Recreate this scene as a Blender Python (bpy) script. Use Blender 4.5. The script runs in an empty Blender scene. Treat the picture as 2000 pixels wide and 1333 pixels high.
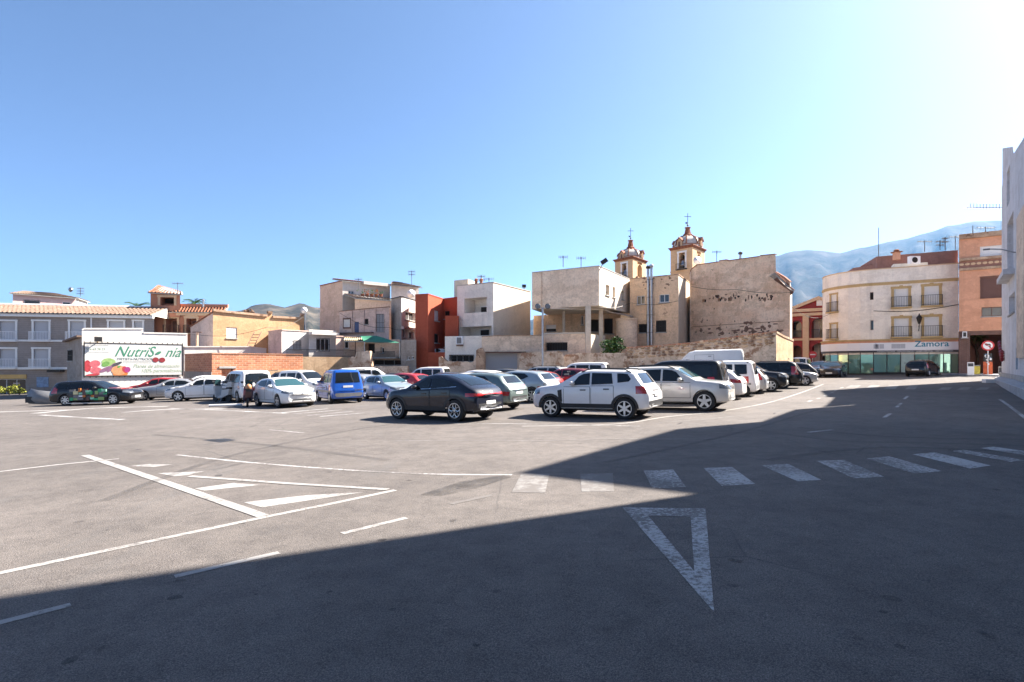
import bpy, bmesh, math, random
from mathutils import Vector, Matrix
from mathutils.bvhtree import BVHTree
random.seed(7)
R = math.radians
scene = bpy.context.scene
COL = scene.collection

# ------------------------------------------------------------------ camera
FPX, CX, HY, CH = 1100.0, 1000.0, 711.0, 1.9      # focal length and horizon in photo pixels, camera height
cam_d = bpy.data.cameras.new('camera')
cam = bpy.data.objects.new('camera', cam_d); COL.objects.link(cam)
cam.location = (0, 0, CH); cam.rotation_euler = (R(90), 0, 0)
cam_d.sensor_width = 36; cam_d.lens = FPX/2000*36
cam_d.shift_y = (HY-666.5)/2000
cam_d.clip_start = 0.1; cam_d.clip_end = 40000
scene.camera = cam

# ------------------------------------------------------------------ sky, sun, exposure
SUN_AZ, SUN_EL = R(66), R(42)                      # azimuth clockwise from the view direction (+y)
world = bpy.data.worlds.new('World'); scene.world = world; world.use_nodes = True
wn = world.node_tree.nodes; wl = world.node_tree.links
bg = wn['Background']
sky = wn.new('ShaderNodeTexSky'); sky.sky_type = 'NISHITA'; sky.sun_disc = False
sky.sun_elevation = SUN_EL; sky.sun_rotation = SUN_AZ
sky.altitude = 1700; sky.air_density = 0.72; sky.dust_density = 4.5; sky.ozone_density = 3.5
wl.new(sky.outputs[0], bg.inputs[0]); bg.inputs[1].default_value = 0.056
sun_d = bpy.data.lights.new('sun', 'SUN'); sun_d.energy = 5.0; sun_d.angle = R(0.53); sun_d.color = (1.0, 0.92, 0.82)
sun = bpy.data.objects.new('sun', sun_d); COL.objects.link(sun)
SUNV = Vector((math.sin(SUN_AZ)*math.cos(SUN_EL), math.cos(SUN_AZ)*math.cos(SUN_EL), math.sin(SUN_EL)))
sun.rotation_euler = SUNV.to_track_quat('Z', 'Y').to_euler(); sun.location = (60, 30, 60)
scene.view_settings.view_transform = 'Standard'; scene.view_settings.look = 'None'
scene.view_settings.exposure = 2.2; scene.view_settings.gamma = 1.0; scene.view_settings.use_curve_mapping = False
scene.cycles.use_denoising = True
scene.cycles.max_bounces = 6; scene.cycles.volume_bounces = 0; scene.cycles.transparent_max_bounces = 6
scene.cycles.sample_clamp_indirect = 6.0

# ------------------------------------------------------------------ pixel helpers
def kx(px): return (px-CX)/FPX
def P(px, d): return (kx(px)*d, d)                 # plan position of a pixel column at depth d
def Z(py, d): return CH+(HY-py)/FPX*d              # height of a pixel row at depth d
def dz(py, z): return FPX*(z-CH)/(HY-py)           # depth at which height z shows at row py
SLOPE = 0.023
def gz(x, y=0): return SLOPE*max(-75, min(60, x))  # the plaza rises gently to the right
def G(px, py):                                     # pixel on the ground
    k = kx(px); d = FPX*CH/((py-HY)+FPX*SLOPE*k)
    return Vector((k*d, d, gz(k*d)))

# ------------------------------------------------------------------ materials
MATS = {}
def _new(name):
    m = bpy.data.materials.new(name); m.use_nodes = True; MATS[name] = m
    return m, m.node_tree.nodes, m.node_tree.links, m.node_tree.nodes['Principled BSDF']
def ramp(n, pts):
    r = n.new('ShaderNodeValToRGB'); e = r.color_ramp.elements
    while len(e) < len(pts): e.new(0.5)
    for el, (p, c) in zip(e, pts):
        el.position = p; el.color = (c[0], c[1], c[2], 1) if not isinstance(c, (int, float)) else (c, c, c, 1)
    return r
def noise(n, l, vec, scale, detail=4, rough=0.6, sc3=None):
    t = n.new('ShaderNodeTexNoise'); t.inputs['Scale'].default_value = scale
    t.inputs['Detail'].default_value = detail; t.inputs['Roughness'].default_value = rough
    if sc3:
        mp = n.new('ShaderNodeMapping'); mp.inputs['Scale'].default_value = sc3; l.new(vec, mp.inputs[0]); vec = mp.outputs[0]
    l.new(vec, t.inputs['Vector']); return t
def mixc(n, l, fac, a, b, mode='MIX'):
    x = n.new('ShaderNodeMix'); x.data_type = 'RGBA'; x.blend_type = mode
    for s, v in ((0, fac), (6, a), (7, b)):
        if hasattr(v, 'is_output'): l.new(v, x.inputs[s])
        elif s == 0: x.inputs[0].default_value = v
        else: x.inputs[s].default_value = (v[0], v[1], v[2], 1)
    return x.outputs[2]
def simple(name, col, rough=0.6, metal=0.0, coat=0.0, spec=0.5, vary=0.0, vscale=3.0, bump=0.0):
    m, n, l, b = _new(name)
    b.inputs['Base Color'].default_value = (*col, 1); b.inputs['Roughness'].default_value = rough
    b.inputs['Metallic'].default_value = metal; b.inputs['Coat Weight'].default_value = coat
    b.inputs['Coat Roughness'].default_value = 0.04; b.inputs['Specular IOR Level'].default_value = spec
    if vary or bump:
        tc = n.new('ShaderNodeTexCoord'); t = noise(n, l, tc.outputs['Object'], vscale, 6, 0.65)
        if vary:
            r = ramp(n, [(0.3, [c*(1-vary) for c in col]), (0.7, [min(1, c*(1+vary)) for c in col])])
            l.new(t.outputs[0], r.inputs[0]); l.new(r.outputs[0], b.inputs['Base Color'])
        if bump:
            bp = n.new('ShaderNodeBump'); bp.inputs['Strength'].default_value = bump; bp.inputs['Distance'].default_value = 0.02
            l.new(t.outputs[0], bp.inputs['Height']); l.new(bp.outputs[0], b.inputs['Normal'])
    return m
def plaster(name, col, stain=None, amt=0.35, scale=0.7, streak=0.3, bump=0.25, peel=None, peel_at=0.62, seams=0.0):
    """painted render with blotches, rain streaks, optional peeled patches and fine course lines"""
    m, n, l, b = _new(name)
    stain = stain or [c*0.62 for c in col]
    tc = n.new('ShaderNodeTexCoord'); v = tc.outputs['Object']
    t1 = noise(n, l, v, scale, 7, 0.68)
    r1 = ramp(n, [(0.35, 0.0), (0.72, 1.0)]); l.new(t1.outputs[0], r1.inputs[0])
    f1 = n.new('ShaderNodeMath'); f1.operation = 'MULTIPLY'; f1.inputs[1].default_value = amt; l.new(r1.outputs[0], f1.inputs[0])
    c = mixc(n, l, f1.outputs[0], col, stain)
    t2 = noise(n, l, v, 1.0, 6, 0.65, (1.1, 1.1, 0.16))
    r2 = ramp(n, [(0.52, 0.0), (0.70, 1.0)]); l.new(t2.outputs[0], r2.inputs[0])
    f2 = n.new('ShaderNodeMath'); f2.operation = 'MULTIPLY'; f2.inputs[1].default_value = streak; l.new(r2.outputs[0], f2.inputs[0])
    c = mixc(n, l, f2.outputs[0], c, [x*0.55 for x in stain])
    t4 = noise(n, l, v, 1.0, 4, 0.5, (0.25, 0.25, 1.3))
    r4 = ramp(n, [(0.42, 0.0), (0.66, 1.0)]); l.new(t4.outputs[0], r4.inputs[0])
    f4 = n.new('ShaderNodeMath'); f4.operation = 'MULTIPLY'; f4.inputs[1].default_value = amt*0.55; l.new(r4.outputs[0], f4.inputs[0])
    c = mixc(n, l, f4.outputs[0], c, stain)
    t6 = noise(n, l, v, 0.45, 5, 0.6, (1, 1, 1.6))          # repaired and repainted areas with edges
    r6 = ramp(n, [(0.50, (1.0, 1.0, 1.0)), (0.515, (0.86, 0.84, 0.82)), (0.60, (0.86, 0.84, 0.82)), (0.615, (1.06, 1.05, 1.04))]); l.new(t6.outputs[0], r6.inputs[0])
    c = mixc(n, l, min(1.0, amt*1.6), c, r6.outputs[0], 'MULTIPLY')
    if peel:
        t3 = noise(n, l, v, 0.9, 9, 0.72)
        r3 = ramp(n, [(peel_at, 0.0), (peel_at+0.025, 1.0)]); l.new(t3.outputs[0], r3.inputs[0])
        c = mixc(n, l, r3.outputs[0], c, peel)
    t5 = noise(n, l, v, 6, 8, 0.78)
    r5 = ramp(n, [(0.32, (0.62, 0.60, 0.58)), (0.50, (0.98, 0.98, 0.98)), (0.72, (1.1, 1.1, 1.1))]); l.new(t5.outputs[0], r5.inputs[0])
    c = mixc(n, l, 0.85 if amt > 0.4 else 0.38, c, r5.outputs[0], 'MULTIPLY')
    if seams:
        w = n.new('ShaderNodeTexWave'); w.bands_direction = 'Z'; w.inputs['Scale'].default_value = seams
        l.new(v, w.inputs['Vector'])
        rw = ramp(n, [(0.0, (0.6, 0.6, 0.6)), (0.12, (1, 1, 1))]); l.new(w.outputs[0], rw.inputs[0])
        c = mixc(n, l, 0.6, c, rw.outputs[0], 'MULTIPLY')
    l.new(c, b.inputs['Base Color'])
    b.inputs['Roughness'].default_value = 0.9; b.inputs['Specular IOR Level'].default_value = 0.2
    bp = n.new('ShaderNodeBump'); bp.inputs['Strength'].default_value = bump; bp.inputs['Distance'].default_value = 0.03
    l.new(t1.outputs[0], bp.inputs['Height']); l.new(bp.outputs[0], b.inputs['Normal'])
    return m
def brick(name, c1, c2, mortar, bw=0.30, bh=0.15, axis=0):
    m, n, l, b = _new(name)
    tc = n.new('ShaderNodeTexCoord'); sp = n.new('ShaderNodeSeparateXYZ'); l.new(tc.outputs['Object'], sp.inputs[0])
    cb = n.new('ShaderNodeCombineXYZ'); l.new(sp.outputs[axis], cb.inputs[0]); l.new(sp.outputs[2], cb.inputs[1])
    t = n.new('ShaderNodeTexBrick'); l.new(cb.outputs[0], t.inputs['Vector'])
    t.inputs['Color1'].default_value = (*c1, 1); t.inputs['Color2'].default_value = (*c2, 1); t.inputs['Mortar'].default_value = (*mortar, 1)
    t.inputs['Scale'].default_value = 1.0; t.inputs['Brick Width'].default_value = bw; t.inputs['Row Height'].default_value = bh
    t.inputs['Mortar Size'].default_value = 0.018; t.inputs['Mortar Smooth'].default_value = 0.3
    nz = noise(n, l, tc.outputs['Object'], 1.1, 7, 0.7)
    r = ramp(n, [(0.3, (0.68, 0.66, 0.66)), (0.7, (1.15, 1.15, 1.15))]); l.new(nz.outputs[0], r.inputs[0])
    c = mixc(n, l, 0.9, t.outputs[0], r.outputs[0], 'MULTIPLY')
    l.new(c, b.inputs['Base Color']); b.inputs['Roughness'].default_value = 0.92
    bp = n.new('ShaderNodeBump'); bp.inputs['Strength'].default_value = 0.5; bp.inputs['Distance'].default_value = 0.02; bp.invert = True
    l.new(t.outputs[1], bp.inputs['Height']); l.new(bp.outputs[0], b.inputs['Normal'])
    return m
def paint(name, col, metal=0.0, rough=0.35, spec=0.5):
    m, n, l, b = _new(name)
    tc = n.new('ShaderNodeTexCoord'); t = noise(n, l, tc.outputs['Object'], 1.3, 6, 0.6)
    r = ramp(n, [(0.35, [c*0.88 for c in col]), (0.7, col)]); l.new(t.outputs[0], r.inputs[0])
    # road dust gathers low on the body
    sp = n.new('ShaderNodeSeparateXYZ'); l.new(tc.outputs['Object'], sp.inputs[0])
    ad = n.new('ShaderNodeMath'); ad.operation = 'MULTIPLY_ADD'; ad.inputs[1].default_value = 0.35
    l.new(t.outputs[0], ad.inputs[0]); l.new(sp.outputs[2], ad.inputs[2])
    dk = 0.35 if max(col) < 0.05 else 1.0
    rd = ramp(n, [(0.32, 0.22*dk), (0.62, 0.0)]); l.new(ad.outputs[0], rd.inputs[0])
    c = mixc(n, l, rd.outputs[0], r.outputs[0], (0.27, 0.23, 0.19))
    l.new(c, b.inputs['Base Color'])
    b.inputs['Metallic'].default_value = metal; b.inputs['Roughness'].default_value = rough; b.inputs['Specular IOR Level'].default_value = spec
    b.inputs['Coat Weight'].default_value = 0.9; b.inputs['Coat Roughness'].default_value = 0.03
    return m

simple('black_plastic', (0.018, 0.018, 0.02), 0.55, vary=0.3)
simple('grey_plastic', (0.16, 0.16, 0.165), 0.5, vary=0.2)
simple('tyre', (0.02, 0.02, 0.021), 0.85, vary=0.4, vscale=9)
simple('alloy', (0.55, 0.56, 0.58), 0.3, 0.85, vary=0.1)
simple('dark_alloy', (0.12, 0.12, 0.13), 0.35, 0.7)
simple('chrome', (0.75, 0.75, 0.77), 0.15, 1.0)
simple('car_glass', (0.008, 0.011, 0.013), 0.03, spec=0.5)
simple('teal_glass', (0.025, 0.07, 0.075), 0.04, spec=0.8, coat=0.4)
simple('lamp_clear', (0.20, 0.215, 0.23), 0.1, 0.5, coat=1.0)
simple('lamp_red', (0.35, 0.012, 0.012), 0.15, coat=1.0)
simple('lamp_amber', (0.6, 0.16, 0.02), 0.2, coat=1.0)
simple('plate', (0.75, 0.75, 0.74), 0.4)
simple('plate_ink', (0.03, 0.03, 0.04), 0.5)
simple('seal', (0.012, 0.012, 0.013), 0.8)
simple('under', (0.012, 0.012, 0.012), 0.9)
simple('white_metal', (0.78, 0.78, 0.8), 0.4)
simple('steel', (0.42, 0.43, 0.45), 0.35, 0.8, vary=0.15)
simple('dark_metal', (0.035, 0.033, 0.032), 0.5, 0.5)
simple('rust_metal', (0.16, 0.09, 0.06), 0.7, vary=0.4)
simple('window_glass', (0.02, 0.024, 0.028), 0.05, spec=0.7)
simple('dark_room', (0.03, 0.025, 0.022), 0.9)
simple('white_paint', (0.76, 0.75, 0.73), 0.6, vary=0.06)
simple('wood_brown', (0.13, 0.06, 0.04), 0.6, vary=0.3)
simple('blue_paint', (0.05, 0.08, 0.18), 0.5, vary=0.2)
simple('concrete', (0.36, 0.35, 0.33), 0.9, vary=0.25, vscale=2, bump=0.3)
simple('yellow_ochre', (0.62, 0.40, 0.15), 0.8, vary=0.12)
simple('curtain', (0.55, 0.53, 0.5), 0.9, vary=0.1)
def shutter_mat(name, col, scale=6.0):
    m, n, l, b = _new(name)
    tc = n.new('ShaderNodeTexCoord'); w = n.new('ShaderNodeTexWave'); w.bands_direction = 'Z'; w.inputs['Scale'].default_value = scale
    l.new(tc.outputs['Object'], w.inputs['Vector'])
    r = ramp(n, [(0.0, [c*0.72 for c in col]), (0.25, col)]); l.new(w.outputs[0], r.inputs[0])
    l.new(r.outputs[0], b.inputs['Base Color']); b.inputs['Roughness'].default_value = 0.6
    bp = n.new('ShaderNodeBump'); bp.inputs['Strength'].default_value = 0.5; bp.inputs['Distance'].default_value = 0.01
    l.new(w.outputs[0], bp.inputs['Height']); l.new(bp.outputs[0], b.inputs['Normal'])
shutter_mat('shutter_grey', (0.50, 0.50, 0.52)); shutter_mat('shutter_white', (0.74, 0.73, 0.72)); shutter_mat('shutter_brown', (0.13, 0.055, 0.04), 3)
def tile_mat(name, c1, c2, c3):
    m, n, l, b = _new(name)
    tc = n.new('ShaderNodeTexCoord'); t = noise(n, l, tc.outputs['Object'], 3.0, 6, 0.7)
    r = ramp(n, [(0.3, c1), (0.5, c2), (0.72, c3)]); l.new(t.outputs[0], r.inputs[0])
    l.new(r.outputs[0], b.inputs['Base Color']); b.inputs['Roughness'].default_value = 0.9
tile_mat('roof_tile', (0.10, 0.058, 0.04), (0.17, 0.11, 0.078), (0.25, 0.185, 0.14))
simple('channel_shade', (0.045, 0.03, 0.024), 0.95)  # shade of the channels between tile waves, put in as dark brown
tile_mat('roof_tile_red', (0.13, 0.042, 0.02), (0.24, 0.085, 0.04), (0.30, 0.15, 0.09))

# ------------------------------------------------------------------ mesh builder
class MB:
    def __init__(s): s.v = []; s.f = []; s.m = []
    def quad(s, *p, m=0):
        i = len(s.v); s.v += [tuple(q) for q in p]; s.f.append(tuple(range(i, i+len(p)))); s.m.append(m); return s
    def box(s, x0, x1, y0, y1, z0, z1, m=0, M=None):
        c = [Vector((x, y, z)) for z in (z0, z1) for y in (y0, y1) for x in (x0, x1)]
        if M: c = [M @ q for q in c]
        i = len(s.v); s.v += [tuple(q) for q in c]
        for f in ((0, 2, 3, 1), (4, 5, 7, 6), (0, 1, 5, 4), (2, 6, 7, 3), (0, 4, 6, 2), (1, 3, 7, 5)):
            s.f.append(tuple(i+k for k in f)); s.m.append(m)
        return s
    def obox(s, o, ux, uy, uz, a, b, c, m=0):      # box spanned by vectors from corner o
        o = Vector(o); ux, uy, uz = Vector(ux)*a, Vector(uy)*b, Vector(uz)*c
        p = [o+ux*i+uy*j+uz*k for k in (0, 1) for j in (0, 1) for i in (0, 1)]
        i0 = len(s.v); s.v += [tuple(q) for q in p]
        for f in ((0, 2, 3, 1), (4, 5, 7, 6), (0, 1, 5, 4), (2, 6, 7, 3), (0, 4, 6, 2), (1, 3, 7, 5)):
            s.f.append(tuple(i0+k for k in f)); s.m.append(m)
        return s
    def prism(s, pts, z0, z1, m=0):                # plan polygon extruded upright
        n = len(pts); i = len(s.v)
        s.v += [(p[0], p[1], z0) for p in pts]+[(p[0], p[1], z1) for p in pts]
        for k in range(n):
            j = (k+1) % n; s.f.append((i+k, i+j, i+n+j, i+n+k)); s.m.append(m)
        s.f.append(tuple(i+k for k in reversed(range(n)))); s.m.append(m)
        s.f.append(tuple(i+n+k for k in range(n))); s.m.append(m); return s
    def sweep(s, pts, vec, m=0):                   # any polygon extruded along vec
        n = len(pts); i = len(s.v); vec = Vector(vec)
        s.v += [tuple(p) for p in pts]+[tuple(Vector(p)+vec) for p in pts]
        for k in range(n):
            j = (k+1) % n; s.f.append((i+k, i+j, i+n+j, i+n+k)); s.m.append(m)
        s.f.append(tuple(i+k for k in reversed(range(n)))); s.m.append(m)
        s.f.append(tuple(i+n+k for k in range(n))); s.m.append(m); return s
    def tube(s, pts, r, seg=6, m=0, r1=None):
        pts = [Vector(p) for p in pts]; i0 = len(s.v); n = len(pts)
        for k, p in enumerate(pts):
            t = (pts[min(k+1, n-1)]-pts[max(k-1, 0)]).normalized()
            a = Vector((0, 0, 1)) if abs(t.z) < 0.9 else Vector((1, 0, 0))
            u = t.cross(a).normalized(); w = t.cross(u)
            rr = r if r1 is None else r+(r1-r)*k/max(1, n-1)
            for q in range(seg):
                an = 2*math.pi*q/seg; s.v.append(tuple(p+u*math.cos(an)*rr+w*math.sin(an)*rr))
        for k in range(n-1):
            for q in range(seg):
                a = i0+k*seg+q; b2 = i0+k*seg+(q+1) % seg
                s.f.append((a, b2, b2+seg, a+seg)); s.m.append(m)
        s.f.append(tuple(i0+q for q in reversed(range(seg)))); s.m.append(m)
        s.f.append(tuple(i0+(n-1)*seg+q for q in range(seg))); s.m.append(m); return s
    def lathe(s, prof, c=(0, 0, 0), seg=16, axis='Z', m=0, a0=0.0, cap=(1, 1)):
        i0 = len(s.v); n = len(prof); c = Vector(c)
        for r, h in prof:
            for q in range(seg):
                an = a0+2*math.pi*q/seg; x, y = r*math.cos(an), r*math.sin(an)
                s.v.append(tuple(c+(Vector((x, y, h)) if axis == 'Z' else Vector((x, h, y)))))
        for k in range(n-1):
            for q in range(seg):
                a = i0+k*seg+q; b2 = i0+k*seg+(q+1) % seg
                s.f.append((a, b2, b2+seg, a+seg)); s.m.append(m)
        if cap[0]: s.f.append(tuple(i0+q for q in reversed(range(seg)))); s.m.append(m)
        if cap[1]: s.f.append(tuple(i0+(n-1)*seg+q for q in range(seg))); s.m.append(m)
        return s
    def mesh(s, name, mats, smooth=False, angle=None):
        me = bpy.data.meshes.new(name); me.from_pydata(s.v, [], s.f)
        for x in (mats if isinstance(mats, (list, tuple)) else [mats]): me.materials.append(MATS[x] if isinstance(x, str) else x)
        if any(s.m): me.polygons.foreach_set('material_index', s.m)
        bm = bmesh.new(); bm.from_mesh(me); bmesh.ops.recalc_face_normals(bm, faces=bm.faces); bm.to_mesh(me); bm.free()
        if smooth:
            me.polygons.foreach_set('use_smooth', [True]*len(me.polygons))
            if angle: me.set_sharp_from_angle(angle=R(angle))
        me.update(); return me
    def build(s, name, mats, parent=None, smooth=False, angle=None):
        return link(name, s.mesh(name, mats, smooth, angle), parent)
ROOTLOC = {}
def link(name, me, parent=None, local=False):
    o = bpy.data.objects.new(name, me); COL.objects.link(o)
    if parent is not None:
        o.parent = parent
        if not local and parent.type == 'EMPTY' and parent.name in ROOTLOC:
            o.matrix_parent_inverse = Matrix.Translation(-ROOTLOC[parent.name])
    return o
def tag(o, label=None, cat=None, group=None, kind=None):
    if label: o['label'] = label
    if cat: o['category'] = cat
    if group: o['group'] = group
    if kind: o['kind'] = kind
    return o
def thing(name, label, cat, loc=(0, 0, 0), group=None):   # world-coordinate parts hang under it
    o = bpy.data.objects.new(name, None); COL.objects.link(o); o.empty_display_size = 0.3
    o.location = loc; ROOTLOC[o.name] = Vector(loc)
    return tag(o, label, cat, group)
def text_mesh(name, body, size, mat, org, ux, uz, parent, shear=0.0, depth=0.004, align='LEFT', xs=1.0, bold=0.0):
    cu = bpy.data.curves.new('t', 'FONT'); cu.body = body; cu.size = size; cu.shear = shear; cu.extrude = depth; cu.align_x = align
    cu.resolution_u = 3; cu.offset = bold
    t = bpy.data.objects.new('t', cu); COL.objects.link(t)
    dg = bpy.context.evaluated_depsgraph_get(); me = bpy.data.meshes.new_from_object(t.evaluated_get(dg))
    bpy.data.objects.remove(t); bpy.data.curves.remove(cu)
    ux, uz, org = Vector(ux), Vector(uz), Vector(org); nn = ux.cross(uz)
    for v in me.vertices: v.co = org+ux*v.co.x*xs+uz*v.co.y+nn*v.co.z
    me.materials.clear(); me.materials.append(MATS[mat]); me.name = name
    return link(name, me, parent)
# ------------------------------------------------------------------ facades and blocks
class Facade:
    """upright wall sheet between two plan points (left, right as seen from outside); openings are cut and fitted"""
    def __init__(s, root, a, b, top, mat, bottom=None, name='wall'):
        s.root = root; s.a = Vector((a[0], a[1])); b = Vector((b[0], b[1])); s.L = (b-s.a).length
        s.u = (b-s.a)/s.L; s.n = Vector((s.u.y, -s.u.x)); s.mat = mat; s.name = name
        s.top = [(0, top), (s.L, top)] if isinstance(top, (int, float)) else top
        s.z0 = min(gz(*a), gz(*b))-0.3 if bottom is None else bottom
        s.holes = []; s.todo = []
    def U(s, px):
        k = kx(px); den = s.u.x-k*s.u.y
        return (k*s.a.y-s.a.x)/den
    def uv(s, px, py):
        t = s.U(px); d = s.a.y+s.u.y*t
        return t, Z(py, d)
    def pt(s, t, z, off=0.0): return Vector((s.a.x+s.u.x*t+s.n.x*off, s.a.y+s.u.y*t+s.n.y*off, z))
    def zt(s, t):
        p = s.top
        for (u0, z0), (u1, z1) in zip(p, p[1:]):
            if t <= u1+1e-6: return z0+(z1-z0)*((t-u0)/max(1e-6, u1-u0))
        return p[-1][1]
    def toppx(s, pts):                             # roofline from pixels
        q = [s.uv(*p) for p in pts]; q.sort(key=lambda e: e[0])
        q[0] = (0, q[0][1]); q[-1] = (s.L, q[-1][1])
        for i in range(1, len(q)):
            if q[i][0] <= q[i-1][0]: q[i] = (q[i-1][0]+0.02, q[i][1])
        s.top = q
    def win(s, px0, py0, px1, py1, kind='glass', r=0.2, frame='white_metal', fw=0.06, grille=False, sill=True, balcony=None,
            surround=None, sw=0.16, bars=0, arch=False, pane=None, label=None):
        pm = (px0+px1)/2; u0, u1 = s.U(px0), s.U(px1); d = s.a.y+s.u.y*s.U(pm)
        z0, z1 = Z(py1, d), Z(py0, d)
        s.todo.append((u0, u1, z0, z1, dict(kind=kind, r=r, frame=frame, fw=fw, grille=grille, sill=sill, balcony=balcony,
                       surround=surround, sw=sw, bars=bars, arch=arch, pane=pane, label=label)))
        return s
    def build(s):
        us = sorted(set([0, s.L]+[p[0] for p in s.top]+[e for h in s.todo for e in h[:2]]))
        us = [u for u in us if -1e-4 <= u <= s.L+1e-4]
        zs = sorted(set([s.z0]+[e for h in s.todo for e in h[2:4]]))
        zs = [z for z in zs if z >= s.z0-1e-4]+[1e4]
        mb = MB()
        for ua, ub in zip(us, us[1:]):
            if ub-ua < 1e-4: continue
            ta, tb = s.zt(ua+1e-5), s.zt(ub-1e-5)
            for za, zb in zip(zs, zs[1:]):
                um, zm = (ua+ub)/2, (za+min(zb, max(ta, tb)))/2
                if any(h[0] < um < h[1] and h[2] < zm < h[3] for h in s.todo): continue
                if za >= max(ta, tb)-1e-4: continue
                a1, b1 = min(zb, ta), min(zb, tb)
                pts = [s.pt(ua, za), s.pt(ub, za)]
                if b1 > za+1e-4: pts.append(s.pt(ub, b1))
                if a1 > za+1e-4: pts.append(s.pt(ua, a1))
                if len(pts) >= 3: mb.quad(*pts)
        for u0, u1, z0, z1, k in s.todo:           # reveals
            r = k['r']
            for p, q in (((u0, z0), (u1, z0)), ((u1, z0), (u1, z1)), ((u1, z1), (u0, z1)), ((u0, z1), (u0, z0))):
                mb.quad(s.pt(*p), s.pt(*q), s.pt(*q, -r), s.pt(*p, -r))
        w = mb.build(s.name, s.mat, s.root)
        for h in s.todo: s.fit(w, *h)
        return w
    def slab(s, mb, u0, u1, z0, z1, o0, o1, m=0):
        mb.obox(s.pt(u0, z0, o0), Vector((s.u.x, s.u.y, 0)), Vector((s.n.x, s.n.y, 0)), (0, 0, 1), u1-u0, o1-o0, z1-z0, m)
    def fit(s, w, u0, u1, z0, z1, k):
        r = k['r']; fw = k['fw']; root = s.root
        if k['kind'] == 'glass' or k['kind'] == 'dark':
            f = MB(); s.slab(f, u0, u0+fw, z0, z1, -r+0.02, -r+0.08); s.slab(f, u1-fw, u1, z0, z1, -r+0.02, -r+0.08)
            s.slab(f, u0+fw, u1-fw, z0, z0+fw, -r+0.02, -r+0.08); s.slab(f, u0+fw, u1-fw, z1-fw, z1, -r+0.02, -r+0.08)
            if k['bars']:
                for i in range(1, k['bars']+1):
                    c = u0+(u1-u0)*i/(k['bars']+1); s.slab(f, c-fw*0.4, c+fw*0.4, z0+fw, z1-fw, -r+0.02, -r+0.07)
            win = f.build('window', k['frame'], root)
            p = MB(); s.slab(p, u0, u1, z0, z1, -r-0.03, -r+0.015)
            p.build('pane', k['pane'] or ('window_glass' if k['kind'] == 'glass' else 'dark_room'), win)
        elif k['kind'] == 'shutter':
            p = MB(); s.slab(p, u0, u1, z0, z1, -r-0.04, -r+0.02)
            win = p.build('shutter', k['pane'] or 'shutter_white', root)
        elif k['kind'] == 'half':                  # shutter half down over glass
            zm = z0+(z1-z0)*0.42
            p = MB(); s.slab(p, u0, u1, zm, z1, -r, -r+0.05); win = p.build('shutter', 'shutter_white', root)
            p = MB(); s.slab(p, u0, u1, z0, z1, -r-0.05, -r-0.01); p.build('pane', 'window_glass', win)
        elif k['kind'] == 'room':                  # open recess with back wall
            p = MB(); a, b, c, d = s.pt(u0, z0, -r), s.pt(u1, z0, -r), s.pt(u1, z1, -r), s.pt(u0, z1, -r)
            p.quad(a, b, c, d); win = p.build('recess', k['pane'] or s.mat, root)
        elif k['kind'] == 'door':
            p = MB(); s.slab(p, u0, u1, z0, z1, -r-0.05, -r+0.02)
            m = (u0+u1)/2
            for ua, ub in ((u0+0.08, m-0.04), (m+0.04, u1-0.08)):
                s.slab(p, ua, ub, z0+0.15, (z0+z1)/2-0.05, -r+0.02, -r+0.04); s.slab(p, ua, ub, (z0+z1)/2+0.05, z1-0.12, -r+0.02, -r+0.04)
            win = p.build('door', k['pane'] or 'wood_brown', root)
        if k['label']: win['label'] = k['label']
        if k['grille']:
            g = MB(); nb = max(4, int((u1-u0)/0.14))
            for i in range(nb+1):
                c = u0+(u1-u0)*i/nb; s.slab(g, c-0.014, c+0.014, z0-0.03, z1+0.03, 0.02, 0.048)
            for z in (z0-0.03, z0+(z1-z0)*0.5, z1): s.slab(g, u0-0.04, u1+0.04, z, z+0.03, 0.048, 0.07)
            g.build('window_grille', 'dark_metal', root)
        if k['sill'] and k['kind'] not in ('room', 'door') and not k['balcony']:
            g = MB(); s.slab(g, u0-0.07, u1+0.07, z0-0.09, z0-0.005, -0.02, 0.09); g.build('sill', k['surround'] or 'concrete', root)
        if k['surround']:
            sw = k['sw']; g = MB()
            s.slab(g, u0-sw, u0, z0, z1, 0.0, 0.05); s.slab(g, u1, u1+sw, z0, z1, 0.0, 0.05)
            s.slab(g, u0-sw-0.04, u1+sw+0.04, z1, z1+sw, 0.0, 0.08)
            if k['arch']: s.slab(g, (u0+u1)/2-0.15, (u0+u1)/2+0.15, z1+sw, z1+sw+0.08, 0.0, 0.08)
            g.build('surround', k['surround'], root)
        if k['balcony']:
            bm_, proj, hgt = k['balcony']
            g = MB(); e = 0.22
            s.slab(g, u0-e-0.05, u1+e+0.05, z0-0.16, z0-0.02, 0.0, proj+0.05); g.build('balcony_slab', k['surround'] or 'concrete', root)
            g = MB(); nb = max(6, int((u1-u0+2*e)/0.13))
            for i in range(nb+1):
                c = u0-e+(u1-u0+2*e)*i/nb; s.slab(g, c-0.011, c+0.011, z0, z0+hgt, proj-0.02, proj)
            for sd in (u0-e, u1+e):
                for j in range(1, 4):
                    s.slab(g, sd-0.011, sd+0.011, z0, z0+hgt, proj*j/4-0.011, proj*j/4+0.011)
                for z in (z0+0.06, z0+hgt): s.slab(g, sd-0.02, sd+0.02, z, z+0.035, 0.0, proj-0.021)
            for z in (z0+0.06, z0+hgt): s.slab(g, u0-e-0.02, u1+e+0.02, z, z+0.035, proj-0.02, proj+0.015)
            g.build('railing', bm_, root)
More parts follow.
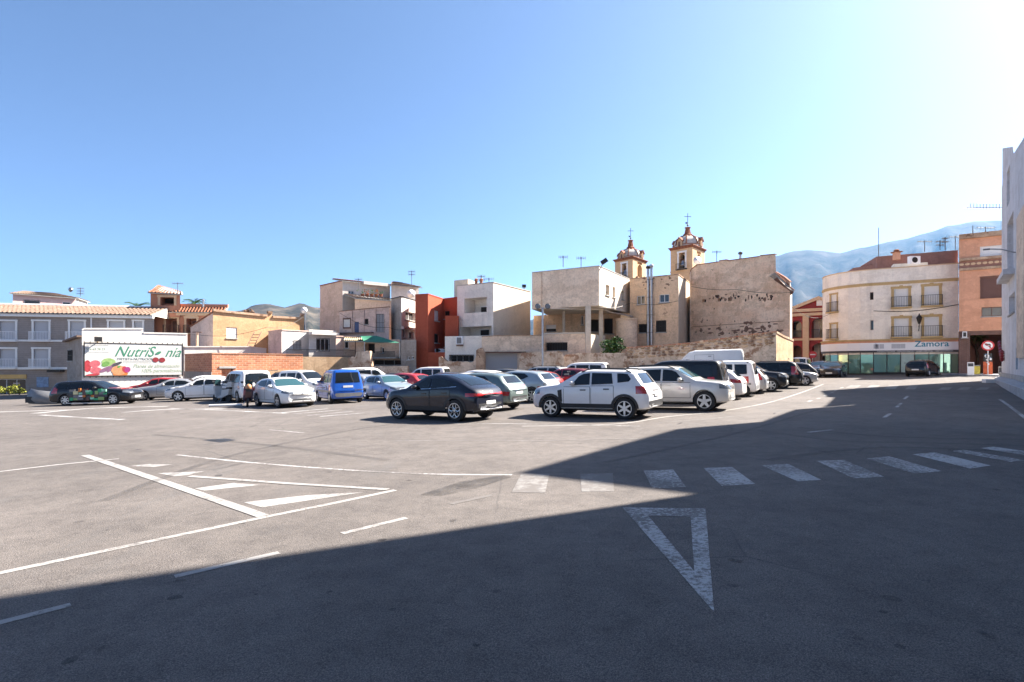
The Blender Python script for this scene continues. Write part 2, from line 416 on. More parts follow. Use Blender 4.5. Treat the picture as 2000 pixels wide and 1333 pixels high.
    def band(s, py0, py1, proj, mat, name='cornice', px0=None, px1=None, zz=None):
        u0 = 0 if px0 is None else s.U(px0); u1 = s.L if px1 is None else s.U(px1)
        d = s.a.y+s.u.y*(u0+u1)/2
        z0, z1 = (Z(py1, d), Z(py0, d)) if zz is None else zz
        g = MB(); s.slab(g, u0, u1, z0, z1, -0.02, proj); return g.build(name, mat, s.root)

def facades(root, pts, top, mat, bottom=None, names=None):
    """a chain of facades through plan points; returns the list (not yet built)"""
    out = []
    for i, (a, b) in enumerate(zip(pts, pts[1:])):
        out.append(Facade(root, a, b, top, mat if isinstance(mat, str) else mat[i], bottom))
    return out
def shell(root, pts, top, mat, back=8.0, flat=True, bottom=None, dirn=None):
    """hidden rear walls and roof that close a block behind its visible facades"""
    a, b = Vector((*pts[0], 0)), Vector((*pts[-1], 0))
    da = Vector((a.x, a.y, 0)).normalized()*back if dirn is None else Vector((*dirn, 0))*back
    db = Vector((b.x, b.y, 0)).normalized()*back if dirn is None else Vector((*dirn, 0))*back
    A, B = a+da, b+db
    z0 = min(gz(a.x), gz(b.x))-0.3 if bottom is None else bottom
    m = MB()
    for p, q in ((b, B), (B, A), (A, a)):
        m.quad((p.x, p.y, z0), (q.x, q.y, z0), (q.x, q.y, top), (p.x, p.y, top))
    m.build('rear_wall', mat, root)
    if flat:
        m = MB(); pl = [(p[0], p[1], top-0.12) for p in pts]+[(B.x, B.y, top-0.12), (A.x, A.y, top-0.12)]
        m.quad(*pl); m.build('flat_roof', 'concrete', root)
def coping(f, mat='concrete', h=0.1, o=0.06, name='coping'):
    g = MB()
    for (u0, z0), (u1, z1) in zip(f.top, f.top[1:]):
        if u1-u0 < 0.06: continue
        p = [f.pt(u0, z0-h*0.3, -0.25), f.pt(u1, z1-h*0.3, -0.25), f.pt(u1, z1-h*0.3, o), f.pt(u0, z0-h*0.3, o)]
        g.sweep(p, (0, 0, h))
    g.build(name, mat, f.root)
def tiles(root, e0, e1, r0, r1, mat='roof_tile', pitch=0.24, amp=0.055, rows=6, name='roof_tiles'):
    """barrel-tiled slope between an eave (e0,e1) and a ridge (r0,r1); the tiles are real waves with stepped courses"""
    e0, e1, r0, r1 = map(Vector, (e0, e1, r0, r1))
    n = max(2, int((e1-e0).length/pitch)); nrm = (e1-e0).cross(r0-e0).normalized()
    if nrm.z < 0: nrm = -nrm
    m = MB(); prof = [(0, 0), (0.13, 0.75), (0.28, 1), (0.43, 0.75), (0.56, 0.0)]
    ts = [(i+a)/n for i in range(n) for a, _ in prof]; hs = [h for i in range(n) for _, h in prof]
    for k in range(rows):
        va, vb = k/rows, (k+1)/rows
        i0 = len(m.v)
        for v, lift in ((va, 0.035), (vb, 0.0)):
            for t, h in zip(ts, hs):
                p = (e0+(e1-e0)*t)*(1-v)+(r0+(r1-r0)*t)*v
                m.v.append(tuple(p+nrm*(h*amp+lift)))
        c = len(ts)
        for i in range(c-1): m.f.append((i0+i, i0+i+1, i0+c+i+1, i0+c+i)); m.m.append(1 if i % 5 == 4 else 0)
    o = m.build(name, [mat, 'channel_shade'], root); o['kind'] = 'stuff'
    # board under the tiles
    m = MB(); m.sweep([e0-nrm*0.01, e1-nrm*0.01, r1-nrm*0.01, r0-nrm*0.01], -nrm*0.1); m.build('roof_board', 'concrete', root)
    return o
simple('aerial_metal', (0.10, 0.10, 0.11), 0.6, 0.2)
def antenna(name, label, px, py0, py1, d, arms=3, z=None, w=0.9, cat='antenna', group='rooftop aerials'):
    x, y = P(px, d); z0, z1 = Z(py1, d), Z(py0, d)
    o = thing(name, label, cat, (x, y, z0), group)
    m = MB(); m.tube([(x, y, z0), (x, y, z1)], 0.035, 5); m.build('mast', 'aerial_metal', o)
    m = MB()
    for i in range(arms):
        zz = z1-0.12-i*0.35
        m.tube([(x-w/2, y, zz), (x+w/2, y, zz)], 0.025, 4)
        for j in range(6):
            xx = x-w/2+w*j/5; m.tube([(xx, y-0.25, zz), (xx, y+0.25, zz)], 0.012, 4); m.tube([(xx, y, zz-0.16), (xx, y, zz+0.16)], 0.012, 4)
    if arms: m.build('elements', 'aerial_metal', o)
    return o
# ------------------------------------------------------------------ ground, plaza asphalt, paint, hills
def asphalt_mat():
    m, n, l, b = _new('asphalt')
    g = n.new('ShaderNodeNewGeometry'); v = g.outputs['Position']
    t0 = noise(n, l, v, 0.12, 5, 0.6); r0 = ramp(n, [(0.35, (0.120, 0.107, 0.099)), (0.65, (0.160, 0.142, 0.131))]); l.new(t0.outputs[0], r0.inputs[0])
    t1 = noise(n, l, v, 0.8, 8, 0.7); r1 = ramp(n, [(0.32, (0.78, 0.78, 0.79)), (0.6, (1.05, 1.05, 1.05))]); l.new(t1.outputs[0], r1.inputs[0])
    c = mixc(n, l, 0.85, r0.outputs[0], r1.outputs[0], 'MULTIPLY')
    vo = n.new('ShaderNodeTexVoronoi'); vo.inputs['Scale'].default_value = 75; l.new(v, vo.inputs['Vector'])
    r2 = ramp(n, [(0.0, (1.5, 1.48, 1.45)), (0.35, (1.0, 1.0, 1.0)), (0.75, (0.6, 0.6, 0.62))]); l.new(vo.outputs['Distance'], r2.inputs[0])
    c = mixc(n, l, 0.75, c, r2.outputs[0], 'MULTIPLY')
    t3 = noise(n, l, v, 130, 3, 0.6); r3 = ramp(n, [(0.38, (0.42, 0.42, 0.43)), (0.62, (1.6, 1.6, 1.57))]); l.new(t3.outputs[0], r3.inputs[0])
    c = mixc(n, l, 0.7, c, r3.outputs[0], 'MULTIPLY')
    t7 = noise(n, l, v, 3.2, 10, 0.78); r7 = ramp(n, [(0.36, (0.66, 0.66, 0.67)), (0.52, (1.0, 1.0, 1.0)), (0.68, (1.16, 1.15, 1.14))]); l.new(t7.outputs[0], r7.inputs[0])
    c = mixc(n, l, 0.42, c, r7.outputs[0], 'MULTIPLY')
    # oil stains and tar patches
    t4 = noise(n, l, v, 0.55, 6, 0.75); r4 = ramp(n, [(0.60, 0.0), (0.74, 0.6)]); l.new(t4.outputs[0], r4.inputs[0])
    c = mixc(n, l, r4.outputs[0], c, (0.07, 0.068, 0.07))
    t6 = noise(n, l, v, 6.0, 3, 0.5); r6 = ramp(n, [(0.76, 0.0), (0.80, 0.7)]); l.new(t6.outputs[0], r6.inputs[0])
    c = mixc(n, l, r6.outputs[0], c, (0.05, 0.048, 0.05))
    # tyre-polished bands along the street
    t5 = noise(n, l, v, 1.0, 4, 0.6, (0.9, 0.16, 1)); r5 = ramp(n, [(0.58, 0.0), (0.72, 0.45)]); l.new(t5.outputs[0], r5.inputs[0])
    c = mixc(n, l, r5.outputs[0], c, (0.10, 0.098, 0.098))
    # fine cracks
    w = n.new('ShaderNodeTexVoronoi'); w.feature = 'DISTANCE_TO_EDGE'; w.inputs['Scale'].default_value = 0.32
    dn = noise(n, l, v, 1.6, 5, 0.7); mp = mixc(n, l, 0.12, v, dn.outputs[1], 'ADD'); l.new(mp, w.inputs['Vector'])
    rc = ramp(n, [(0.0, 0.7), (0.006, 0.0)]); l.new(w.outputs[0], rc.inputs[0])
    mk = noise(n, l, v, 0.2, 3, 0.5); rk = ramp(n, [(0.5, 0.0), (0.6, 1.0)]); l.new(mk.outputs[0], rk.inputs[0])
    mu = n.new('ShaderNodeMath'); mu.operation = 'MULTIPLY'; l.new(rc.outputs[0], mu.inputs[0]); l.new(rk.outputs[0], mu.inputs[1])
    c = mixc(n, l, mu.outputs[0], c, (0.045, 0.043, 0.043))
    l.new(c, b.inputs['Base Color']); b.inputs['Roughness'].default_value = 0.88; b.inputs['Specular IOR Level'].default_value = 0.25
    bp = n.new('ShaderNodeBump'); bp.inputs['Strength'].default_value = 0.55; bp.inputs['Distance'].default_value = 0.008
    l.new(vo.outputs['Distance'], bp.inputs['Height']); l.new(bp.outputs[0], b.inputs['Normal'])
asphalt_mat()
def paint_mat(name, col, wear, scale=9.0):
    m, n, l, b = _new(name)
    g = n.new('ShaderNodeNewGeometry'); v = g.outputs['Position']
    t = noise(n, l, v, scale, 10, 0.8); lo = noise(n, l, v, 0.7, 3, 0.5)
    ad = n.new('ShaderNodeMath'); ad.operation = 'MULTIPLY_ADD'; ad.inputs[1].default_value = 0.45; ad.inputs[2].default_value = -0.215; l.new(lo.outputs[0], ad.inputs[0])
    ad2 = n.new('ShaderNodeMath'); l.new(ad.outputs[0], ad2.inputs[0]); l.new(t.outputs[0], ad2.inputs[1]); t = ad2
    r = ramp(n, [(wear, 0.0), (wear+0.10, 1.0)]); l.new(t.outputs[0], r.inputs[0])
    t2 = noise(n, l, v, 0.9, 5, 0.7); r2 = ramp(n, [(0.3, [x*0.72 for x in col]), (0.65, col)]); l.new(t2.outputs[0], r2.inputs[0])
    t3 = noise(n, l, v, 90, 3, 0.6); r3 = ramp(n, [(0.35, (0.8, 0.8, 0.8)), (0.65, (1.05, 1.05, 1.05))]); l.new(t3.outputs[0], r3.inputs[0])
    c = mixc(n, l, 0.8, r2.outputs[0], r3.outputs[0], 'MULTIPLY')
    c = mixc(n, l, r.outputs[0], (0.12, 0.108, 0.10), c)
    l.new(c, b.inputs['Base Color']); b.inputs['Roughness'].default_value = 0.8
paint_mat('road_paint', (0.34, 0.325, 0.31), 0.38, 14)
paint_mat('road_paint_worn', (0.44, 0.43, 0.42), 0.46, 18)
paint_mat('road_paint_faint', (0.22, 0.21, 0.20), 0.5, 5.0)
simple('earth', (0.22, 0.17, 0.12), 0.95, vary=0.3, vscale=0.05)

xs = [-9000, -75, 60, 9000]; ys = [-400, 80, 12000]
m = MB()
for x0, x1 in zip(xs, xs[1:]):
    for y0, y1 in zip(ys, ys[1:]):
        m.quad(*[(x, y, gz(x)-0.05) for x, y in ((x0, y0), (x1, y0), (x1, y1), (x0, y1))])
tag(m.build('ground', 'earth'), kind='structure')
m = MB(); px_ = [-110, -75, 60, 90]
for x0, x1 in zip(px_, px_[1:]):
    m.quad(*[(x, y, gz(x)) for x, y in ((x0, -60), (x1, -60), (x1, 96), (x0, 96))])
tag(m.build('plaza_asphalt', 'asphalt'), kind='structure')

LIFT = [0.004]
def poly_mark(name, pts, mat, parent=None):        # pts are photo pixels on the ground
    mb = MB(); mb.quad(*[G(*p)+Vector((0, 0, LIFT[0])) for p in pts]); o = mb.build(name, mat, parent)
    if parent is None: tag(o, kind='structure')
    return o
def line_mark(name, pts, w, mat, parent=None, close=False):
    q = [G(*p) for p in pts]; mb = MB(); L = []; Rr = []
    for i, p in enumerate(q):
        t = (q[min(i+1, len(q)-1)]-q[max(i-1, 0)]); t.z = 0; t.normalize(); nn = Vector((-t.y, t.x, 0))*w/2
        for lst, s in ((L, 1), (Rr, -1)):
            v = p+nn*s; v.z = gz(v.x)+LIFT[0]; lst.append(v)
    for i in range(len(q)-1): mb.quad(L[i], L[i+1], Rr[i+1], Rr[i])
    o = mb.build(name, mat, parent)
    if parent is None: tag(o, kind='structure')
    return o
def curve_px(pts, n=6):                            # Catmull-Rom through pixel points
    out = []; p = [pts[0]]+list(pts)+[pts[-1]]
    for i in range(1, len(p)-2):
        for k in range(n):
            t = k/n; a, b, c, d = p[i-1], p[i], p[i+1], p[i+2]
            out.append(tuple(0.5*((2*b[j])+(-a[j]+c[j])*t+(2*a[j]-5*b[j]+4*c[j]-d[j])*t*t+(-a[j]+3*b[j]-3*c[j]+d[j])*t**3) for j in (0, 1)))
    return out+[pts[-1]]
cw = bpy.data.objects.new('zebra_crossing', None); COL.objects.link(cw); tag(cw, kind='structure')
for q in ([(1018,926),(1073,926),(1065,963),(999,963)], [(1133,926),(1197,925),(1199,961),(1136,961)], [(1257,920),(1315,918),(1340,952),(1274,955)],
          [(1374,915),(1430,913),(1475,946),(1410,950)], [(1487,909),(1540,907),(1604,938),(1557,941)], [(1595,901),(1648,899),(1727,932),(1667,935)],
          [(1692,896),(1737,892),(1839,921),(1786,926)], [(1782,888),(1825,884),(1935,910),(1895,916)], [(1860,882),(1881,879),(2003,900),(1975,903)],
          [(1915,876),(1940,873),(2060,890),(2020,893)]):
    poly_mark('zebra_stripe', q, 'road_paint_faint' if q[0][0] < 1200 else 'road_paint_worn', cw)
cw2 = bpy.data.objects.new('far_zebra_crossing', None); COL.objects.link(cw2); tag(cw2, kind='structure')
for x0, x1, y0, y1 in ((1655,1678,753,758),(1694,1715,753,759),(1731,1752,753,760),(1771,1790,753,761),(1835,1856,757,762),(1872,1893,757,762),(1909,1930,757,762)):
    poly_mark('zebra_stripe', [(x0+6, y0), (x1+4, y0), (x1-3, y1), (x0-4, y1)], 'road_paint_faint', cw2)
# give-way triangle: three painted bars
tri = bpy.data.objects.new('give_way_triangle', None); COL.objects.link(tri); tag(tri, kind='structure')
o3 = [(1216, 992), (1378, 994), (1395, 1197)]; i3 = [(1266, 1008), (1349, 1010), (1356, 1117)]
for a in range(3):
    b = (a+1) % 3; poly_mark('triangle_bar', [o3[a], o3[b], i3[b], i3[a]], 'road_paint_worn', tri)
mk = bpy.data.objects.new('road_markings', None); COL.objects.link(mk); tag(mk, kind='structure')
line_mark('edge_line', [(-60, 1133), (0, 1120), (260, 1065), (520, 1010), (650, 984), (772, 958)], 0.11, 'road_paint', mk)
LIFT[0] = 0.0075
line_mark('bay_line', [(166, 890), (340, 949), (514, 1009)], 0.16, 'road_paint', mk)
line_mark('bay_line', [(-40, 926), (0, 922), (110, 909), (232, 897)], 0.13, 'road_paint', mk)
line_mark('bay_line', [(370, 931), (560, 945), (758, 957)], 0.12, 'road_paint', mk)
LIFT[0] = 0.004
for q in ([(252, 911), (290, 907), (336, 908), (300, 913)], [(308, 925), (400, 921), (366, 929), (340, 931)], [(380, 955), (456, 944), (508, 948), (400, 959)],
          [(476, 982), (600, 968), (712, 962), (512, 992)]):
    poly_mark('hatch_bar', q, 'road_paint', mk)
line_mark('worn_line', curve_px([(346, 889), (500, 905), (700, 920), (860, 927), (1000, 928)]), 0.09, 'road_paint_worn', mk)
for a, b in (((-20, 1222), (138, 1182)), ((341, 1127), (545, 1080)), ((668, 1043), (794, 1012))):
    line_mark('lane_dash', [a, b], 0.10, 'road_paint', mk)
line_mark('lane_dash', [(880, 985), (960, 968)], 0.10, 'road_paint_faint', mk)
line_mark('edge_line', curve_px([(-30, 806), (70, 803), (135, 801)]), 0.55, 'road_paint', mk)
line_mark('edge_line', curve_px([(68, 808), (140, 801), (205, 797), (330, 794)]), 0.6, 'road_paint', mk)
line_mark('edge_line', curve_px([(80, 811), (160, 816), (240, 820)]), 0.3, 'road_paint_worn', mk)
line_mark('edge_line', curve_px([(240, 806), (330, 800), (440, 799)]), 0.35, 'road_paint_worn', mk)
line_mark('bay_line', [(330, 798), (440, 802), (560, 808)], 0.25, 'road_paint_worn', mk)
for i, (a, b) in enumerate((((545, 807), (640, 799)), ((572, 809), (668, 801)), ((600, 812), (690, 804)), ((625, 814), (712, 807)))):
    line_mark('hatch_line', [a, b], 0.22, 'road_paint_worn', mk)
line_mark('bay_line', [(528, 840), (592, 846)], 0.1, 'road_paint_worn', mk)
line_mark('bay_line', [(772, 829), (1000, 828), (1250, 833)], 0.10, 'road_paint_worn', mk)
line_mark('bay_line', [(760, 862), (900, 861), (1050, 862), (1180, 858), (1340, 858)], 0.08, 'road_paint_faint', mk)
line_mark('bay_line', curve_px([(1020, 833), (1200, 829), (1300, 815), (1405, 804), (1496, 788), (1560, 769), (1608, 751)]), 0.11, 'road_paint', mk)
line_mark('bay_line', [(1290, 826), (1370, 820), (1460, 811)], 0.09, 'road_paint_faint', mk)
for p in ((1578, 785), (1596, 779.5), (1610, 774), (1620, 769), (1629, 764), (1640, 759)):
    line_mark('lane_dash', [p, (p[0]+7, p[1]-2.2)], 0.14, 'road_paint_worn', mk)
for a, b in (((1727, 816), (1739, 808)), ((1751, 796), (1760, 788)), ((1766, 780), (1773, 774)), ((1578, 845), (1625, 840))):
    line_mark('lane_dash', [a, b], 0.11, 'road_paint_worn', mk)
line_mark('edge_line', curve_px([(1952, 780), (1972, 794), (2000, 815), (2030, 838)]), 0.11, 'road_paint_worn', mk)
line_mark('lane_dash', [(1846, 744), (1900, 746)], 0.2, 'road_paint', mk)
poly_mark('drain_cover', [(395, 860), (440, 857), (462, 860), (430, 865)], 'black_plastic', mk)

# tar patches, tyre marks and stains on the asphalt
def mark_mat(name, col, lo, hi, sc):
    m, n, l, b = _new(name)
    g = n.new('ShaderNodeNewGeometry'); t = noise(n, l, g.outputs['Position'], sc, 7, 0.7); r = ramp(n, [(0.3, lo), (0.7, hi)]); l.new(t.outputs[0], r.inputs[0])
    l.new(r.outputs[0], b.inputs['Alpha']); b.inputs['Base Color'].default_value = (*col, 1); b.inputs['Roughness'].default_value = 0.75
mark_mat('tyre_rubber', (0.03, 0.03, 0.032), -0.12, 0.34, 1.6); mark_mat('tar_patch', (0.05, 0.048, 0.048), 0.1, 0.3, 7); mark_mat('oil_stain', (0.03, 0.028, 0.027), -0.35, 0.6, 2.4)
LIFT[0] = 0.0115
for pts, w in (([(1480, 842), (1640, 862), (1800, 866), (2010, 872)], .16), ([(1560, 836), (1700, 852), (1860, 858), (2010, 860)], .16), ([(1500, 900), (1700, 876), (1900, 880), (2030, 886)], .2), ([(1180, 905), (1420, 852), (1600, 800)], .16),
               ([(300, 850), (520, 870), (760, 900)], .2), ([(200, 980), (420, 900), (640, 850), (760, 830)], .18)):
    line_mark('tyre_mark', curve_px(pts, 8), w, 'tyre_rubber', mk)
for q in ([(820, 968), (900, 942), (985, 929), (1000, 933), (930, 955), (860, 970)],):
    poly_mark('stain', q, 'oil_stain', mk)
rs_ = random.Random(3)
for k in range(60):
    px, py = rs_.uniform(0, 2000), 830+rs_.random()**1.5*480; c = G(px, py); r_ = rs_.uniform(.015, .07); mb = MB()
    mb.quad(*[(c.x+math.cos(a)*r_*rs_.uniform(.6, 1.2), c.y+math.sin(a)*r_*rs_.uniform(.6, 1.2), gz(c.x)+.005) for a in [i*.785 for i in range(8)]]); mb.build('oil_spot', 'oil_stain', mk)
LIFT[0] = 0.004

# hills
from mathutils import noise as mnoise
def hills(name, sk, d, near, mat, nx=90, ny=26, ext=0.0):
    mb = MB(); pxs = [sk[0][0]+(sk[-1][0]-sk[0][0])*i/nx for i in range(nx+1)]
    def skz(px):
        for (a, b), (c, e) in zip(sk, sk[1:]):
            if a <= px <= c: return Z(b+(e-b)*(px-a)/(c-a), d)
        return Z(sk[-1][1], d)
    for j in range(ny+1):
        t = j/ny
        for px in pxs:
            dd = near+(d-near)*min(t/0.8, 1.0) if t <= 0.8 else d+(t-0.8)/0.2*d*0.25
            x = kx(px)*dd; zt = skz(px)
            if t <= 0.8:
                s = t/0.8; base = zt*(0.25*s+0.75*s**1.6)
                nz = mnoise.fractal(Vector((x, dd, 0))/(d*0.05), 0.9, 2.1, 5)*zt*0.13*math.sin(math.pi*s)**0.8
                rid = -abs(mnoise.noise(Vector((px*0.02, s*1.4, 3))))*zt*0.30*math.sin(math.pi*min(1, s*1.0))
                z = base+nz+rid
            else: z = zt*(1-(t-0.8)/0.2)-20
            mb.v.append((x, dd, z if j else -30))
    for j in range(ny):
        for i in range(nx):
            a = j*(nx+1)+i; mb.f.append((a, a+1, a+nx+2, a+nx+1)); mb.m.append(0)
    return tag(mb.build(name, mat, smooth=True), kind='structure')
def hill_mat(name, c1, c2, c3, sc):
    m, n, l, b = _new(name)
    g = n.new('ShaderNodeNewGeometry'); t = noise(n, l, g.outputs['Position'], sc, 10, 0.72)
    r = ramp(n, [(0.38, c1), (0.52, c2), (0.64, c3)]); l.new(t.outputs[0], r.inputs[0])
    l.new(r.outputs[0], b.inputs['Base Color']); b.inputs['Roughness'].default_value = 1.0; b.inputs['Specular IOR Level'].default_value = 0.05
    bp = n.new('ShaderNodeBump'); bp.inputs['Strength'].default_value = 1.0; bp.inputs['Distance'].default_value = 0.06/sc
    l.new(t.outputs[0], bp.inputs['Height']); l.new(bp.outputs[0], b.inputs['Normal'])
hill_mat('dry_hill', (0.03, 0.032, 0.026), (0.075, 0.065, 0.052), (0.13, 0.11, 0.085), 0.012)
hill_mat('far_hill', (0.03, 0.035, 0.032), (0.06, 0.058, 0.05), (0.10, 0.09, 0.08), 0.004)
hills('hills', [(150, 660), (380, 614), (440, 606), (478, 601), (493, 593), (512, 590), (530, 592), (555, 598), (570, 592), (586, 588), (610, 592), (640, 596), (760, 612), (900, 650), (1000, 690)], 2300, 900, 'dry_hill')
hills('far_mountain', [(1000, 640), (1200, 560), (1400, 520), (1515, 499), (1545, 490), (1575, 487), (1610, 488), (1642, 494), (1670, 485), (1720, 475), (1780, 462), (1850, 440), (1905, 431), (1950, 428), (2100, 420), (2350, 440), (2700, 560)], 5200, 1700, 'far_hill', 130, 34)
# ------------------------------------------------------------------ plasters
plaster('grey_cladding', (0.33, 0.29, 0.27), (0.25, 0.22, 0.205), 0.3, streak=0.12, seams=1.6)
plaster('pink_render', (0.66, 0.47, 0.43), (0.5, 0.36, 0.32), 0.25, streak=0.12)
plaster('terracotta_render', (0.47, 0.22, 0.14), (0.36, 0.16, 0.10), 0.3, streak=0.15)
plaster('old_ochre', (0.58, 0.37, 0.21), (0.42, 0.24, 0.13), 0.45, streak=0.4, peel=(0.36, 0.24, 0.15), peel_at=0.64)
plaster('white_render', (0.66, 0.61, 0.55), (0.52, 0.46, 0.40), 0.3, streak=0.25)
plaster('white_wash', (0.70, 0.67, 0.63), (0.6, 0.55, 0.48), 0.2, streak=0.25, peel=(0.50, 0.42, 0.34), peel_at=0.68)
plaster('rose_render', (0.70, 0.53, 0.46), (0.52, 0.39, 0.33), 0.5, streak=0.3)
plaster('sand_render', (0.74, 0.54, 0.40), (0.58, 0.41, 0.30), 0.5, streak=0.25)
plaster('beige_render', (0.88, 0.69, 0.51), (0.55, 0.41, 0.31), 0.5, streak=0.3)
plaster('grey_concrete', (0.42, 0.36, 0.31), (0.27, 0.23, 0.20), 0.5, streak=0.45)
plaster('red_render', (0.42, 0.095, 0.05), (0.33, 0.075, 0.045), 0.25, streak=0.15)
plaster('box_shade_render', (0.90, 0.73, 0.56), (0.76, 0.54, 0.38), 0.5, streak=0.3)  # paler copy of the box render; colour lifts the sides lying in shade
plaster('lit_side_render', (0.62, 0.54, 0.44), (0.52, 0.44, 0.36), 0.25, streak=0.25)  # darker copy for sunlit sides, light evened out in the colour; also columns, soffit
plaster('tan_render', (0.86, 0.63, 0.42), (0.56, 0.39, 0.28), 0.5, streak=0.35, peel=(0.44, 0.29, 0.2), peel_at=0.64)
plaster('gable_render', (0.90, 0.71, 0.53), (0.76, 0.48, 0.30), 0.75, 0.35, streak=0.35, peel=(0.34, 0.22, 0.16), peel_at=0.635)
plaster('tower_render', (0.64, 0.45, 0.28), (0.42, 0.28, 0.16), 0.3, streak=0.2, peel=(0.34, 0.2, 0.12), peel_at=0.70)
plaster('ruin_plaster', (0.80, 0.65, 0.51), (0.42, 0.30, 0.22), 0.7, 0.9, streak=0.6, bump=0.6, peel=(0.33, 0.20, 0.13), peel_at=0.54)
plaster('rubble', (0.56, 0.41, 0.29), (0.34, 0.21, 0.14), 0.9, 1.6, streak=0.5, bump=1.0, peel=(0.20, 0.12, 0.08), peel_at=0.56)
plaster('ochre_wall', (0.58, 0.41, 0.26), (0.42, 0.27, 0.16), 0.6, 1.1, streak=0.5, peel=(0.33, 0.20, 0.12), peel_at=0.64)
plaster('mauve_red', (0.30, 0.05, 0.05), (0.18, 0.03, 0.035), 0.25, streak=0.15)
plaster('stone_trim', (0.66, 0.47, 0.31), (0.42, 0.30, 0.2), 0.25, streak=0.2)
plaster('shade_white', (0.90, 0.82, 0.71), (0.52, 0.50, 0.49), 0.3, streak=0.25)  # white wall render, lifted by colour where facades lie in shade
plaster('orange_render', (0.70, 0.37, 0.24), (0.50, 0.24, 0.14), 0.35, streak=0.25)
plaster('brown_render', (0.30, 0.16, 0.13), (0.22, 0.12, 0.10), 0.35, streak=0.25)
plaster('aged_white', (0.66, 0.66, 0.68), (0.47, 0.45, 0.45), 0.35, streak=0.35)
brick('red_brick', (0.60, 0.26, 0.13), (0.44, 0.16, 0.08), (0.56, 0.38, 0.27), 0.36, 0.17)
brick('brown_brick', (0.16, 0.07, 0.05), (0.12, 0.05, 0.04), (0.2, 0.15, 0.13), 0.26, 0.08)

# ------------------------------------------------------------------ left side: long grey building
a, b = P(-70, 57.2), P(301, 61.0)
zt = Z(613, P(0, 58)[1])
r = thing('apartment_building', 'long grey clad building with white trimmed windows and pale tiled roof', 'building', (-46, 59, gz(-46)))
f = Facade(r, a, b, zt, 'grey_cladding')
bal = ('white_metal', 0.5, 0.85)
for x0, x1 in ((0, 30), (66, 95), (137, 164), (213, 241), (262, 278)):
    f.win(x0, 628, x1, 665, 'shutter', 0.16, pane='shutter_grey', surround='white_paint', sw=0.18, balcony=bal if x1-x0 > 20 and x0 < 200 else None)
for x0, x1 in ((0, 30), (66, 95)):
    f.win(x0, 682, x1, 718, 'shutter', 0.16, pane='shutter_grey', surround='white_paint', sw=0.18, balcony=bal)
f.win(-30, 741, 50, 771, 'glass', 0.3, frame='white_metal', bars=3, sill=False)
f.build()
f.band(664.5, 668, 0.10, 'white_paint', 'string_course'); f.band(717.5, 722, 0.14, 'white_paint', 'string_course')
f.band(611, 619, 0.35, 'white_paint', 'cornice', zz=(zt-0.28, zt+0.02))
f.band(732, 740, 0.16, 'yellow_ochre', 'shop_fascia', -30, 52)
g = MB(); s0 = f.uv(178, 620)[0]; f.slab(g, s0, s0+0.1, 2.5, zt-0.3, 0.02, 0.14); g.build('downpipe', 'white_metal', r)
simple('poster_blue', (0.20, 0.28, 0.42), 0.6, vary=0.4, vscale=4)
g = MB(); f.slab(g, f.U(72), f.U(95), Z(757, 58.5), Z(737, 58.5), 0.0, 0.04); g.build('poster', 'poster_blue', r)
g = MB(); f.slab(g, f.U(103), f.U(128), Z(727, 59), Z(722, 59), 0.15, 1.1); g.build('awning', 'dark_metal', r)
e0, e1 = f.pt(-0.2, zt+0.06, 0.45), f.pt(f.L, zt+0.06, 0.45)
rise = 1.28; tiles(r, e0, e1, f.pt(-0.2, zt+rise, -4.2), f.pt(f.L, zt+rise, -4.2), 'roof_tile', 0.40, 0.10)
g = MB(); g.tube([f.pt(-0.2, zt+rise+0.02, -4.2), f.pt(f.L, zt+rise+0.02, -4.2)], 0.16, 8); g.build('ridge', 'white_paint', r)
g = MB(); g.quad(f.pt(f.L, zt, 0), f.pt(f.L, zt+rise, -4.2), f.pt(f.L, zt, -8.4)); g.build('gable', 'white_render', r)
shell(r, [a, b], zt, 'grey_cladding', 9, flat=False)

# pink house behind it
zr = Z(574, 74)
a, b, c = P(25, 74), P(148, 79), P(171, 84)
r = thing('pink_house', 'pink upper storey with tiled hip roof behind the grey building', 'house', (*P(90, 76), gz(-60)))
f, f2 = facades(r, [a, b, c], zr, ['pink_render', 'white_wash'])
f.win(47, 587, 78, 600, 'glass', 0.15, grille=True); f.win(122, 590, 138, 600, 'glass', 0.15)
f.build(); f2.build(); shell(r, [a, b, c], zr, 'pink_render', 8)
tiles(r, f.pt(-0.4, zr, 0.4), f.pt(f.L+0.3, zr, 0.4), f.pt(1.6, zr+0.75, -3), f.pt(f.L-2, zr+0.75, -3), 'roof_tile', 0.27, 0.07, 4)
tiles(r, f2.pt(0, zr, 0.35), f2.pt(f2.L, zr, 0.35), f.pt(f.L-2, zr+0.75, -3), f.pt(f.L-2, zr+0.75, -3.2), 'roof_tile', 0.27, 0.07, 4)
antenna('television_aerial', 'thin aerial on the pink upper storey roof', 157, 562, 580, 76)
g = thing('satellite_dish', 'small grey dish on the pink tiled roof ridge', 'dish', (*P(138, 74), Z(572, 74)))
m = MB(); m.lathe([(0.02, 0.1), (0.2, 0.06), (0.32, 0.0)], (*P(138, 73), Z(566, 73)), 12, 'Y'); m.build('dish', 'steel', g, True)
m = MB(); m.tube([(*P(138, 73.2), Z(573, 73.2)), (*P(138, 73.2), Z(564, 73.2))], 0.03); m.build('arm', 'steel', g)

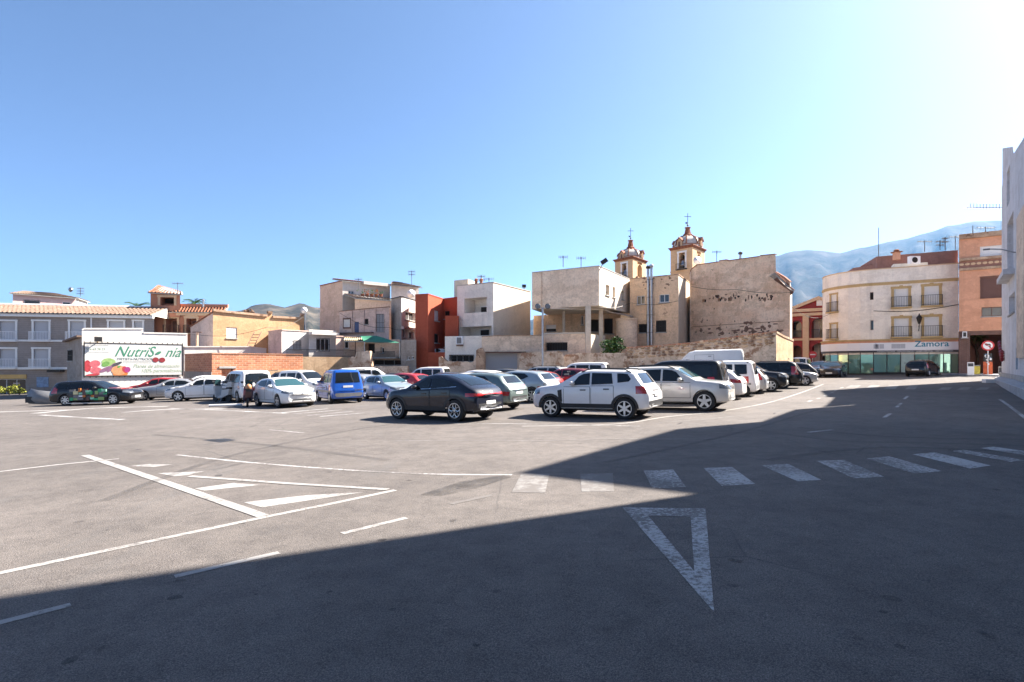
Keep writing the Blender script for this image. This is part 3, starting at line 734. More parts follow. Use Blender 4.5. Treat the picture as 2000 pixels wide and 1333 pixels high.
# terracotta house with lookout tower and arches
d0 = 65
zt = Z(611, d0); a, b = P(300, d0), P(442, d0+1)
r = thing('terracotta_house', 'terracotta house with square lookout tower and arched loggia', 'house', (*P(350, d0), gz(-39)))
f = Facade(r, a, b, zt, 'terracotta_render')
for x0, x1 in ((324, 346), (364, 384)): f.win(x0, 622, x1, 651, 'room', 1.2, pane='terracotta_render', surround='stone_trim', sw=0.22, balcony=('rust_metal', 0.3, 0.9))
f.build(); shell(r, [a, b], zt, 'terracotta_render', 8)
for x0, x1 in ((324, 346), (364, 384)):            # arched heads and dark doors of the loggia
    u0, u1 = f.U(x0), f.U(x1); zc = Z(622, d0); mb = MB(); pts = [f.pt(u0-0.22, zc, 0.06), f.pt(u1+0.22, zc, 0.06)]
    for k in range(9):
        an = math.pi*k/8; pts.append(f.pt((u0+u1)/2+math.cos(an)*((u1-u0)/2+0.22), zc+0.05+math.sin(an)*0.55, 0.06))
    mb.sweep(pts, Vector((f.n.x, f.n.y, 0))*0.05); mb.build('arch_head', 'stone_trim', r)
    mb = MB(); f.slab(mb, u0+0.25, u1-0.25, Z(651, d0), Z(626, d0), -1.18, -1.1); mb.build('door', 'wood_brown', r)
tiles(r, f.pt(-0.3, zt+0.05, 0.4), f.pt(f.L, zt+0.05, 0.4), f.pt(-0.3, zt+0.75, -0.5), f.pt(f.L, zt+0.75, -0.5), 'roof_tile_red', 0.34, 0.1, 3)
f.band(611, 617, 0.22, 'stone_trim', 'cornice', zz=(zt-0.3, zt))
g = MB(); f.slab(g, 0, f.L, zt+0.75, zt+1.1, -0.8, -0.45); g.build('parapet', 'terracotta_render', r)
a2, b2 = P(294, d0-0.5), P(352, d0+0.2); zt2 = Z(574, d0)
ft = Facade(r, a2, b2, zt2, 'terracotta_render', bottom=zt-0.5, name='tower_wall'); ft.win(313, 581, 340, 597, 'room', 1.5, pane='dark_room', surround='stone_trim', sw=0.25); ft.build()
shell(r, [a2, b2], zt2, 'terracotta_render', 3.4, bottom=zt-0.5)
tiles(r, ft.pt(-0.2, zt2+0.05, 0.3), ft.pt(ft.L+0.4, zt2-0.1, 0.3), ft.pt(0.1, zt2+1.2, -2.6), ft.pt(ft.L-0.6, zt2+0.55, -2.6), 'roof_tile_red', 0.34, 0.1, 5)
g = MB(); g.sweep([ft.pt(-0.2, zt2, 0.2), ft.pt(-0.2, zt2, -3), ft.pt(-0.2, zt2+1.3, -2.7)], Vector((ft.u.x, ft.u.y, 0))*0.25); g.build('gable', 'terracotta_render', r)
antenna('television_aerial', 'single aerial above the terracotta lookout tower', 347, 552, 572, 66, 1, w=1.2)

# billboard building with printed banner
d0 = 47.0
a, b = P(160, d0*0.985), P(366, d0*1.098)
r = thing('billboard_house', 'white washed low house carrying a big banner', 'house', (*P(260, 49), gz(-33)))
f = Facade(r, a, b, 4.0, 'white_wash'); f.toppx([(160, 645), (165, 643), (279, 643), (280, 651), (366, 653)]); f.build()
coping(f, 'white_wash', 0.12, 0.05)
a0 = P(131, 50.5); f0 = Facade(r, a0, a, Z(668, 50), 'grey_concrete'); f0.toppx([(131, 668), (160, 658)])
f0.win(133, 685, 142, 705, 'dark', 0.1, frame='wood_brown', grille=True); f0.build(); coping(f0, 'roof_tile', 0.14, 0.35, 'eave')
shell(r, [a0, a, b], Z(668, 50), 'white_wash', 7)
# banner
plaster('banner_white', (0.58, 0.58, 0.56), (0.52, 0.52, 0.50), 0.15, streak=0.06, bump=0.05)
simple('print_green', (0.035, 0.19, 0.11), 0.6); simple('print_pale', (0.30, 0.38, 0.27), 0.6); simple('print_grey', (0.16, 0.20, 0.19), 0.6)
for nm, c in (('print_red', (0.36, 0.03, 0.04)), ('print_pink', (0.46, 0.10, 0.12)), ('print_leaf', (0.12, 0.26, 0.06)), ('print_purple', (0.20, 0.09, 0.16)), ('print_orange', (0.5, 0.16, 0.03)),
              ('print_peach', (0.52, 0.24, 0.11)), ('print_magenta', (0.3, 0.03, 0.17)), ('print_cherry', (0.22, 0.015, 0.02)), ('print_lime', (0.25, 0.38, 0.13)), ('print_black', (0.05, 0.05, 0.06))):
    simple(nm, c, 0.6, vary=0.25, vscale=6)
bn = thing('banner', 'large white advertising banner with fruit and green lettering', 'banner', f.pt(f.U(260), Z(735, 49), 0.1))
u0, u1 = f.U(164), f.U(356); zb0, zb1 = f.uv(260, 734)[1], f.uv(260, 672)[1]
g = MB(); f.slab(g, u0, u1, zb0, zb1, 0.10, 0.13); g.build('sheet', 'banner_white', bn)
g = MB()
for p, q in (((u0, zb0), (u1, zb0)), ((u1, zb0), (u1, zb1)), ((u1, zb1), (u0, zb1)), ((u0, zb1), (u0, zb0))): g.tube([f.pt(p[0], p[1], 0.12), f.pt(q[0], q[1], 0.12)], 0.045, 6)
for i in range(19):
    t = u0+(u1-u0)*i/18; f.slab(g, t-0.025, t+0.025, zb1, zb1+0.13, 0.05, 0.14); f.slab(g, t-0.025, t+0.025, zb0-0.13, zb0, 0.05, 0.14)
g.build('frame', 'dark_metal', bn)
U3 = (f.u.x, f.u.y, 0); UP = (0, 0, 1)
W_ = u1-u0; Hh = zb1-zb0
def bt(body, fx, fy, size, mat, shear=0.3, xs=1.0, bold=0.0): text_mesh('lettering', body, size, mat, f.pt(u0+W_*fx, zb0+Hh*fy, 0.136), U3, UP, bn, shear, 0.004, 'LEFT', xs, bold)
bt('Nutri', 0.28, 0.60, 1.25, 'print_green', 0.5, 0.86, 0.004); bt('S', 0.615, 0.60, 1.3, 'print_green', 0.4, 0.8, 0.004); bt('nia', 0.80, 0.60, 1.25, 'print_green', 0.5, 0.86, 0.004)
bt('DIETISTA-NUTRICIONISTA', 0.31, 0.49, 0.26, 'print_grey', 0, 1.05)
bt('Planes de alimentación', 0.47, 0.25, 0.42, 'print_pale', 0.35, 0.92); bt('100% personalizados', 0.55, 0.10, 0.42, 'print_pale', 0.35, 0.9)
bt('676 63 28 23', 0.02, 0.79, 0.24, 'print_pale', 0.0)
g = MB()
for xa, xb, z in ((.02, .23, .93), (.02, .23, .72), (.37, .66, .45), (.37, .66, .40)):
    g = MB(); f.slab(g, u0+W_*xa, u0+W_*xb, zb0+Hh*z, zb0+Hh*z+0.022, 0.131, 0.136); g.build('rule_line', 'print_grey', bn)
def blob(mat, fx, fy, rx, rz, rot=0.0, off=0.134, name='printed_fruit', seg=14):
    g = MB(); pts = []
    for k in range(seg):
        an = 2*math.pi*k/seg; x, z = math.cos(an)*rx, math.sin(an)*rz
        pts.append(f.pt(u0+W_*fx+x*math.cos(rot)-z*math.sin(rot), zb0+Hh*fy+x*math.sin(rot)+z*math.cos(rot), off))
    g.sweep(pts, Vector((f.n.x, f.n.y, 0))*0.004); g.build(name, mat, bn)
for i, (mt, fx, fy, rx, rz, ro) in enumerate((
    ('print_red', 0.03, 0.30, 0.25, 0.5, 0), ('print_pink', 0.10, 0.37, 0.38, 0.3, 0.2), ('print_lime', 0.23, 0.42, 0.5, 0.34, 0), ('print_leaf', 0.20, 0.36, 0.3, 0.2, 0.5),
    ('print_pink', 0.11, 0.17, 0.42, 0.28, -0.1), ('print_purple', 0.20, 0.20, 0.5, 0.16, 0.5), ('print_purple', 0.26, 0.26, 0.5, 0.16, 0.9), ('print_black', 0.31, 0.36, 0.42, 0.12, 0.5),
    ('print_orange', 0.345, 0.06, 0.55, 0.22, 0), ('print_peach', 0.33, 0.17, 0.55, 0.40, 0), ('print_red', 0.39, 0.19, 0.2, 0.3, 0.3), ('print_magenta', 0.415, 0.19, 0.22, 0.24, 0), ('print_red', 0.08, 0.04, 0.5, 0.09, 0.1),
    ('print_cherry', 0.705, 0.50, 0.24, 0.22, 0), ('print_cherry', 0.775, 0.495, 0.24, 0.22, 0), ('print_green', 0.735, 0.72, 0.24, 0.11, 0.5), ('print_leaf', 0.33, 0.28, 0.12, 0.09, 0.4))):
    blob(mt, fx, fy, rx, rz, ro, 0.132+i*0.0012)
fl = thing('floodlight', 'floodlight on short bracket above the banner', 'floodlight', f.pt(f.U(190), Z(672, 48), 0.5))
g = MB(); t = f.U(190); g.tube([f.pt(t, Z(671, 48), 0.0), f.pt(t, Z(668, 48), 0.45)], 0.04); g.build('bracket', 'yellow_ochre', fl)
g = MB(); f.slab(g, t-0.26, t+0.26, Z(669, 48), Z(660, 48), 0.42, 0.6); g.build('lamp_head', 'dark_metal', fl)

# ochre shed building behind the brick wall
d0 = 58
a0, a, b = P(372, 60.5), P(416, 57), P(594, 64.5)
r = thing('ochre_building', 'weathered ochre rendered building with broken tiled edge', 'building', (*P(480, 58), gz(-28)))
f0 = Facade(r, a0, a, 5, 'rose_render'); f0.toppx([(372, 639), (415, 611)]); f0.build(); coping(f0, 'roof_tile_red', 0.12, 0.1, 'verge')
f = Facade(r, a, b, 6, 'old_ochre'); f.toppx([(416, 606), (421, 608), (522, 618), (523, 611), (531, 612), (532, 620), (586, 623), (588, 615), (594, 615)])
f.win(442, 640, 463, 661, 'shutter', 0.08, sill=True); f.build(); coping(f, 'rubble', 0.22, 0.16, 'broken_eave')
shell(r, [a0, a, b], Z(639, 60), 'old_ochre', 9)
# rubble heap of tiles on its roof edge
m = MB()
for i in range(26):
    t = f.U(478+random.random()*22); zz = f.zt(t)+0.05+random.random()*0.45*(1-abs((t-f.U(488))/3))
    m.box(-0.2, 0.2, -0.07, 0.07, -0.03, 0.03, M=Matrix.Translation(f.pt(t, zz, -0.3+random.random()*0.3)) @ Matrix.Rotation(random.random()*3, 4, 'Z') @ Matrix.Rotation(0.9, 4, 'Y'))
tag(m.build('loose_tiles', 'roof_tile'), 'loose roof tiles heaped on the ochre building edge', 'tiles', kind='stuff')
dd = thing('satellite_dish', 'white dish on thin pole beside the ochre building end', 'dish', (*P(596, 60), Z(660, 60)))
m = MB(); m.tube([(*P(597, 60), Z(660, 60)), (*P(597, 60), Z(606, 60))], 0.035); m.build('pole', 'steel', dd)
m = MB(); m.lathe([(0.02, 0.1), (0.2, 0.06), (0.34, 0.0)], (*P(594, 59.7), Z(607, 60)), 14, 'Y'); m.build('dish', 'white_metal', dd, True)
# slim flue
fl = thing('flue_pipe', 'slim metal flue on the terracotta roof', 'flue', (*P(397, 64), Z(600, 64)))
m = MB(); m.tube([(*P(397, 64), Z(600, 64)), (*P(397, 64), Z(588, 64))], 0.09, 8); m.build('pipe', 'steel', fl)
m = MB(); m.lathe([(0.16, 0), (0.16, 0.1), (0.02, 0.22)], (*P(397, 64), Z(588, 64)), 8); m.build('cowl', 'steel', fl)

# brick boundary wall, white wall behind it
a0, a, b = P(361, 49.5), P(414, 46.2), P(592, 51.4)
r = thing('brick_wall', 'red hollow brick boundary wall with small dark opening', 'wall', (*P(480, 47), gz(-24)))
f0 = Facade(r, a0, a, 2.7, 'red_brick'); f0.toppx([(361, 693), (414, 691)]); f0.build()
f = Facade(r, a, b, 2.7, 'red_brick'); f.toppx([(414, 691), (592, 693)]); f.win(433, 720, 455, 748, 'dark', 0.3, frame='wood_brown', sill=False); f.build()
g = MB(); f.slab(g, f.U(428), f.U(461), Z(720, 46.5), Z(716, 46.5), 0.0, 0.06); g.build('lintel', 'concrete', r)
g = MB(); f0.slab(g, 0, f0.L, f0.z0, Z(726, 48), 0.0, 0.05); g.build('plinth', 'grey_concrete', r)
g = MB(); f.slab(g, f.U(520), f.L, f.z0, Z(723, 48), 0.0, 0.05); g.build('plinth', 'ochre_wall', r)
for ff in (f0, f): coping(ff, 'red_brick', 0.08, 0.03)
g = MB(); p = [f0.a, f.a, Vector(b)]; mb2 = MB()
for q0, q1, ff in ((f0.a, f.a, f0), (f.a, Vector(b), f)):
    t0, t1 = ff.top[0][1], ff.top[-1][1]
    mb2.quad((q0.x-ff.n.x*.25, q0.y-ff.n.y*.25, ff.z0), (q1.x-ff.n.x*.25, q1.y-ff.n.y*.25, ff.z0), (q1.x-ff.n.x*.25, q1.y-ff.n.y*.25, t1), (q0.x-ff.n.x*.25, q0.y-ff.n.y*.25, t0))
mb2.build('back_face', 'red_brick', r)
a, b = P(360, 51.4), P(520, 56)
r = thing('white_wall', 'white washed yard wall standing behind the brick wall', 'wall', (*P(430, 52), gz(-27)))
f = Facade(r, a, b, 3.5, 'white_wash'); f.toppx([(360, 678), (490, 678), (500, 680), (520, 682)]); f.build(); coping(f, 'white_wash', 0.1, 0.08)
shell(r, [a, b], 3.2, 'white_wash', 0.35, flat=False)
lp = thing('iron_post', 'rusty post with crossbar in the yard by the ochre building', 'post', (*P(385, 54), 3.2))
m = MB(); m.tube([(*P(385, 54), 3.2), (*P(385, 54), Z(650, 54))], 0.11, 8); m.build('post', 'sand_render', lp)
m = MB(); m.box(-0.45, 0.45, -0.05, 0.05, 0, 0.08, M=Matrix.Translation((*P(385, 54), Z(650, 54)))); m.build('crossbar', 'rust_metal', lp)
# ladder-like frame leaning on the ochre building
ld = thing('ladder', 'thin metal ladder leaning on the ochre building', 'ladder', (*P(485, 56.3), 3.0))
p0, p1 = Vector((*P(483, 55.6), Z(676, 55.6))), Vector((*P(497, 56.8), Z(649, 56.8))); off = Vector((0.7, 0, 0))
m = MB(); m.tube([p0, p1], 0.04, 5); m.tube([p0+off, p1+off], 0.04, 5); m.build('rails', 'rust_metal', ld)
for i in range(1, 5): m = MB(); q = p0+(p1-p0)*i/5; m.tube([q, q+off], 0.03, 5); m.build('rung', 'rust_metal', ld)

# low white houses on the terrace
def low_house(name, label, cols, toppy, mats, wins, back=6):
    pts = [P(*c) for c in cols]; d0 = cols[-1][1] if len(cols) == 2 else cols[1][1]
    zt = Z(toppy, d0); r = thing(name, label, 'house', (pts[0][0], pts[0][1], gz(pts[0][0])))
    fs = facades(r, pts, zt, mats)
    for i, w in wins: fs[i].win(*w[:4], **w[4])
    for f in fs: f.build(); coping(f, mats[0], 0.1, 0.07)
    shell(r, pts, zt, mats[0], back); return r, fs
low_house('low_white_house', 'low white house with a pale shuttered window on the terrace', [(524, 56), (550, 53), (603, 55.4)], 645, ['rose_render', 'white_wash'],
          [(1, (573, 666, 587, 683, dict(kind='shutter', r=0.06, grille=True)))])
r, fs = low_house('low_white_house', 'low white house with wide barred window and overhanging slab', [(603, 53.6), (656, 55.6)], 648, ['white_wash'],
          [(0, (618, 662, 643, 686, dict(kind='glass', r=0.12, grille=True, bars=2)))])
fs[0].band(650, 655, 0.7, 'white_wash', 'roof_slab')
low_house('low_pink_house', 'narrow pinkish house wall between white house and awning', [(656, 52.8), (671, 53.4), (696, 53.6)], 658, ['rose_render', 'sand_render'],
          [(1, (672.5, 667, 681, 681, dict(kind='dark', r=0.25)))])
# ------------------------------------------------------------------ centre-left: tall house, grey house, awning terrace
zt = Z(549, 66); a0, a, b = P(625, dz(559, zt)*1.0), P(669, 66), P(762, 70)
r = thing('tall_house', 'tall sand coloured house with white attic terrace and tiled eave', 'house', (*P(680, 66), gz(-20)))
f0 = Facade(r, a0, a, zt, 'sand_render'); f0.toppx([(625, 559), (669, 549)]); f0.build(); coping(f0, 'roof_tile_red', 0.12, 0.06, 'verge')
f = Facade(r, a, b, zt, 'white_render'); f.win(680, 568, 692, 578, 'glass', 0.15, bars=1); f.build()
tiles(r, f.pt(-0.2, zt, 0.35), f.pt(f.L, zt, 0.35), f.pt(-0.2, zt+0.5, -2.5), f.pt(f.L, zt+0.5, -2.5), 'roof_tile_red', 0.3, 0.09, 4)
f.band(553, 559, 0.8, 'white_render', 'awning_slab', 705, 752)
za = Z(583, 62); e0, e1 = Vector((*P(696, 62), za)), Vector((*P(766, 63), za-0.1))
tiles(r, e0, e1, f.pt(f.U(672), za+1.0, 0.02), f.pt(f.L, za+0.9, 0.02), 'roof_tile', 0.26, 0.08, 5, 'lower_tiles')
m = MB(); q0, q1 = P(693, 62.3), P(768, 63.3); m.prism([q0, q1, (q1[0]*1.08, q1[1]*1.08), (q0[0]*1.04, q0[1]*1.04)], gz(-18)-.3, za-0.06); m.build('lower_storey', 'sand_render', r)
shell(r, [a0, a, b], zt-0.1, 'sand_render', 8)
for i in range(5):                                 # plants along the attic terrace
    x, y = P(708+i*9, 65.0); o = thing('potted_plant', 'potted plant with orange leaves on the attic terrace' if i % 2 else 'potted plant with green leaves on the attic terrace', 'plant', (x, y, Z(578, 65)), 'terrace pots')
    m = MB(); m.lathe([(0.16, 0), (0.24, 0.3)], (x, y, Z(580, 65)), 8); m.build('pot', 'roof_tile_red', o)
    m = MB()
    for k in range(22):
        p = Vector((x+random.gauss(0, 0.22), y+random.gauss(0, 0.2), Z(576, 65)+random.random()*0.5)); q = Vector((random.gauss(0, .12), random.gauss(0, .12), 0.08))
        m.quad(p, p+q, p+q+Vector((0.1, 0.05, 0.1)))
    m.build('leaves', 'print_orange' if i % 2 else 'print_leaf', o)
# attic turret to its right
zt2 = Z(561, 70); a, b = P(764, 68.5), P(818, 70.5)
r = thing('attic_turret', 'white attic turret with low tiled hip roof and aerial mast', 'house', (*P(790, 69), gz(-14)))
f = Facade(r, a, b, zt2, 'white_render'); f.build(); shell(r, [a, b], zt2, 'white_render', 5)
tiles(r, f.pt(-0.3, zt2, 0.4), f.pt(f.L+0.3, zt2, 0.4), f.pt(0.9, zt2+0.75, -2), f.pt(f.L-2.0, zt2+0.75, -2), 'roof_tile', 0.28, 0.08, 4)
antenna('lattice_mast', 'tall thin lattice aerial mast on the attic turret', 804, 529, 560, 69, 2, w=0.8)
g = thing('satellite_dish', 'round dish fixed on the white turret wall', 'dish', (*P(803, 67.5), Z(575, 67)))
m = MB(); m.lathe([(0.02, 0.2), (0.3, 0.13), (0.5, 0)], (*P(803, 67.5), Z(573, 67)), 14, 'Y'); m.build('dish', 'white_metal', g, True)
m = MB(); m.tube([(*P(803, 68.6), Z(573, 67)), (*P(803, 67.6), Z(573, 67))], 0.03); m.build('arm', 'steel', g)

# mauve-grey house with blue door
a, b = P(663, 57.0), P(760, 55.6)
r = thing('mauve_house', 'mauve grey house with blue door and tall barred window', 'house', (*P(710, 56), gz(-15)))
f = Facade(r, a, b, 6, 'rose_render'); f.toppx([(663, 609), (712, 604), (760, 600)])
f.win(692, 629, 701, 651, 'door', 0.1, pane='blue_paint'); f.win(712, 623, 719.5, 634, 'dark', 0.18, frame='dark_metal'); f.win(736, 614.5, 750, 648, 'shutter', 0.06, pane='shutter_grey', grille=True)
f.build(); coping(f, 'rust_metal', 0.06, 0.08, 'edge_flashing'); shell(r, [a, b], Z(609, 57), 'rose_render', 6)
g = MB(); f.slab(g, f.U(672), f.U(685), Z(640, 56), Z(622, 56), 0.02, 0.08); g.build('wall_panel', 'curtain', r)
g = MB()
for z in (622, 640): f.slab(g, f.U(671), f.U(686), Z(z, 56)-0.07, Z(z, 56)+0.07, 0.08, 0.14)
for x in (671, 685): f.slab(g, f.U(x), f.U(x+1), Z(640, 56), Z(622, 56), 0.08, 0.13)
g.build('panel_frame', 'wood_brown', r)
for x in (687, 710, 733):
    g = MB(); f.slab(g, f.U(x), f.U(x)+0.09, Z(650, 56), f.zt(f.U(x))-0.1, 0.0, 0.10); g.build('downpipe', 'rose_render', r)
f.band(650, 652, 0.35, 'rust_metal', 'ledge', 655, 730)
# terrace with green awning
d0 = 51.5
a, b = P(696, 52.5), P(781, 51.0)
r = thing('terrace_house', 'shaded terrace house under a green awning', 'house', (*P(740, 52), gz(-12)))
f = Facade(r, a, b, Z(664, 52), 'sand_render'); f.win(711, 671, 732, 690, 'dark', 0.8, frame='wood_brown', sill=False); f.win(743, 679, 750, 690, 'dark', 0.3); f.win(724, 703, 785, 714, 'dark', 0.6, frame='concrete', bars=2)
f.build(); shell(r, [a, b], Z(664, 52), 'sand_render', 5)
f.band(698, 701, 0.8, 'concrete', 'terrace_slab')
g = MB(); nb = 36
for i in range(nb+1):
    t = f.U(724)+(f.U(779)-f.U(724))*i/nb; f.slab(g, t-0.01, t+0.01, Z(698, 51.5), Z(688, 51.5), 0.7, 0.72)
f.slab(g, f.U(724), f.U(779), Z(688, 51.5), Z(687.3, 51.5), 0.68, 0.74); g.build('railing', 'dark_metal', r)
simple('awning_green', (0.02, 0.16, 0.09), 0.7, vary=0.2, vscale=1.5); simple('awning_cream', (0.6, 0.5, 0.3), 0.7, vary=0.2)
aw = thing('green_awning', 'faded green canvas awning sagging over the terrace', 'awning', (*P(742, 50), Z(690, 50)))
m = MB(); n_ = 12
p00, p10, p11, p01 = Vector((*P(704, 52.4), Z(657, 52.4))), Vector((*P(735, 52.2), Z(656, 52.2))), Vector((*P(781, 48.5), Z(670, 48.5))), Vector((*P(712, 49.3), Z(669, 49.3)))
for i in range(n_+1):
    for j in range(n_+1):
        s, t = i/n_, j/n_; q = (p00*(1-s)+p10*s)*(1-t)+(p01*(1-s)+p11*s)*t
        m.v.append((q.x, q.y, q.z-0.25*math.sin(math.pi*s)*math.sin(math.pi*t)))
for i in range(n_):
    for j in range(n_): k = i*(n_+1)+j; m.f.append((k, k+1, k+n_+2, k+n_+1)); m.m.append(0)
m.build('canvas', 'awning_green', aw, True)
for q in (p11, p01): m = MB(); m.tube([q, (q.x, q.y, Z(700, q.y))], 0.03); m.build('pole', 'steel', aw)
ac = thing('corrugated_awning', 'cream corrugated sheet roof beside the green awning', 'awning', (*P(690, 52), Z(668, 52)))
tiles(ac, (*P(671, 51.8), Z(666, 51.8)), (*P(712, 51.4), Z(667, 51.4)), (*P(673, 53.4), Z(660, 53.4)), (*P(712, 53.2), Z(661, 53.2)), 'awning_cream', 0.2, 0.05, 1, 'sheet')
m = MB(); m.tube([(*P(694, 51.6), Z(667, 51.6)), (*P(694, 51.6), Z(698, 51.6))], 0.035); m.build('pole', 'dark_metal', ac)

# ochre terrace wall with railing
a, b = P(592, 48.0), P(682, 50.4)
r = thing('terrace_wall', 'ochre stained terrace wall topped by a thin railing', 'wall', (*P(640, 49), gz(-16)))
f = Facade(r, a, b, 2.4, 'ochre_wall'); f.toppx([(592, 697), (682, 698)]); f.build(); shell(r, [a, b], Z(697.5, 49), 'ochre_wall', 2.5)
g = MB(); u0 = f.U(560); u1 = f.U(694); n_ = 70
for i in range(n_+1):
    t = u0+(u1-u0)*i/n_; f.slab(g, t-0.01, t+0.01, Z(698, 49), Z(684, 49), -0.1, -0.08)
f.slab(g, u0, u1, Z(684, 49), Z(683, 49), -0.12, -0.06); f.slab(g, u0, u1, Z(696, 49), Z(695.2, 49), -0.12, -0.06); g.build('railing', 'dark_metal', r)
# ruined plaster stub walls in the middle
def ruin(name, label, pxs, d0, d1, tops, mat, thick=0.45, extra=None, seed=1, jag=0.12):
    rnd = random.Random(seed); a, b = P(pxs[0], d0), P(pxs[1], d1)
    r = thing(name, label, 'wall', (a[0], a[1], gz(a[0])))
    f = Facade(r, a, b, 3, mat)
    pts = []
    for (x0, y0), (x1, y1) in zip(tops, tops[1:]):
        n_ = max(1, int(abs(x1-x0)/3))
        for i in range(n_): pts.append((x0+(x1-x0)*i/n_, y0+(y1-y0)*i/n_+(rnd.random()-0.5)*jag*22))
    pts.append(tops[-1]); f.toppx(pts)
    if extra: extra(f)
    f.build()
    g = MB()                                       # ragged top and back face
    for (u0, z0), (u1, z1) in zip(f.top, f.top[1:]):
        g.quad(f.pt(u0, z0), f.pt(u1, z1), f.pt(u1, z1, -thick), f.pt(u0, z0, -thick)); g.quad(f.pt(u0, z0, -thick), f.pt(u1, z1, -thick), f.pt(u1, f.z0, -thick), f.pt(u0, f.z0, -thick))
    for t in (0, f.L): g.quad(f.pt(t, f.z0), f.pt(t, f.zt(t)), f.pt(t, f.zt(t), -thick), f.pt(t, f.z0, -thick))
    g.build('wall_core', 'rubble', r); return r, f
ruin('ruined_wall', 'broken plaster wall stub beside the ochre terrace wall', (680, 726), 48.4, 48.0, [(680, 699), (693, 697), (696, 688), (722, 686), (724, 705), (726, 716)], 'ruin_plaster', seed=2)
ruin('yard_wall', 'low rough wall in front of the terrace house', (724, 796), 47.8, 47.5, [(724, 716), (796, 715)], 'ruin_plaster', seed=3, jag=0.04)
# concrete stair shaft and white flat with dark windows
a0, a, b = P(764, 57.0), P(784, 55.0), P(813, 58.5)
r = thing('concrete_shaft_house', 'narrow house with bare concrete shaft and white upper wall', 'house', (*P(785, 56), gz(-11)))
zt = Z(580, 55); f0, f = facades(r, [a0, a, b], zt, ['grey_concrete', 'white_render'])
f.win(792, 610, 811, 626, 'dark', 0.3, frame='white_metal', bars=1); f.win(787, 642, 792, 660, 'dark', 0.2); f.win(799, 648, 808, 662, 'dark', 0.3)
f0.build(); f.build(); coping(f0, 'dark_metal', 0.08, 0.1); coping(f, 'dark_metal', 0.08, 0.05); shell(r, [a0, a, b], zt, 'grey_concrete', 5)
f.band(640, 645, 0.25, 'rose_render', 'ledge')
a, b = P(783, 49.6), P(813, 49.2)
r = thing('pale_yard_wall', 'pale yard wall with two small square openings', 'wall', (*P(800, 49), gz(-9)))
f = Facade(r, a, b, Z(664, 49.5), 'grey_concrete'); f.win(795, 697, 800, 703, 'dark', 0.2); f.win(803, 696, 808, 702, 'dark', 0.2); f.build(); shell(r, [a, b], Z(664, 49.5), 'grey_concrete', 3)

# red modern house
zt = Z(575, 50.5)
p0, p1, p2, p3 = P(811, dz(576.5, zt)), P(836, 50.5), P(866, dz(581, zt)+1.5), P(896, dz(578, zt)+1.2)
r = thing('red_house', 'brick red modern house with recessed court', 'house', (*P(836, 51), gz(-8)))
fA, fB, fC = facades(r, [p0, p1, p2, p3], zt, 'red_render')
fB.win(848.5, 607, 857.5, 627, 'shutter', 0.12, pane='shutter_grey'); fB.win(848.5, 652, 857.5, 670, 'dark', 0.2, frame='dark_metal')
fC.win(867.5, 608, 878, 623, 'glass', 0.2, frame='dark_metal', bars=2); fC.win(867.5, 655, 872, 678, 'dark', 0.2)
for q in (fA, fB, fC): q.build(); coping(q, 'red_render', 0.08, 0.04)
shell(r, [p0, p1, p2, p3], zt, 'red_render', 6)
g = MB(); q0, q1 = P(836, 50.45), P(872, 50.2); g.prism([q0, q1, (q1[0], q1[1]+0.5), (q0[0], q0[1]+0.5)], gz(-7)-.3, Z(688.5, 50.3)); g.build('court_wall', 'red_render', r)
g = MB(); q0, q1 = P(869.5, 51.5), P(895, 51.5); g.prism([q0, q1, (q1[0], q1[1]+1.8), (q0[0]+.2, q0[1]+1.8)], Z(658, 51.5), Z(617, 51.5)); g.build('oriel_block', 'red_render', r)
for x in (848, 860):
    x_, y_ = P(x, 52.3); o = thing('air_conditioner', 'white outdoor air conditioning unit on the red court wall', 'air conditioner', (x_, y_, Z(688, 52.3)), 'units on the red court wall')
    m = MB(); m.box(-0.4, 0.4, -0.15, 0.15, 0, 0.32, M=Matrix.Translation((x_, y_, Z(688.5, 52.3)))); m.build('casing', 'white_metal', o)
    m = MB(); m.lathe([(0.13, -0.16), (0.13, -0.152)], (x_-0.1, y_, Z(688.5, 52.3)+0.16), 12, 'Y'); m.build('fan', 'dark_metal', o)

# white modern house with loggias and sunlit flank
zt = Z(552, 50); p0, p1, p2 = P(893, dz(559, zt)), P(963.5, 50), P(1036, dz(570, zt))
r = thing('white_modern_house', 'plain white modern block with loggias and sunlit flank', 'house', (*P(963, 50), gz(-2)))
fA, fB = facades(r, [p0, p1, p2], zt, ['shade_white', 'lit_side_render'])
fA.win(907, 582, 950.5, 611, 'room', 1.6); fA.win(898, 638, 960, 656, 'room', 1.6)
fA.build(); fB.win(1034.6, 609, 1035.8, 628, 'dark', 0.1, sill=False) if False else None
fB.build(); coping(fA, 'concrete', 0.07, 0.05); coping(fB, 'concrete', 0.07, 0.05); shell(r, [p0, p1, p2], zt, 'lit_side_render', 6)
for x0, x1, y0, y1, wn_ in ((920, 936, 597, 611, 'window'), (919, 935, 643, 656, 'window'), (951, 959, 642, 656, 'door')):
    g = MB(); fA.slab(g, fA.U(x0), fA.U(x1), Z(y1, 51), Z(y0, 51), -1.58, -1.52); o = g.build(wn_, 'dark_room', r)
    g = MB(); fA.slab(g, fA.U(x0)-.08, fA.U(x1)+.08, Z(y0, 51), Z(y0, 51)+.08, -1.58, -1.48); g.build('lintel', 'white_paint', o)
g = MB(); q0, q1, q2 = P(887, 57), P(914, 56), P(950, 61); g.prism([q0, q1, q2, (q0[0]+1.2, q0[1]+5)], 4, Z(546, 56.2)); g.build('stair_tower', 'lit_side_render', r)
antenna('television_aerial', 'aerial on the white modern block roof', 940, 538, 552, 55, 2, w=0.7); antenna('television_aerial', 'low double aerial on the white modern block roof', 955, 543, 553, 56, 1, w=0.9)
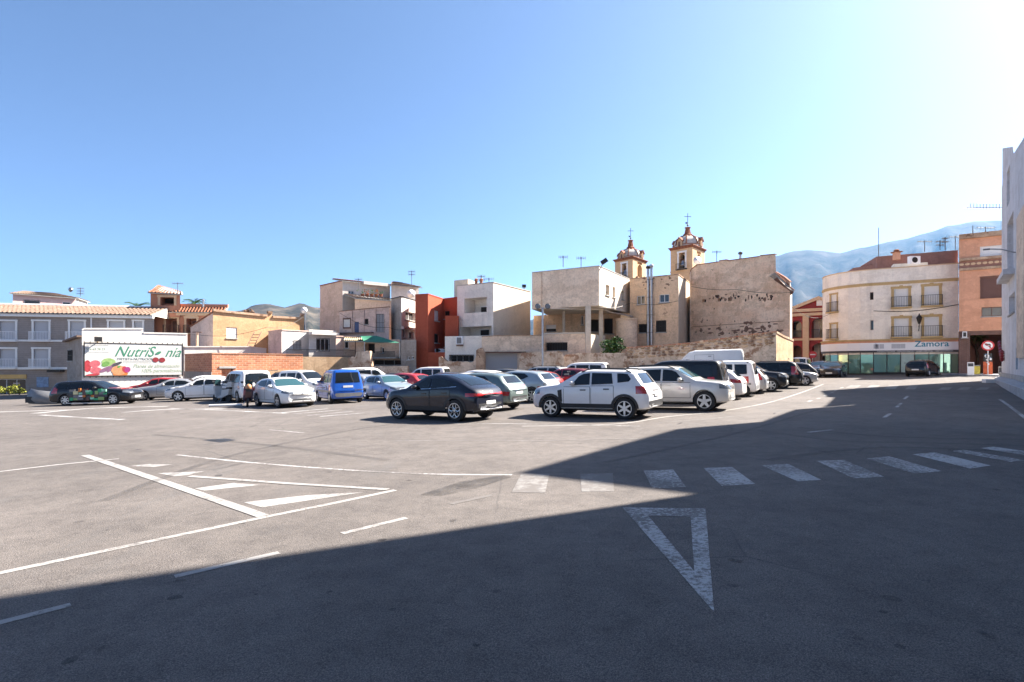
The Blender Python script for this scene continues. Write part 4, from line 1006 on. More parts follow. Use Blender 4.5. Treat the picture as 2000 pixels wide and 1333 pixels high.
for x in (930, 940):
    x_, y_ = P(x, 54); o = thing('clay_pot', 'small terracotta vent pot on the white modern roof', 'vent', (x_, y_, Z(556, 54)), 'roof vent pots')
    m = MB(); m.lathe([(0.16, 0), (0.12, 0.3), (0.18, 0.34), (0.14, 0.5)], (x_, y_, Z(556.5, 54)), 10); m.build('pot', 'roof_tile_red', o); m = MB(); m.lathe([(0.2, 0.5), (0.05, 0.62)], (x_, y_, Z(556.5, 54)), 10); m.build('cap', 'roof_tile_red', o)
o = thing('roof_vent', 'small square metal cowl on the white modern block edge', 'vent', (*P(1023.5, 57), Z(571, 57)))
m = MB(); m.tube([(*P(1023.5, 57), Z(572, 57)), (*P(1023.5, 57), Z(562, 57))], 0.07); m.build('pipe', 'steel', o); m = MB(); m.box(-.2, .2, -.2, .2, 0, .28, M=Matrix.Translation((*P(1023.5, 57), Z(562, 57)))); m.build('cowl', 'dark_metal', o)
# its lower yard block with unit and barred opening
a, b = P(869, 49.6), P(945, 48.9)
r = thing('yard_block', 'white lower yard block with barred opening under the modern house', 'house', (*P(905, 49), gz(-4)))
f = Facade(r, a, b, Z(657, 49.3), 'shade_white'); f.win(878, 694, 925, 707, 'dark', 0.5, frame='concrete', grille=True, bars=3); f.build(); shell(r, [a, b], Z(657, 49.3), 'shade_white', 1.2)
o = thing('air_conditioner', 'pale air conditioner on the white yard block wall', 'air conditioner', f.pt(f.U(899), Z(676, 49), 0.2))
g = MB(); f.slab(g, f.U(893), f.U(905), Z(673, 49), Z(657.5, 49), 0.02, 0.36); g.build('casing', 'white_metal', o); g = MB(); f.slab(g, f.U(894.5), f.U(903.5), Z(671.5, 49), Z(659.5, 49), 0.36, 0.375); g.build('fan_grille', 'grey_plastic', o)
g = MB(); f.slab(g, f.U(893), f.U(905), Z(676.5, 49), Z(673.3, 49), 0.0, 0.3); g.build('bracket', 'rust_metal', o)
a, b = P(941, 48.4), P(1060, 48.0)
r = thing('parapet_wall', 'long beige yard parapet with garage door below', 'wall', (*P(1000, 48), gz(0)))
f = Facade(r, a, b, 3.2, 'beige_render'); f.toppx([(941, 658), (970, 656.5), (1060, 656)]); f.win(942.5, 690, 1010, 740, 'shutter', 0.5, pane='shutter_grey', sill=False); f.build(); coping(f, 'rubble', 0.08, 0.05); shell(r, [a, b], Z(657, 48), 'beige_render', 1.5)
f.band(687.5, 690, 0.25, 'wood_brown', 'garage_lintel', 941, 1028)
ruin('ruined_wall', 'low broken plaster wall below the yard block', (857, 935), 47.2, 46.6, [(857, 698), (862, 696), (874, 706), (924, 708), (929, 697), (935, 681)], 'ruin_plaster', seed=5)
ruin('ruined_wall', 'jagged brick pier beside the garage door', (930, 945), 46.4, 46.2, [(930, 684), (934, 681), (940, 680), (945, 690)], 'rubble', seed=6)
ruin('ruined_wall', 'cracked pale plaster wall right of the garage door', (1014, 1102), 46.4, 46.0, [(1014, 702), (1019, 690), (1040, 688), (1090, 686), (1096, 689), (1102, 697)], 'ruin_plaster', seed=7, jag=0.08)
ruin('ruined_wall', 'long stained plaster wall below the box building', (1100, 1224), 46.6, 46.8, [(1100, 700), (1104, 693), (1125, 692), (1130, 690), (1224, 690)], 'ruin_plaster', seed=8, jag=0.06)

# ------------------------------------------------------------------ box building on columns
zt = Z(520, 47.5); zb = Z(597, 47.5)
p0, p1, p2 = P(1039, dz(533, zt)), P(1170, 47.5), P(1234, dz(547.5, zt))
r = thing('box_building', 'pale windowless box storey raised on columns over an open porch', 'building', (*P(1170, 48), gz(7)))
fA, fB = facades(r, [p0, p1, p2], zt, ['box_shade_render', 'lit_side_render'], bottom=zb)
for x0, y0, x1, y1 in ((1183, 557, 1190, 577), (1197, 561, 1201, 581), (1214, 569, 1219.5, 586)): fB.win(x0, y0, x1, y1, 'half', 0.3, fw=0.04)
fA.build(); fB.build(); coping(fA, 'concrete', 0.06, 0.04); coping(fB, 'concrete', 0.06, 0.04)
m = MB(); B0, B2 = (p0[0]+2.2, p0[1]+7), (p2[0]+2, p2[1]+6)
m.quad(*[(q[0], q[1], zb) for q in (p0, p1, p2, B2, B0)]); m.build('soffit', 'lit_side_render', r)
m = MB(); m.quad(*[(q[0], q[1], zt-0.1) for q in (p0, p1, p2, B2, B0)]); m.build('flat_roof', 'concrete', r)
m = MB()
for q, w in ((p2, B2), (B2, B0), (B0, p0)): m.quad((q[0], q[1], zb), (w[0], w[1], zb), (w[0], w[1], zt), (q[0], q[1], zt))
m.build('rear_wall', 'box_shade_render', r)
g = MB(); t = fA.U(1057.5); g.tube([fA.pt(t, zb, 0.06), fA.pt(t, zt-0.1, 0.06)], 0.05); g.build('downpipe', 'box_shade_render', r)
zf = Z(652, 48)                                     # porch floor
q0, q1, q2 = P(1059, 49.6), P(1148, 48.2), P(1182, 51.5)
fP, fQ = facades(r, [q0, q1, q2], zf, ['box_shade_render', 'lit_side_render'])
fP.win(1067, 670, 1108, 685, 'dark', 0.25, frame='dark_metal', grille=True); fP.build(); fQ.build()
fP.band(650, 653, 0.12, 'lit_side_render', 'porch_edge'); shell(r, [q0, q1, q2], zf, 'box_shade_render', 6)
s0, s1, s2 = P(1042, 57.5), P(1128, 55.5), P(1212, 55.2)
fS = Facade(r, s0, s1, zb, 'tan_render', name='porch_wall'); fS.win(1066, 635, 1086, 648, 'half', 0.15); fS.win(1100, 628, 1102, 648, 'dark', 0.1, sill=False); fS.build()
fT = Facade(r, s1, s2, zb, 'tan_render', name='porch_wall'); fT.win(1135, 617, 1139.5, 635, 'dark', 0.2); fT.win(1152, 624, 1170, 648, 'dark', 0.6, frame='wood_brown'); fT.win(1180, 622, 1198, 652, 'dark', 0.6, frame='wood_brown'); fT.build()
for x, d, w, y1 in ((1148.5, 48.1, 0.22, 690), (1173.5, 50.5, 0.17, 690), (1101, 53, 0.12, 650)):
    g = MB(); x_, y_ = P(x, d); g.box(x_-w, x_+w, y_-w, y_+w, Z(y1, d)-1.5, zb); g.build('column', 'lit_side_render', r)
g = MB(); g.tube([(*P(1075, 48.6), zb-0.15), (*P(1178, 49.5), zb-0.15), (*P(1200, 52), zb-0.25)], 0.05); g.build('pipe', 'lit_side_render', r)
# round turret at its foot
x, y = P(1224, 52.5)
o = thing('round_turret', 'rounded beige stair turret between box building and tan house', 'turret', (x, y, gz(x)))
m = MB(); m.lathe([(0.98, gz(x)-.3), (0.98, Z(626, 52.5)), (1.05, Z(625.5, 52.5)), (1.05, Z(623, 52.5)), (0.6, Z(622, 52.5))], (x, y, 0), 28); m.build('drum', 'beige_render', o, True, 35)
m = MB(); m.sweep([(*P(1192, 51.8), Z(608, 51.8)), (*P(1236, 52.6), Z(618, 52.6)), (*P(1236, 54), Z(617, 54)), (*P(1192, 54), Z(607, 54))], (0, 0, -0.12)); m.build('sloping_canopy', 'grey_concrete', o)
fl = thing('floodlight', 'dark floodlight on the corner of the box building roof', 'floodlight', fA.pt(fA.L, zt, 0.2))
m = MB(); q = fA.pt(fA.L, zt, 0.0); m.tube([q+Vector((0, 0, -0.4)), q+Vector((0.3, -0.2, 0.2))], 0.04); m.build('bracket', 'steel', fl)
m = MB(); m.box(-.28, .28, -.12, .12, -.18, .18, M=Matrix.Translation(q+Vector((0.4, -0.2, 0.35))) @ Matrix.Rotation(-0.6, 4, 'Y')); m.build('lamp_head', 'dark_metal', fl)
# lamp post in front
x, y = P(1060, 45.5)
lp = thing('floodlight_post', 'galvanised post with two round floodlights before the box building', 'lamp post', (x, y, gz(x)))
m = MB(); m.tube([(x, y, gz(x)), (x, y, Z(603, 45.5))], 0.085, 10); m.build('post', 'steel', lp)
m = MB(); m.tube([(x-0.45, y, Z(602, 45.5)), (x+0.45, y, Z(602, 45.5))], 0.04); m.build('crossarm', 'steel', lp)
for sx in (-0.4, 0.4):
    m = MB(); m.lathe([(0.05, 0.16), (0.16, 0.1), (0.23, -0.05), (0.2, -0.08)], (x+sx, y-0.12, Z(599, 45.5)), 14, 'Y'); hd = m.build('lamp_head', 'dark_metal', lp, True)
    m = MB(); m.lathe([(0.19, -0.085), (0.17, -0.095)], (x+sx, y-0.12, Z(599, 45.5)), 14, 'Y'); m.build('lens', 'lamp_clear', hd)

# ------------------------------------------------------------------ tan house with flues
zt = Z(537, 51); p0, p1, p2 = P(1230, dz(545.5, zt)), P(1325, 51), P(1350, 57)
r = thing('tan_house', 'tan rendered house with sliding windows and twin steel flues', 'house', (*P(1300, 52), gz(14)))
fA, fB = facades(r, [p0, p1, p2], zt, ['tan_render', 'lit_side_render'])
fA.win(1243.5, 578, 1259.5, 595, 'glass', 0.18, bars=1); fA.win(1287.5, 575, 1307, 591, 'glass', 0.18, bars=1)
fA.win(1248.5, 634, 1263, 650, 'dark', 0.12, grille=True, frame='dark_metal'); fA.win(1282, 627, 1301, 649, 'dark', 0.12, grille=True, frame='dark_metal')
fA.build(); fB.build(); coping(fA, 'rubble', 0.09, 0.05); coping(fB, 'rubble', 0.09, 0.05); shell(r, [p0, p1, p2], zt, 'tan_render', 6)
TAN = fA
for x, y0 in ((1267.5, 523), (1274, 521)):
    o = thing('steel_flue', 'steel flue with dark cowl along the tan house wall' if x < 1270 else 'steel flue with bright cowl along the tan house wall', 'flue', fA.pt(fA.U(x), Z(674, 51.6), 0.25), 'twin steel flues')
    m = MB(); q = fA.pt(fA.U(x), 0, 0.22); m.tube([(q.x, q.y, Z(674, 51.6)), (q.x, q.y, Z(y0, 51.6))], 0.125, 12); m.build('pipe', 'steel', o, True, 40)
    m = MB(); m.lathe([(0.14, 0), (0.22, 0.1), (0.22, 0.2), (0.05, 0.34)], (q.x, q.y, Z(y0, 51.6)), 12); m.build('cowl', 'dark_metal' if x < 1270 else 'steel', o)
    for z in (650, 615, 580, 545):
        m = MB(); m.lathe([(0.14, 0), (0.14, 0.06)], (q.x, q.y, Z(z, 51.6)), 12); m.build('clamp', 'grey_plastic', o)
# big gable wall
p0, p1, p2 = P(1347, 54.5), P(1543, 46.5), P(1547, 52)
r = thing('gable_house', 'big blank gable wall with stains and three small holes', 'house', (*P(1450, 50), gz(20)))
f = Facade(r, p0, p1, 11, 'gable_render'); f.toppx([(1347, 536), (1350, 527), (1361, 518), (1404, 512), (1405, 510), (1420, 508), (1421, 510), (1484, 501.5), (1485, 500), (1514.5, 497), (1515.5, 532), (1534, 543), (1543, 551)])
for x0, y0, x1, y1 in ((1371.5, 584.5, 1379, 591), (1401.5, 582.5, 1408.5, 589), (1422, 581, 1429, 588)): f.win(x0, y0, x1, y1, 'dark', 0.35, frame='gable_render', fw=0.03, sill=False)
f.build(); coping(f, 'roof_tile_red', 0.07, 0.06, 'verge')
rnd = random.Random(31); simple('bare_masonry', (0.22, 0.13, 0.09), 0.95, vary=.4, vscale=6); simple('dark_hole', (0.05, 0.035, 0.03), 0.95)
def chip(f, px, py, w, h, mat):                     # spot where the plaster has fallen off
    t, z = f.uv(px, py); n3 = Vector((f.n.x, f.n.y, 0)); g = MB()
    g.sweep([f.pt(t+math.cos(a)*w*rnd.uniform(.5, 1.2), z+math.sin(a)*h*rnd.uniform(.5, 1.2), 0.0) for a in [i*.7 for i in range(9)]], n3*0.006); g.build('plaster_chip', mat, f.root)
for k in range(34): chip(f, rnd.uniform(1385, 1512), 582-(rnd.random()*8)+rnd.random()*6, rnd.uniform(.05, .16), rnd.uniform(.06, .2), 'dark_hole' if k % 2 else 'bare_masonry')
for k in range(40): chip(f, rnd.gauss(1450, 34), rnd.gauss(645, 6), rnd.uniform(.08, .38), rnd.uniform(.05, .2), 'bare_masonry')
for k in range(14): chip(f, rnd.uniform(1350, 1530), rnd.uniform(600, 655), rnd.uniform(.03, .1), rnd.uniform(.03, .1), 'dark_hole')
g = MB(); f.slab(g, f.U(1352), f.U(1530), Z(636, 52), Z(635.2, 52), 0.0, 0.03); g.build('floor_scar', 'bare_masonry', r)
g = MB(); g.tube([f.pt(f.U(1349.5), Z(530, 54), .08), f.pt(f.U(1349.5), Z(668, 54), .08)], .045); g.build('drainpipe', 'box_shade_render', r)
f2 = Facade(r, p1, p2, Z(551, 46.5), 'lit_side_render'); f2.build(); shell(r, [p0, p1, p2], Z(553, 47), 'gable_render', 7)
e = f.pt(f.U(1514.8), 0, 0); m = MB(); m.quad((e.x, e.y, Z(533, 47.6)), (e.x+1.1, e.y+4, Z(533, 47.6)), (e.x+1.1, e.y+4, Z(497, 47.6)), (e.x, e.y, Z(497, 47.6))); m.build('step_wall', 'lit_side_render', r)
q0 = f.pt(f.L, Z(551, 46.5), 0.3); q1 = q0+Vector((0.62, 0.25, -0.72)); bk = Vector((1.2, 5, 0))
tiles(r, q1, q1+bk, q0+Vector((-1.1, 0, 0.75)), q0+bk+Vector((-1.1, 0, 0.75)), 'roof_tile_red', 0.25, 0.07, 4)
m = MB(); m.sweep([q0+Vector((-0.9, 0, 0.35)), q1+Vector((0, 0, -0.1)), q1+Vector((-0.15, 0, -0.28)), q0+Vector((-0.1, 0, -0.45))], bk); m.build('eave', 'wood_brown', r)
for x, y0, y1 in ((1446, 494, 508),):
    o = thing('stove_pipe', 'short dark stove pipe on top of the gable house', 'flue', (*P(x, 52), Z(y1, 52)))
    m = MB(); m.tube([(*P(x, 52), Z(y1, 52)), (*P(x, 52), Z(y0+3, 52))], 0.11, 10); m.build('pipe', 'steel', o); m = MB(); m.lathe([(.12, 0), (.2, .08), (.2, .2), (.03, .3)], (*P(x, 52), Z(y0+4, 52)), 10); m.build('cowl', 'dark_metal', o)
for k in range(22): chip(TAN, rnd.uniform(1234, 1322), 541+rnd.random()**2*24, rnd.uniform(.05, .2), rnd.uniform(.04, .12), 'bare_masonry')
# old rubble wall with sloping top in front
r, f = ruin('stone_wall', 'old rubble stone wall with sloping top and peeling plaster', (1222, 1516), 47.0, 41.8, [(1222, 690), (1226, 680), (1290, 676), (1350, 671), (1420, 661), (1470, 654), (1516, 649)], 'ruin_plaster', 0.6, seed=9, jag=0.05)
rnd = random.Random(4); cubes = [MB().box(-.5, .5, -.5, .5, -.5, .5).mesh('stone', 'rubble') for _ in range(1)]
bmx = bmesh.new(); bmesh.ops.create_icosphere(bmx, subdivisions=1, radius=0.5)
for v in bmx.verts: v.co *= 0.85+rnd.random()*0.3
sm = []
for mt in ('rubble', 'ochre_wall', 'ruin_plaster', 'tan_render'):
    me = bpy.data.meshes.new('stone'); bmx.to_mesh(me); me.materials.append(MATS[mt]); sm.append(me)
bmx.free(); bpy.data.meshes.remove(cubes[0])
for row in range(4):                               # the exposed stones of the upper courses
    t = 0.15+rnd.random()*0.3
    while t < f.L-0.2:
        w = 0.28+rnd.random()*0.35
        o = link('stone', rnd.choice(sm), r); o.matrix_parent_inverse = Matrix.Translation(-ROOTLOC[r.name])
        o.location = f.pt(t, f.zt(t)-0.10-row*0.24+rnd.random()*0.06, 0.03); o.scale = (w, 0.22, 0.24+rnd.random()*0.06)
        o.rotation_euler = (0, rnd.random()*0.3-0.15, math.atan2(f.u.y, f.u.x)); t += w*0.98
coping(f, 'red_brick', 0.09, 0.1, 'brick_coping')
a, b = P(1516, 41.8), P(1549, 46.5)
r = thing('stone_wall_end', 'sunlit crumbling end wall beside the red town hall', 'wall', (a[0], a[1], gz(a[0])))
f2 = Facade(r, a, b, 4, 'ochre_wall'); f2.toppx([(1516, 650), (1530, 658), (1549, 666)]); f2.build(); coping(f2, 'rubble', 0.16, 0.05); shell(r, [a, b], Z(668, 45), 'rubble', 0.6, flat=False, dirn=(-0.7, 0.7))
# ------------------------------------------------------------------ church towers
def tower(label, pxl, pxc, pxr, pyc, pyb, d, top_y, holes, sc):
    zc = Z(pyc, d); c0, c1, c2 = P(pxl, d*1.035), P(pxc, d), P(pxr, d*1.045)
    r = thing('church_tower', label, 'tower', (c1[0], c1[1], gz(c1[0])), 'church bell towers')
    c3 = (c0[0]+c2[0]-c1[0], c0[1]+c2[1]-c1[1])
    fA, fB = facades(r, [c0, c1, c2], zc, ['tower_render', 'tower_render'], bottom=2.0)
    ha, hb = holes
    fA.win(*ha, kind='room', r=0.9, pane='dark_room', surround='white_paint', sw=0.22); fB.win(*hb, kind='room', r=0.9, pane='dark_room', sill=False)
    fA.build(); fB.build()
    m = MB()
    for p, q in ((c2, c3), (c3, c0)): m.quad((p[0], p[1], 2), (q[0], q[1], 2), (q[0], q[1], zc), (p[0], p[1], zc))
    m.build('rear_wall', 'tower_render', r)
    for fx, h in ((fA, ha), (fB, hb)):              # arched heads over the openings, bell inside
        u0, u1 = fx.U(h[0]), fx.U(h[2]); zz = Z(h[1], d); w = (u1-u0)/2; mb = MB(); pts = []
        for k in range(9): an = math.pi*k/8; pts.append(fx.pt((u0+u1)/2+math.cos(an)*w, zz-w+math.sin(an)*w, 0.012))
        pts += [fx.pt(u0, zz+0.02, 0.012), fx.pt(u1, zz+0.02, 0.012)]
        for k in range(8):
            p, q = pts[k], pts[k+1]; mb.quad(p, q, Vector((q.x, q.y, zz+0.01)), Vector((p.x, p.y, zz+0.01)))
        mb.build('arch_head', 'tower_render', r)
        if fx is fA:
            b = fx.pt((u0+u1)/2, (Z(h[1], d)+Z(h[3], d))/2, -0.35); mb = MB(); mb.lathe([(0.42, -0.45), (0.36, -0.3), (0.26, 0.15), (0.1, 0.3)], b, 14); mb.build('bell', 'steel', r, True)
            mb = MB(); mb.tube([fx.pt(u0, b.z+0.4, -0.35), fx.pt(u1, b.z+0.4, -0.35)], 0.08); mb.build('bell_beam', 'wood_brown', r)
            mb = MB(); fx.slab(mb, u0-0.3, u1+0.3, Z(h[3], d)-0.02, Z(h[3], d)+0.06, 0.0, 0.35)
            for k in range(9): t = u0-0.25+(u1-u0+0.5)*k/8; fx.slab(mb, t-.012, t+.012, Z(h[3], d)+.06, Z(h[3], d)+.75, 0.3, 0.33)
            fx.slab(mb, u0-0.27, u1+0.27, Z(h[3], d)+.75, Z(h[3], d)+.79, 0.3, 0.34); mb.build('balcony_rail', 'dark_metal', r)
    ctr = Vector(((c0[0]+c2[0])/2, (c0[1]+c2[1])/2, zc))
    def ring(k): return [(ctr.x+(p[0]-ctr.x)*k, ctr.y+(p[1]-ctr.y)*k) for p in (c0, c1, c2, c3)]
    m = MB(); m.prism(ring(1.04), zc-0.12, zc+0.0); m.prism(ring(1.09), zc+0.0, zc+0.12); m.prism(ring(1.15), zc+0.12, zc+0.20); m.build('cornice', 'roof_tile_red', r)
    m = MB(); m.prism(ring(1.03), zc-2.9*sc-0.14, zc-2.9*sc); m.build('string_course', 'tower_render', r)
    R0 = (Vector(c0)-Vector(c2)).length/2*0.78
    hD = 1.35*sc; z0 = zc+0.20
    prof = [(R0*1.0, z0), (R0*1.0, z0+0.4*sc)]+[(R0*(0.98*math.cos(t)**0.9), z0+0.4*sc+hD*math.sin(t)) for t in [i*0.15 for i in range(1, 9)]]
    m = MB(); m.lathe(prof, (ctr.x, ctr.y, 0), 8, a0=math.pi/8); m.build('dome', 'white_dome', r, True, 25)
    m = MB()
    for k in range(8):
        an = math.pi/8+k*math.pi/4; m.tube([(ctr.x+p[0]*1.01*math.cos(an), ctr.y+p[0]*1.01*math.sin(an), p[1]) for p in prof[1:]], 0.09*sc, 5)
    m.lathe([(R0*1.03, z0+0.34*sc), (R0*1.03, z0+0.42*sc)], (ctr.x, ctr.y, 0), 8, a0=math.pi/8)
    m.build('dome_ribs', 'roof_tile_red', r)
    zl = prof[-1][1]-0.12; rl = max(0.42*sc, prof[-1][0]*1.1)
    zt = Z(top_y, d); hh = zt-zl
    m = MB(); m.lathe([(rl*1.25, zl), (rl*1.0, zl+0.14*hh), (rl*0.72, zl+0.2*hh), (rl*0.78, zl+0.27*hh), (rl*0.55, zl+0.34*hh), (rl*0.36, zl+0.86*hh), (rl*0.5, zl+0.88*hh), (rl*0.5, zl+0.94*hh), (rl*0.1, zl+hh)], (ctr.x, ctr.y, 0), 8); m.build('lantern', 'roof_tile_red', r)
    aA, aB = math.atan2(fA.n.y, fA.n.x), math.atan2(fB.n.y, fB.n.x)
    for k, an in enumerate((aA, aB, aA+math.pi, aB+math.pi)):   # dormers on the dome
        u = Vector((math.cos(an), math.sin(an), 0)); v = Vector((-u.y, u.x, 0)); q = ctr+u*R0*0.60; w = 0.34*sc; h = 0.72*sc
        pts = [q-v*w, q+v*w, q+v*w+Vector((0, 0, h)), q+Vector((0, 0, h+0.36*sc)), q-v*w+Vector((0, 0, h))]; pts = [p+Vector((0, 0, 0.3)) for p in pts]
        m = MB(); m.sweep(pts, u*R0*0.42); dm = m.build('dormer', 'tower_render', r)
        m = MB(); e = q+u*(R0*0.42+0.01)+Vector((0, 0, 0.3)); m.sweep([e-v*w*0.45, e+v*w*0.45, e+v*w*0.45+Vector((0, 0, h*0.85)), e-v*w*0.45+Vector((0, 0, h*0.85))], u*0.02); m.build('dormer_opening', 'wood_brown', dm)
        m = MB()
        for sg in (-1, 1): m.sweep([pts[3]+Vector((0, 0, 0.02)), pts[2 if sg > 0 else 4]+v*sg*0.1-Vector((0, 0, .08)), pts[2 if sg > 0 else 4]+v*sg*0.1+Vector((0, 0, .06)), pts[3]+Vector((0, 0, 0.16))], u*(R0*0.42+0.12))
        m.build('dormer_roof', 'roof_tile_red', dm)
    m = MB(); zx = zt; m.tube([(ctr.x, ctr.y, zx-.1), (ctr.x, ctr.y, zx+1.75*sc)], 0.035); m.lathe([(0.02, 0), (0.16*sc, 0.14*sc), (0.02, 0.3*sc)], (ctr.x, ctr.y, zx+0.1), 8)
    m.tube([(ctr.x-0.38*sc, ctr.y, zx+1.38*sc), (ctr.x+0.38*sc, ctr.y, zx+1.38*sc)], 0.035)
    for q in ((-.38, 1.38), (.38, 1.38), (0, 1.75)): m.lathe([(.01, -.07), (.07, 0), (.01, .07)], (ctr.x+q[0]*sc, ctr.y, zx+q[1]*sc), 6)
    m.box(-.3*sc, -.06, -.02, .02, .42*sc, .62*sc, M=Matrix.Translation((ctr.x, ctr.y, zx))); m.build('iron_cross', 'dark_metal', r)
simple('white_dome', (0.46, 0.42, 0.37), 0.5, vary=0.3, vscale=1.5)
tower('taller sand coloured bell tower rising beside the gable wall', 1309.5, 1352.5, 1376.5, 481, 536, 72, 433, ((1326, 494, 1338, 524), (1361, 492, 1369, 512)), 1.0)
tower('shorter sand coloured bell tower above the box building roof', 1201, 1236, 1262, 504, 546, 76, 459, ((1215, 515, 1224, 541), (1245, 513, 1254, 542)), 0.9)
g = thing('satellite_dish', 'white dish on the roof before the taller bell tower', 'dish', (*P(1362, 56), Z(517, 56)))
m = MB(); m.lathe([(0.02, 0.16), (0.26, 0.1), (0.42, 0)], (*P(1362, 56), Z(509, 56)), 14, 'Y'); m.build('dish', 'white_metal', g, True); m = MB(); m.tube([(*P(1362, 56.2), Z(518, 56)), (*P(1362, 56.2), Z(508, 56))], 0.03); m.build('arm', 'steel', g)

# ------------------------------------------------------------------ red town hall with arcade
d0, d1 = 71, 68
a, b = P(1545, d0), P(1632, d1)
r = thing('town_hall', 'dark red arcaded town hall with cream pilasters and pediment', 'building', (*P(1590, 70), gz(38)))
f = Facade(r, a, b, 10, 'mauve_red'); f.toppx([(1545, 602), (1600, 580), (1632, 592)])
arch = [(1545.5, 626, 1566, 660), (1585, 622, 1617, 660), (1545.5, 675, 1566, 708), (1585, 671, 1617, 708)]
for q in arch: f.win(*q, kind='room', r=1.6, pane='shade_white')
f.build(); shell(r, [a, b], Z(603, 70), 'mauve_red', 8)
for x0, y0, x1, y1 in arch:                         # arch spandrels, doors and rails
    u0, u1 = f.U(x0), f.U(x1); zz = Z(y0, 70); w = (u1-u0)/2; mb = MB(); pts = []
    for k in range(13): an = math.pi*k/12; pts.append(f.pt((u0+u1)/2+math.cos(an)*w, zz-w+math.sin(an)*w, 0.015))
    for k in range(12): p, q = pts[k], pts[k+1]; mb.quad(p, q, Vector((q.x, q.y, zz+.02)), Vector((p.x, p.y, zz+.02)))
    mb.build('spandrel', 'mauve_red', r)
    mb = MB(); c = (u0+u1)/2+(0.3 if x1 > 1600 else -0.2); f.slab(mb, c-0.55, c+0.55, Z(y1, 70), Z(y1, 70)+2.1, -1.58, -1.5); dr = mb.build('door', 'wood_brown' if y0 > 660 else 'window_glass', r)
    mb = MB()
    for s in (-0.6, 0.55): f.slab(mb, c+s, c+s+.05, Z(y1, 70), Z(y1, 70)+2.15, -1.57, -1.46)
    mb.build('door_frame', 'white_paint', dr)
    if y0 < 660:
        mb = MB(); n_ = 22
        for k in range(n_+1): t = u0+(u1-u0)*k/n_; f.slab(mb, t-.012, t+.012, Z(y1, 70), Z(y1, 70)+0.95, -.05, -.02)
        f.slab(mb, u0, u1, Z(y1, 70)+.95, Z(y1, 70)+1.0, -.07, 0); mb.build('railing', 'dark_metal', r)
for x0, x1 in ((1568.5, 1580.5), (1619, 1631)):
    mb = MB(); f.slab(mb, f.U(x0), f.U(x1), f.z0, Z(616, 70), 0.0, 0.3); mb.build('pilaster', 'stone_trim', r)
f.band(603, 609, 0.35, 'stone_trim', 'cornice'); f.band(611.5, 617, 0.33, 'stone_trim', 'entablature'); f.band(661, 665, 0.25, 'stone_trim', 'string_course')
mb = MB()
for (u0, z0), (u1, z1) in zip(f.top, f.top[1:]): mb.sweep([f.pt(u0, z0-.35, 0.0), f.pt(u1, z1-.35, 0.0), f.pt(u1, z1+.05, 0.0), f.pt(u0, z0+.05, 0.0)], Vector((f.n.x, f.n.y, 0))*0.4)
mb.build('pediment_moulding', 'stone_trim', r)
mb = MB(); f.slab(mb, f.U(1595), f.U(1606), Z(599, 70), Z(587, 70), 0.0, 0.12); mb.build('clock_panel', 'white_paint', r)

# ------------------------------------------------------------------ rounded white corner building with glass shopfront
zt = Z(515, 52.5); pR = P(1872, 52.5); pM = P(1706, dz(527, zt))
u = (Vector(pR)-Vector(pM)).normalized(); nrm = Vector((u.y, -u.x))       # outward
pts = [pM]; rad = 4.6; ctr = Vector(pM)-nrm*rad
base = math.atan2(nrm.y, nrm.x)
arc = [ctr+Vector((math.cos(base-an), math.sin(base-an)))*rad for an in [R(x) for x in (14, 28, 42, 56, 70, 84)]]
chain = [tuple(p) for p in reversed(arc)]+[pM, pR]
r = thing('corner_building', 'white three storey building with rounded corner and glass shopfront', 'building', (pM[0], pM[1], gz(pM[0])))
fs = facades(r, chain, zt, 'shade_white')
for x, g_ in ((0, 0),): pass
zs1 = Z(676, 54)                                     # underside of the fascia cornice
main = fs[-1]
for x0, y0, x1, y1 in ((1746, 564, 1774, 600), (1805, 559, 1834, 597), (1746, 622, 1775, 658), (1805, 619, 1834, 657)):
    main.win(x0, y0, x1, y1, 'shutter', 0.14, surround='stone_yellow', sw=0.22, balcony=('dark_metal', 0.45, 0.95), arch=True)
plaster('stone_yellow', (0.52, 0.37, 0.18), (0.42, 0.30, 0.15), 0.25, streak=0.15)
zs = Z(728, 53)
for f in fs: f.z0 = Z(692, 53.5)
def rel(px0, py0, px1, py1, kind, **k):
    for f in fs:
        t = f.U((px0+px1)/2); den = f.u.x-kx((px0+px1)/2)*f.u.y
        if -0.01 <= t <= f.L+0.01 and den > 0.05:
            f.win(px0, py0, px1, py1, kind, **k); return f
fw_ = main
rel(1699, 571, 1709, 586, 'dark', r=0.2, frame='wood_brown', sill=False); rel(1700, 626, 1710, 645, 'glass', r=0.2, frame='wood_brown', sill=False)
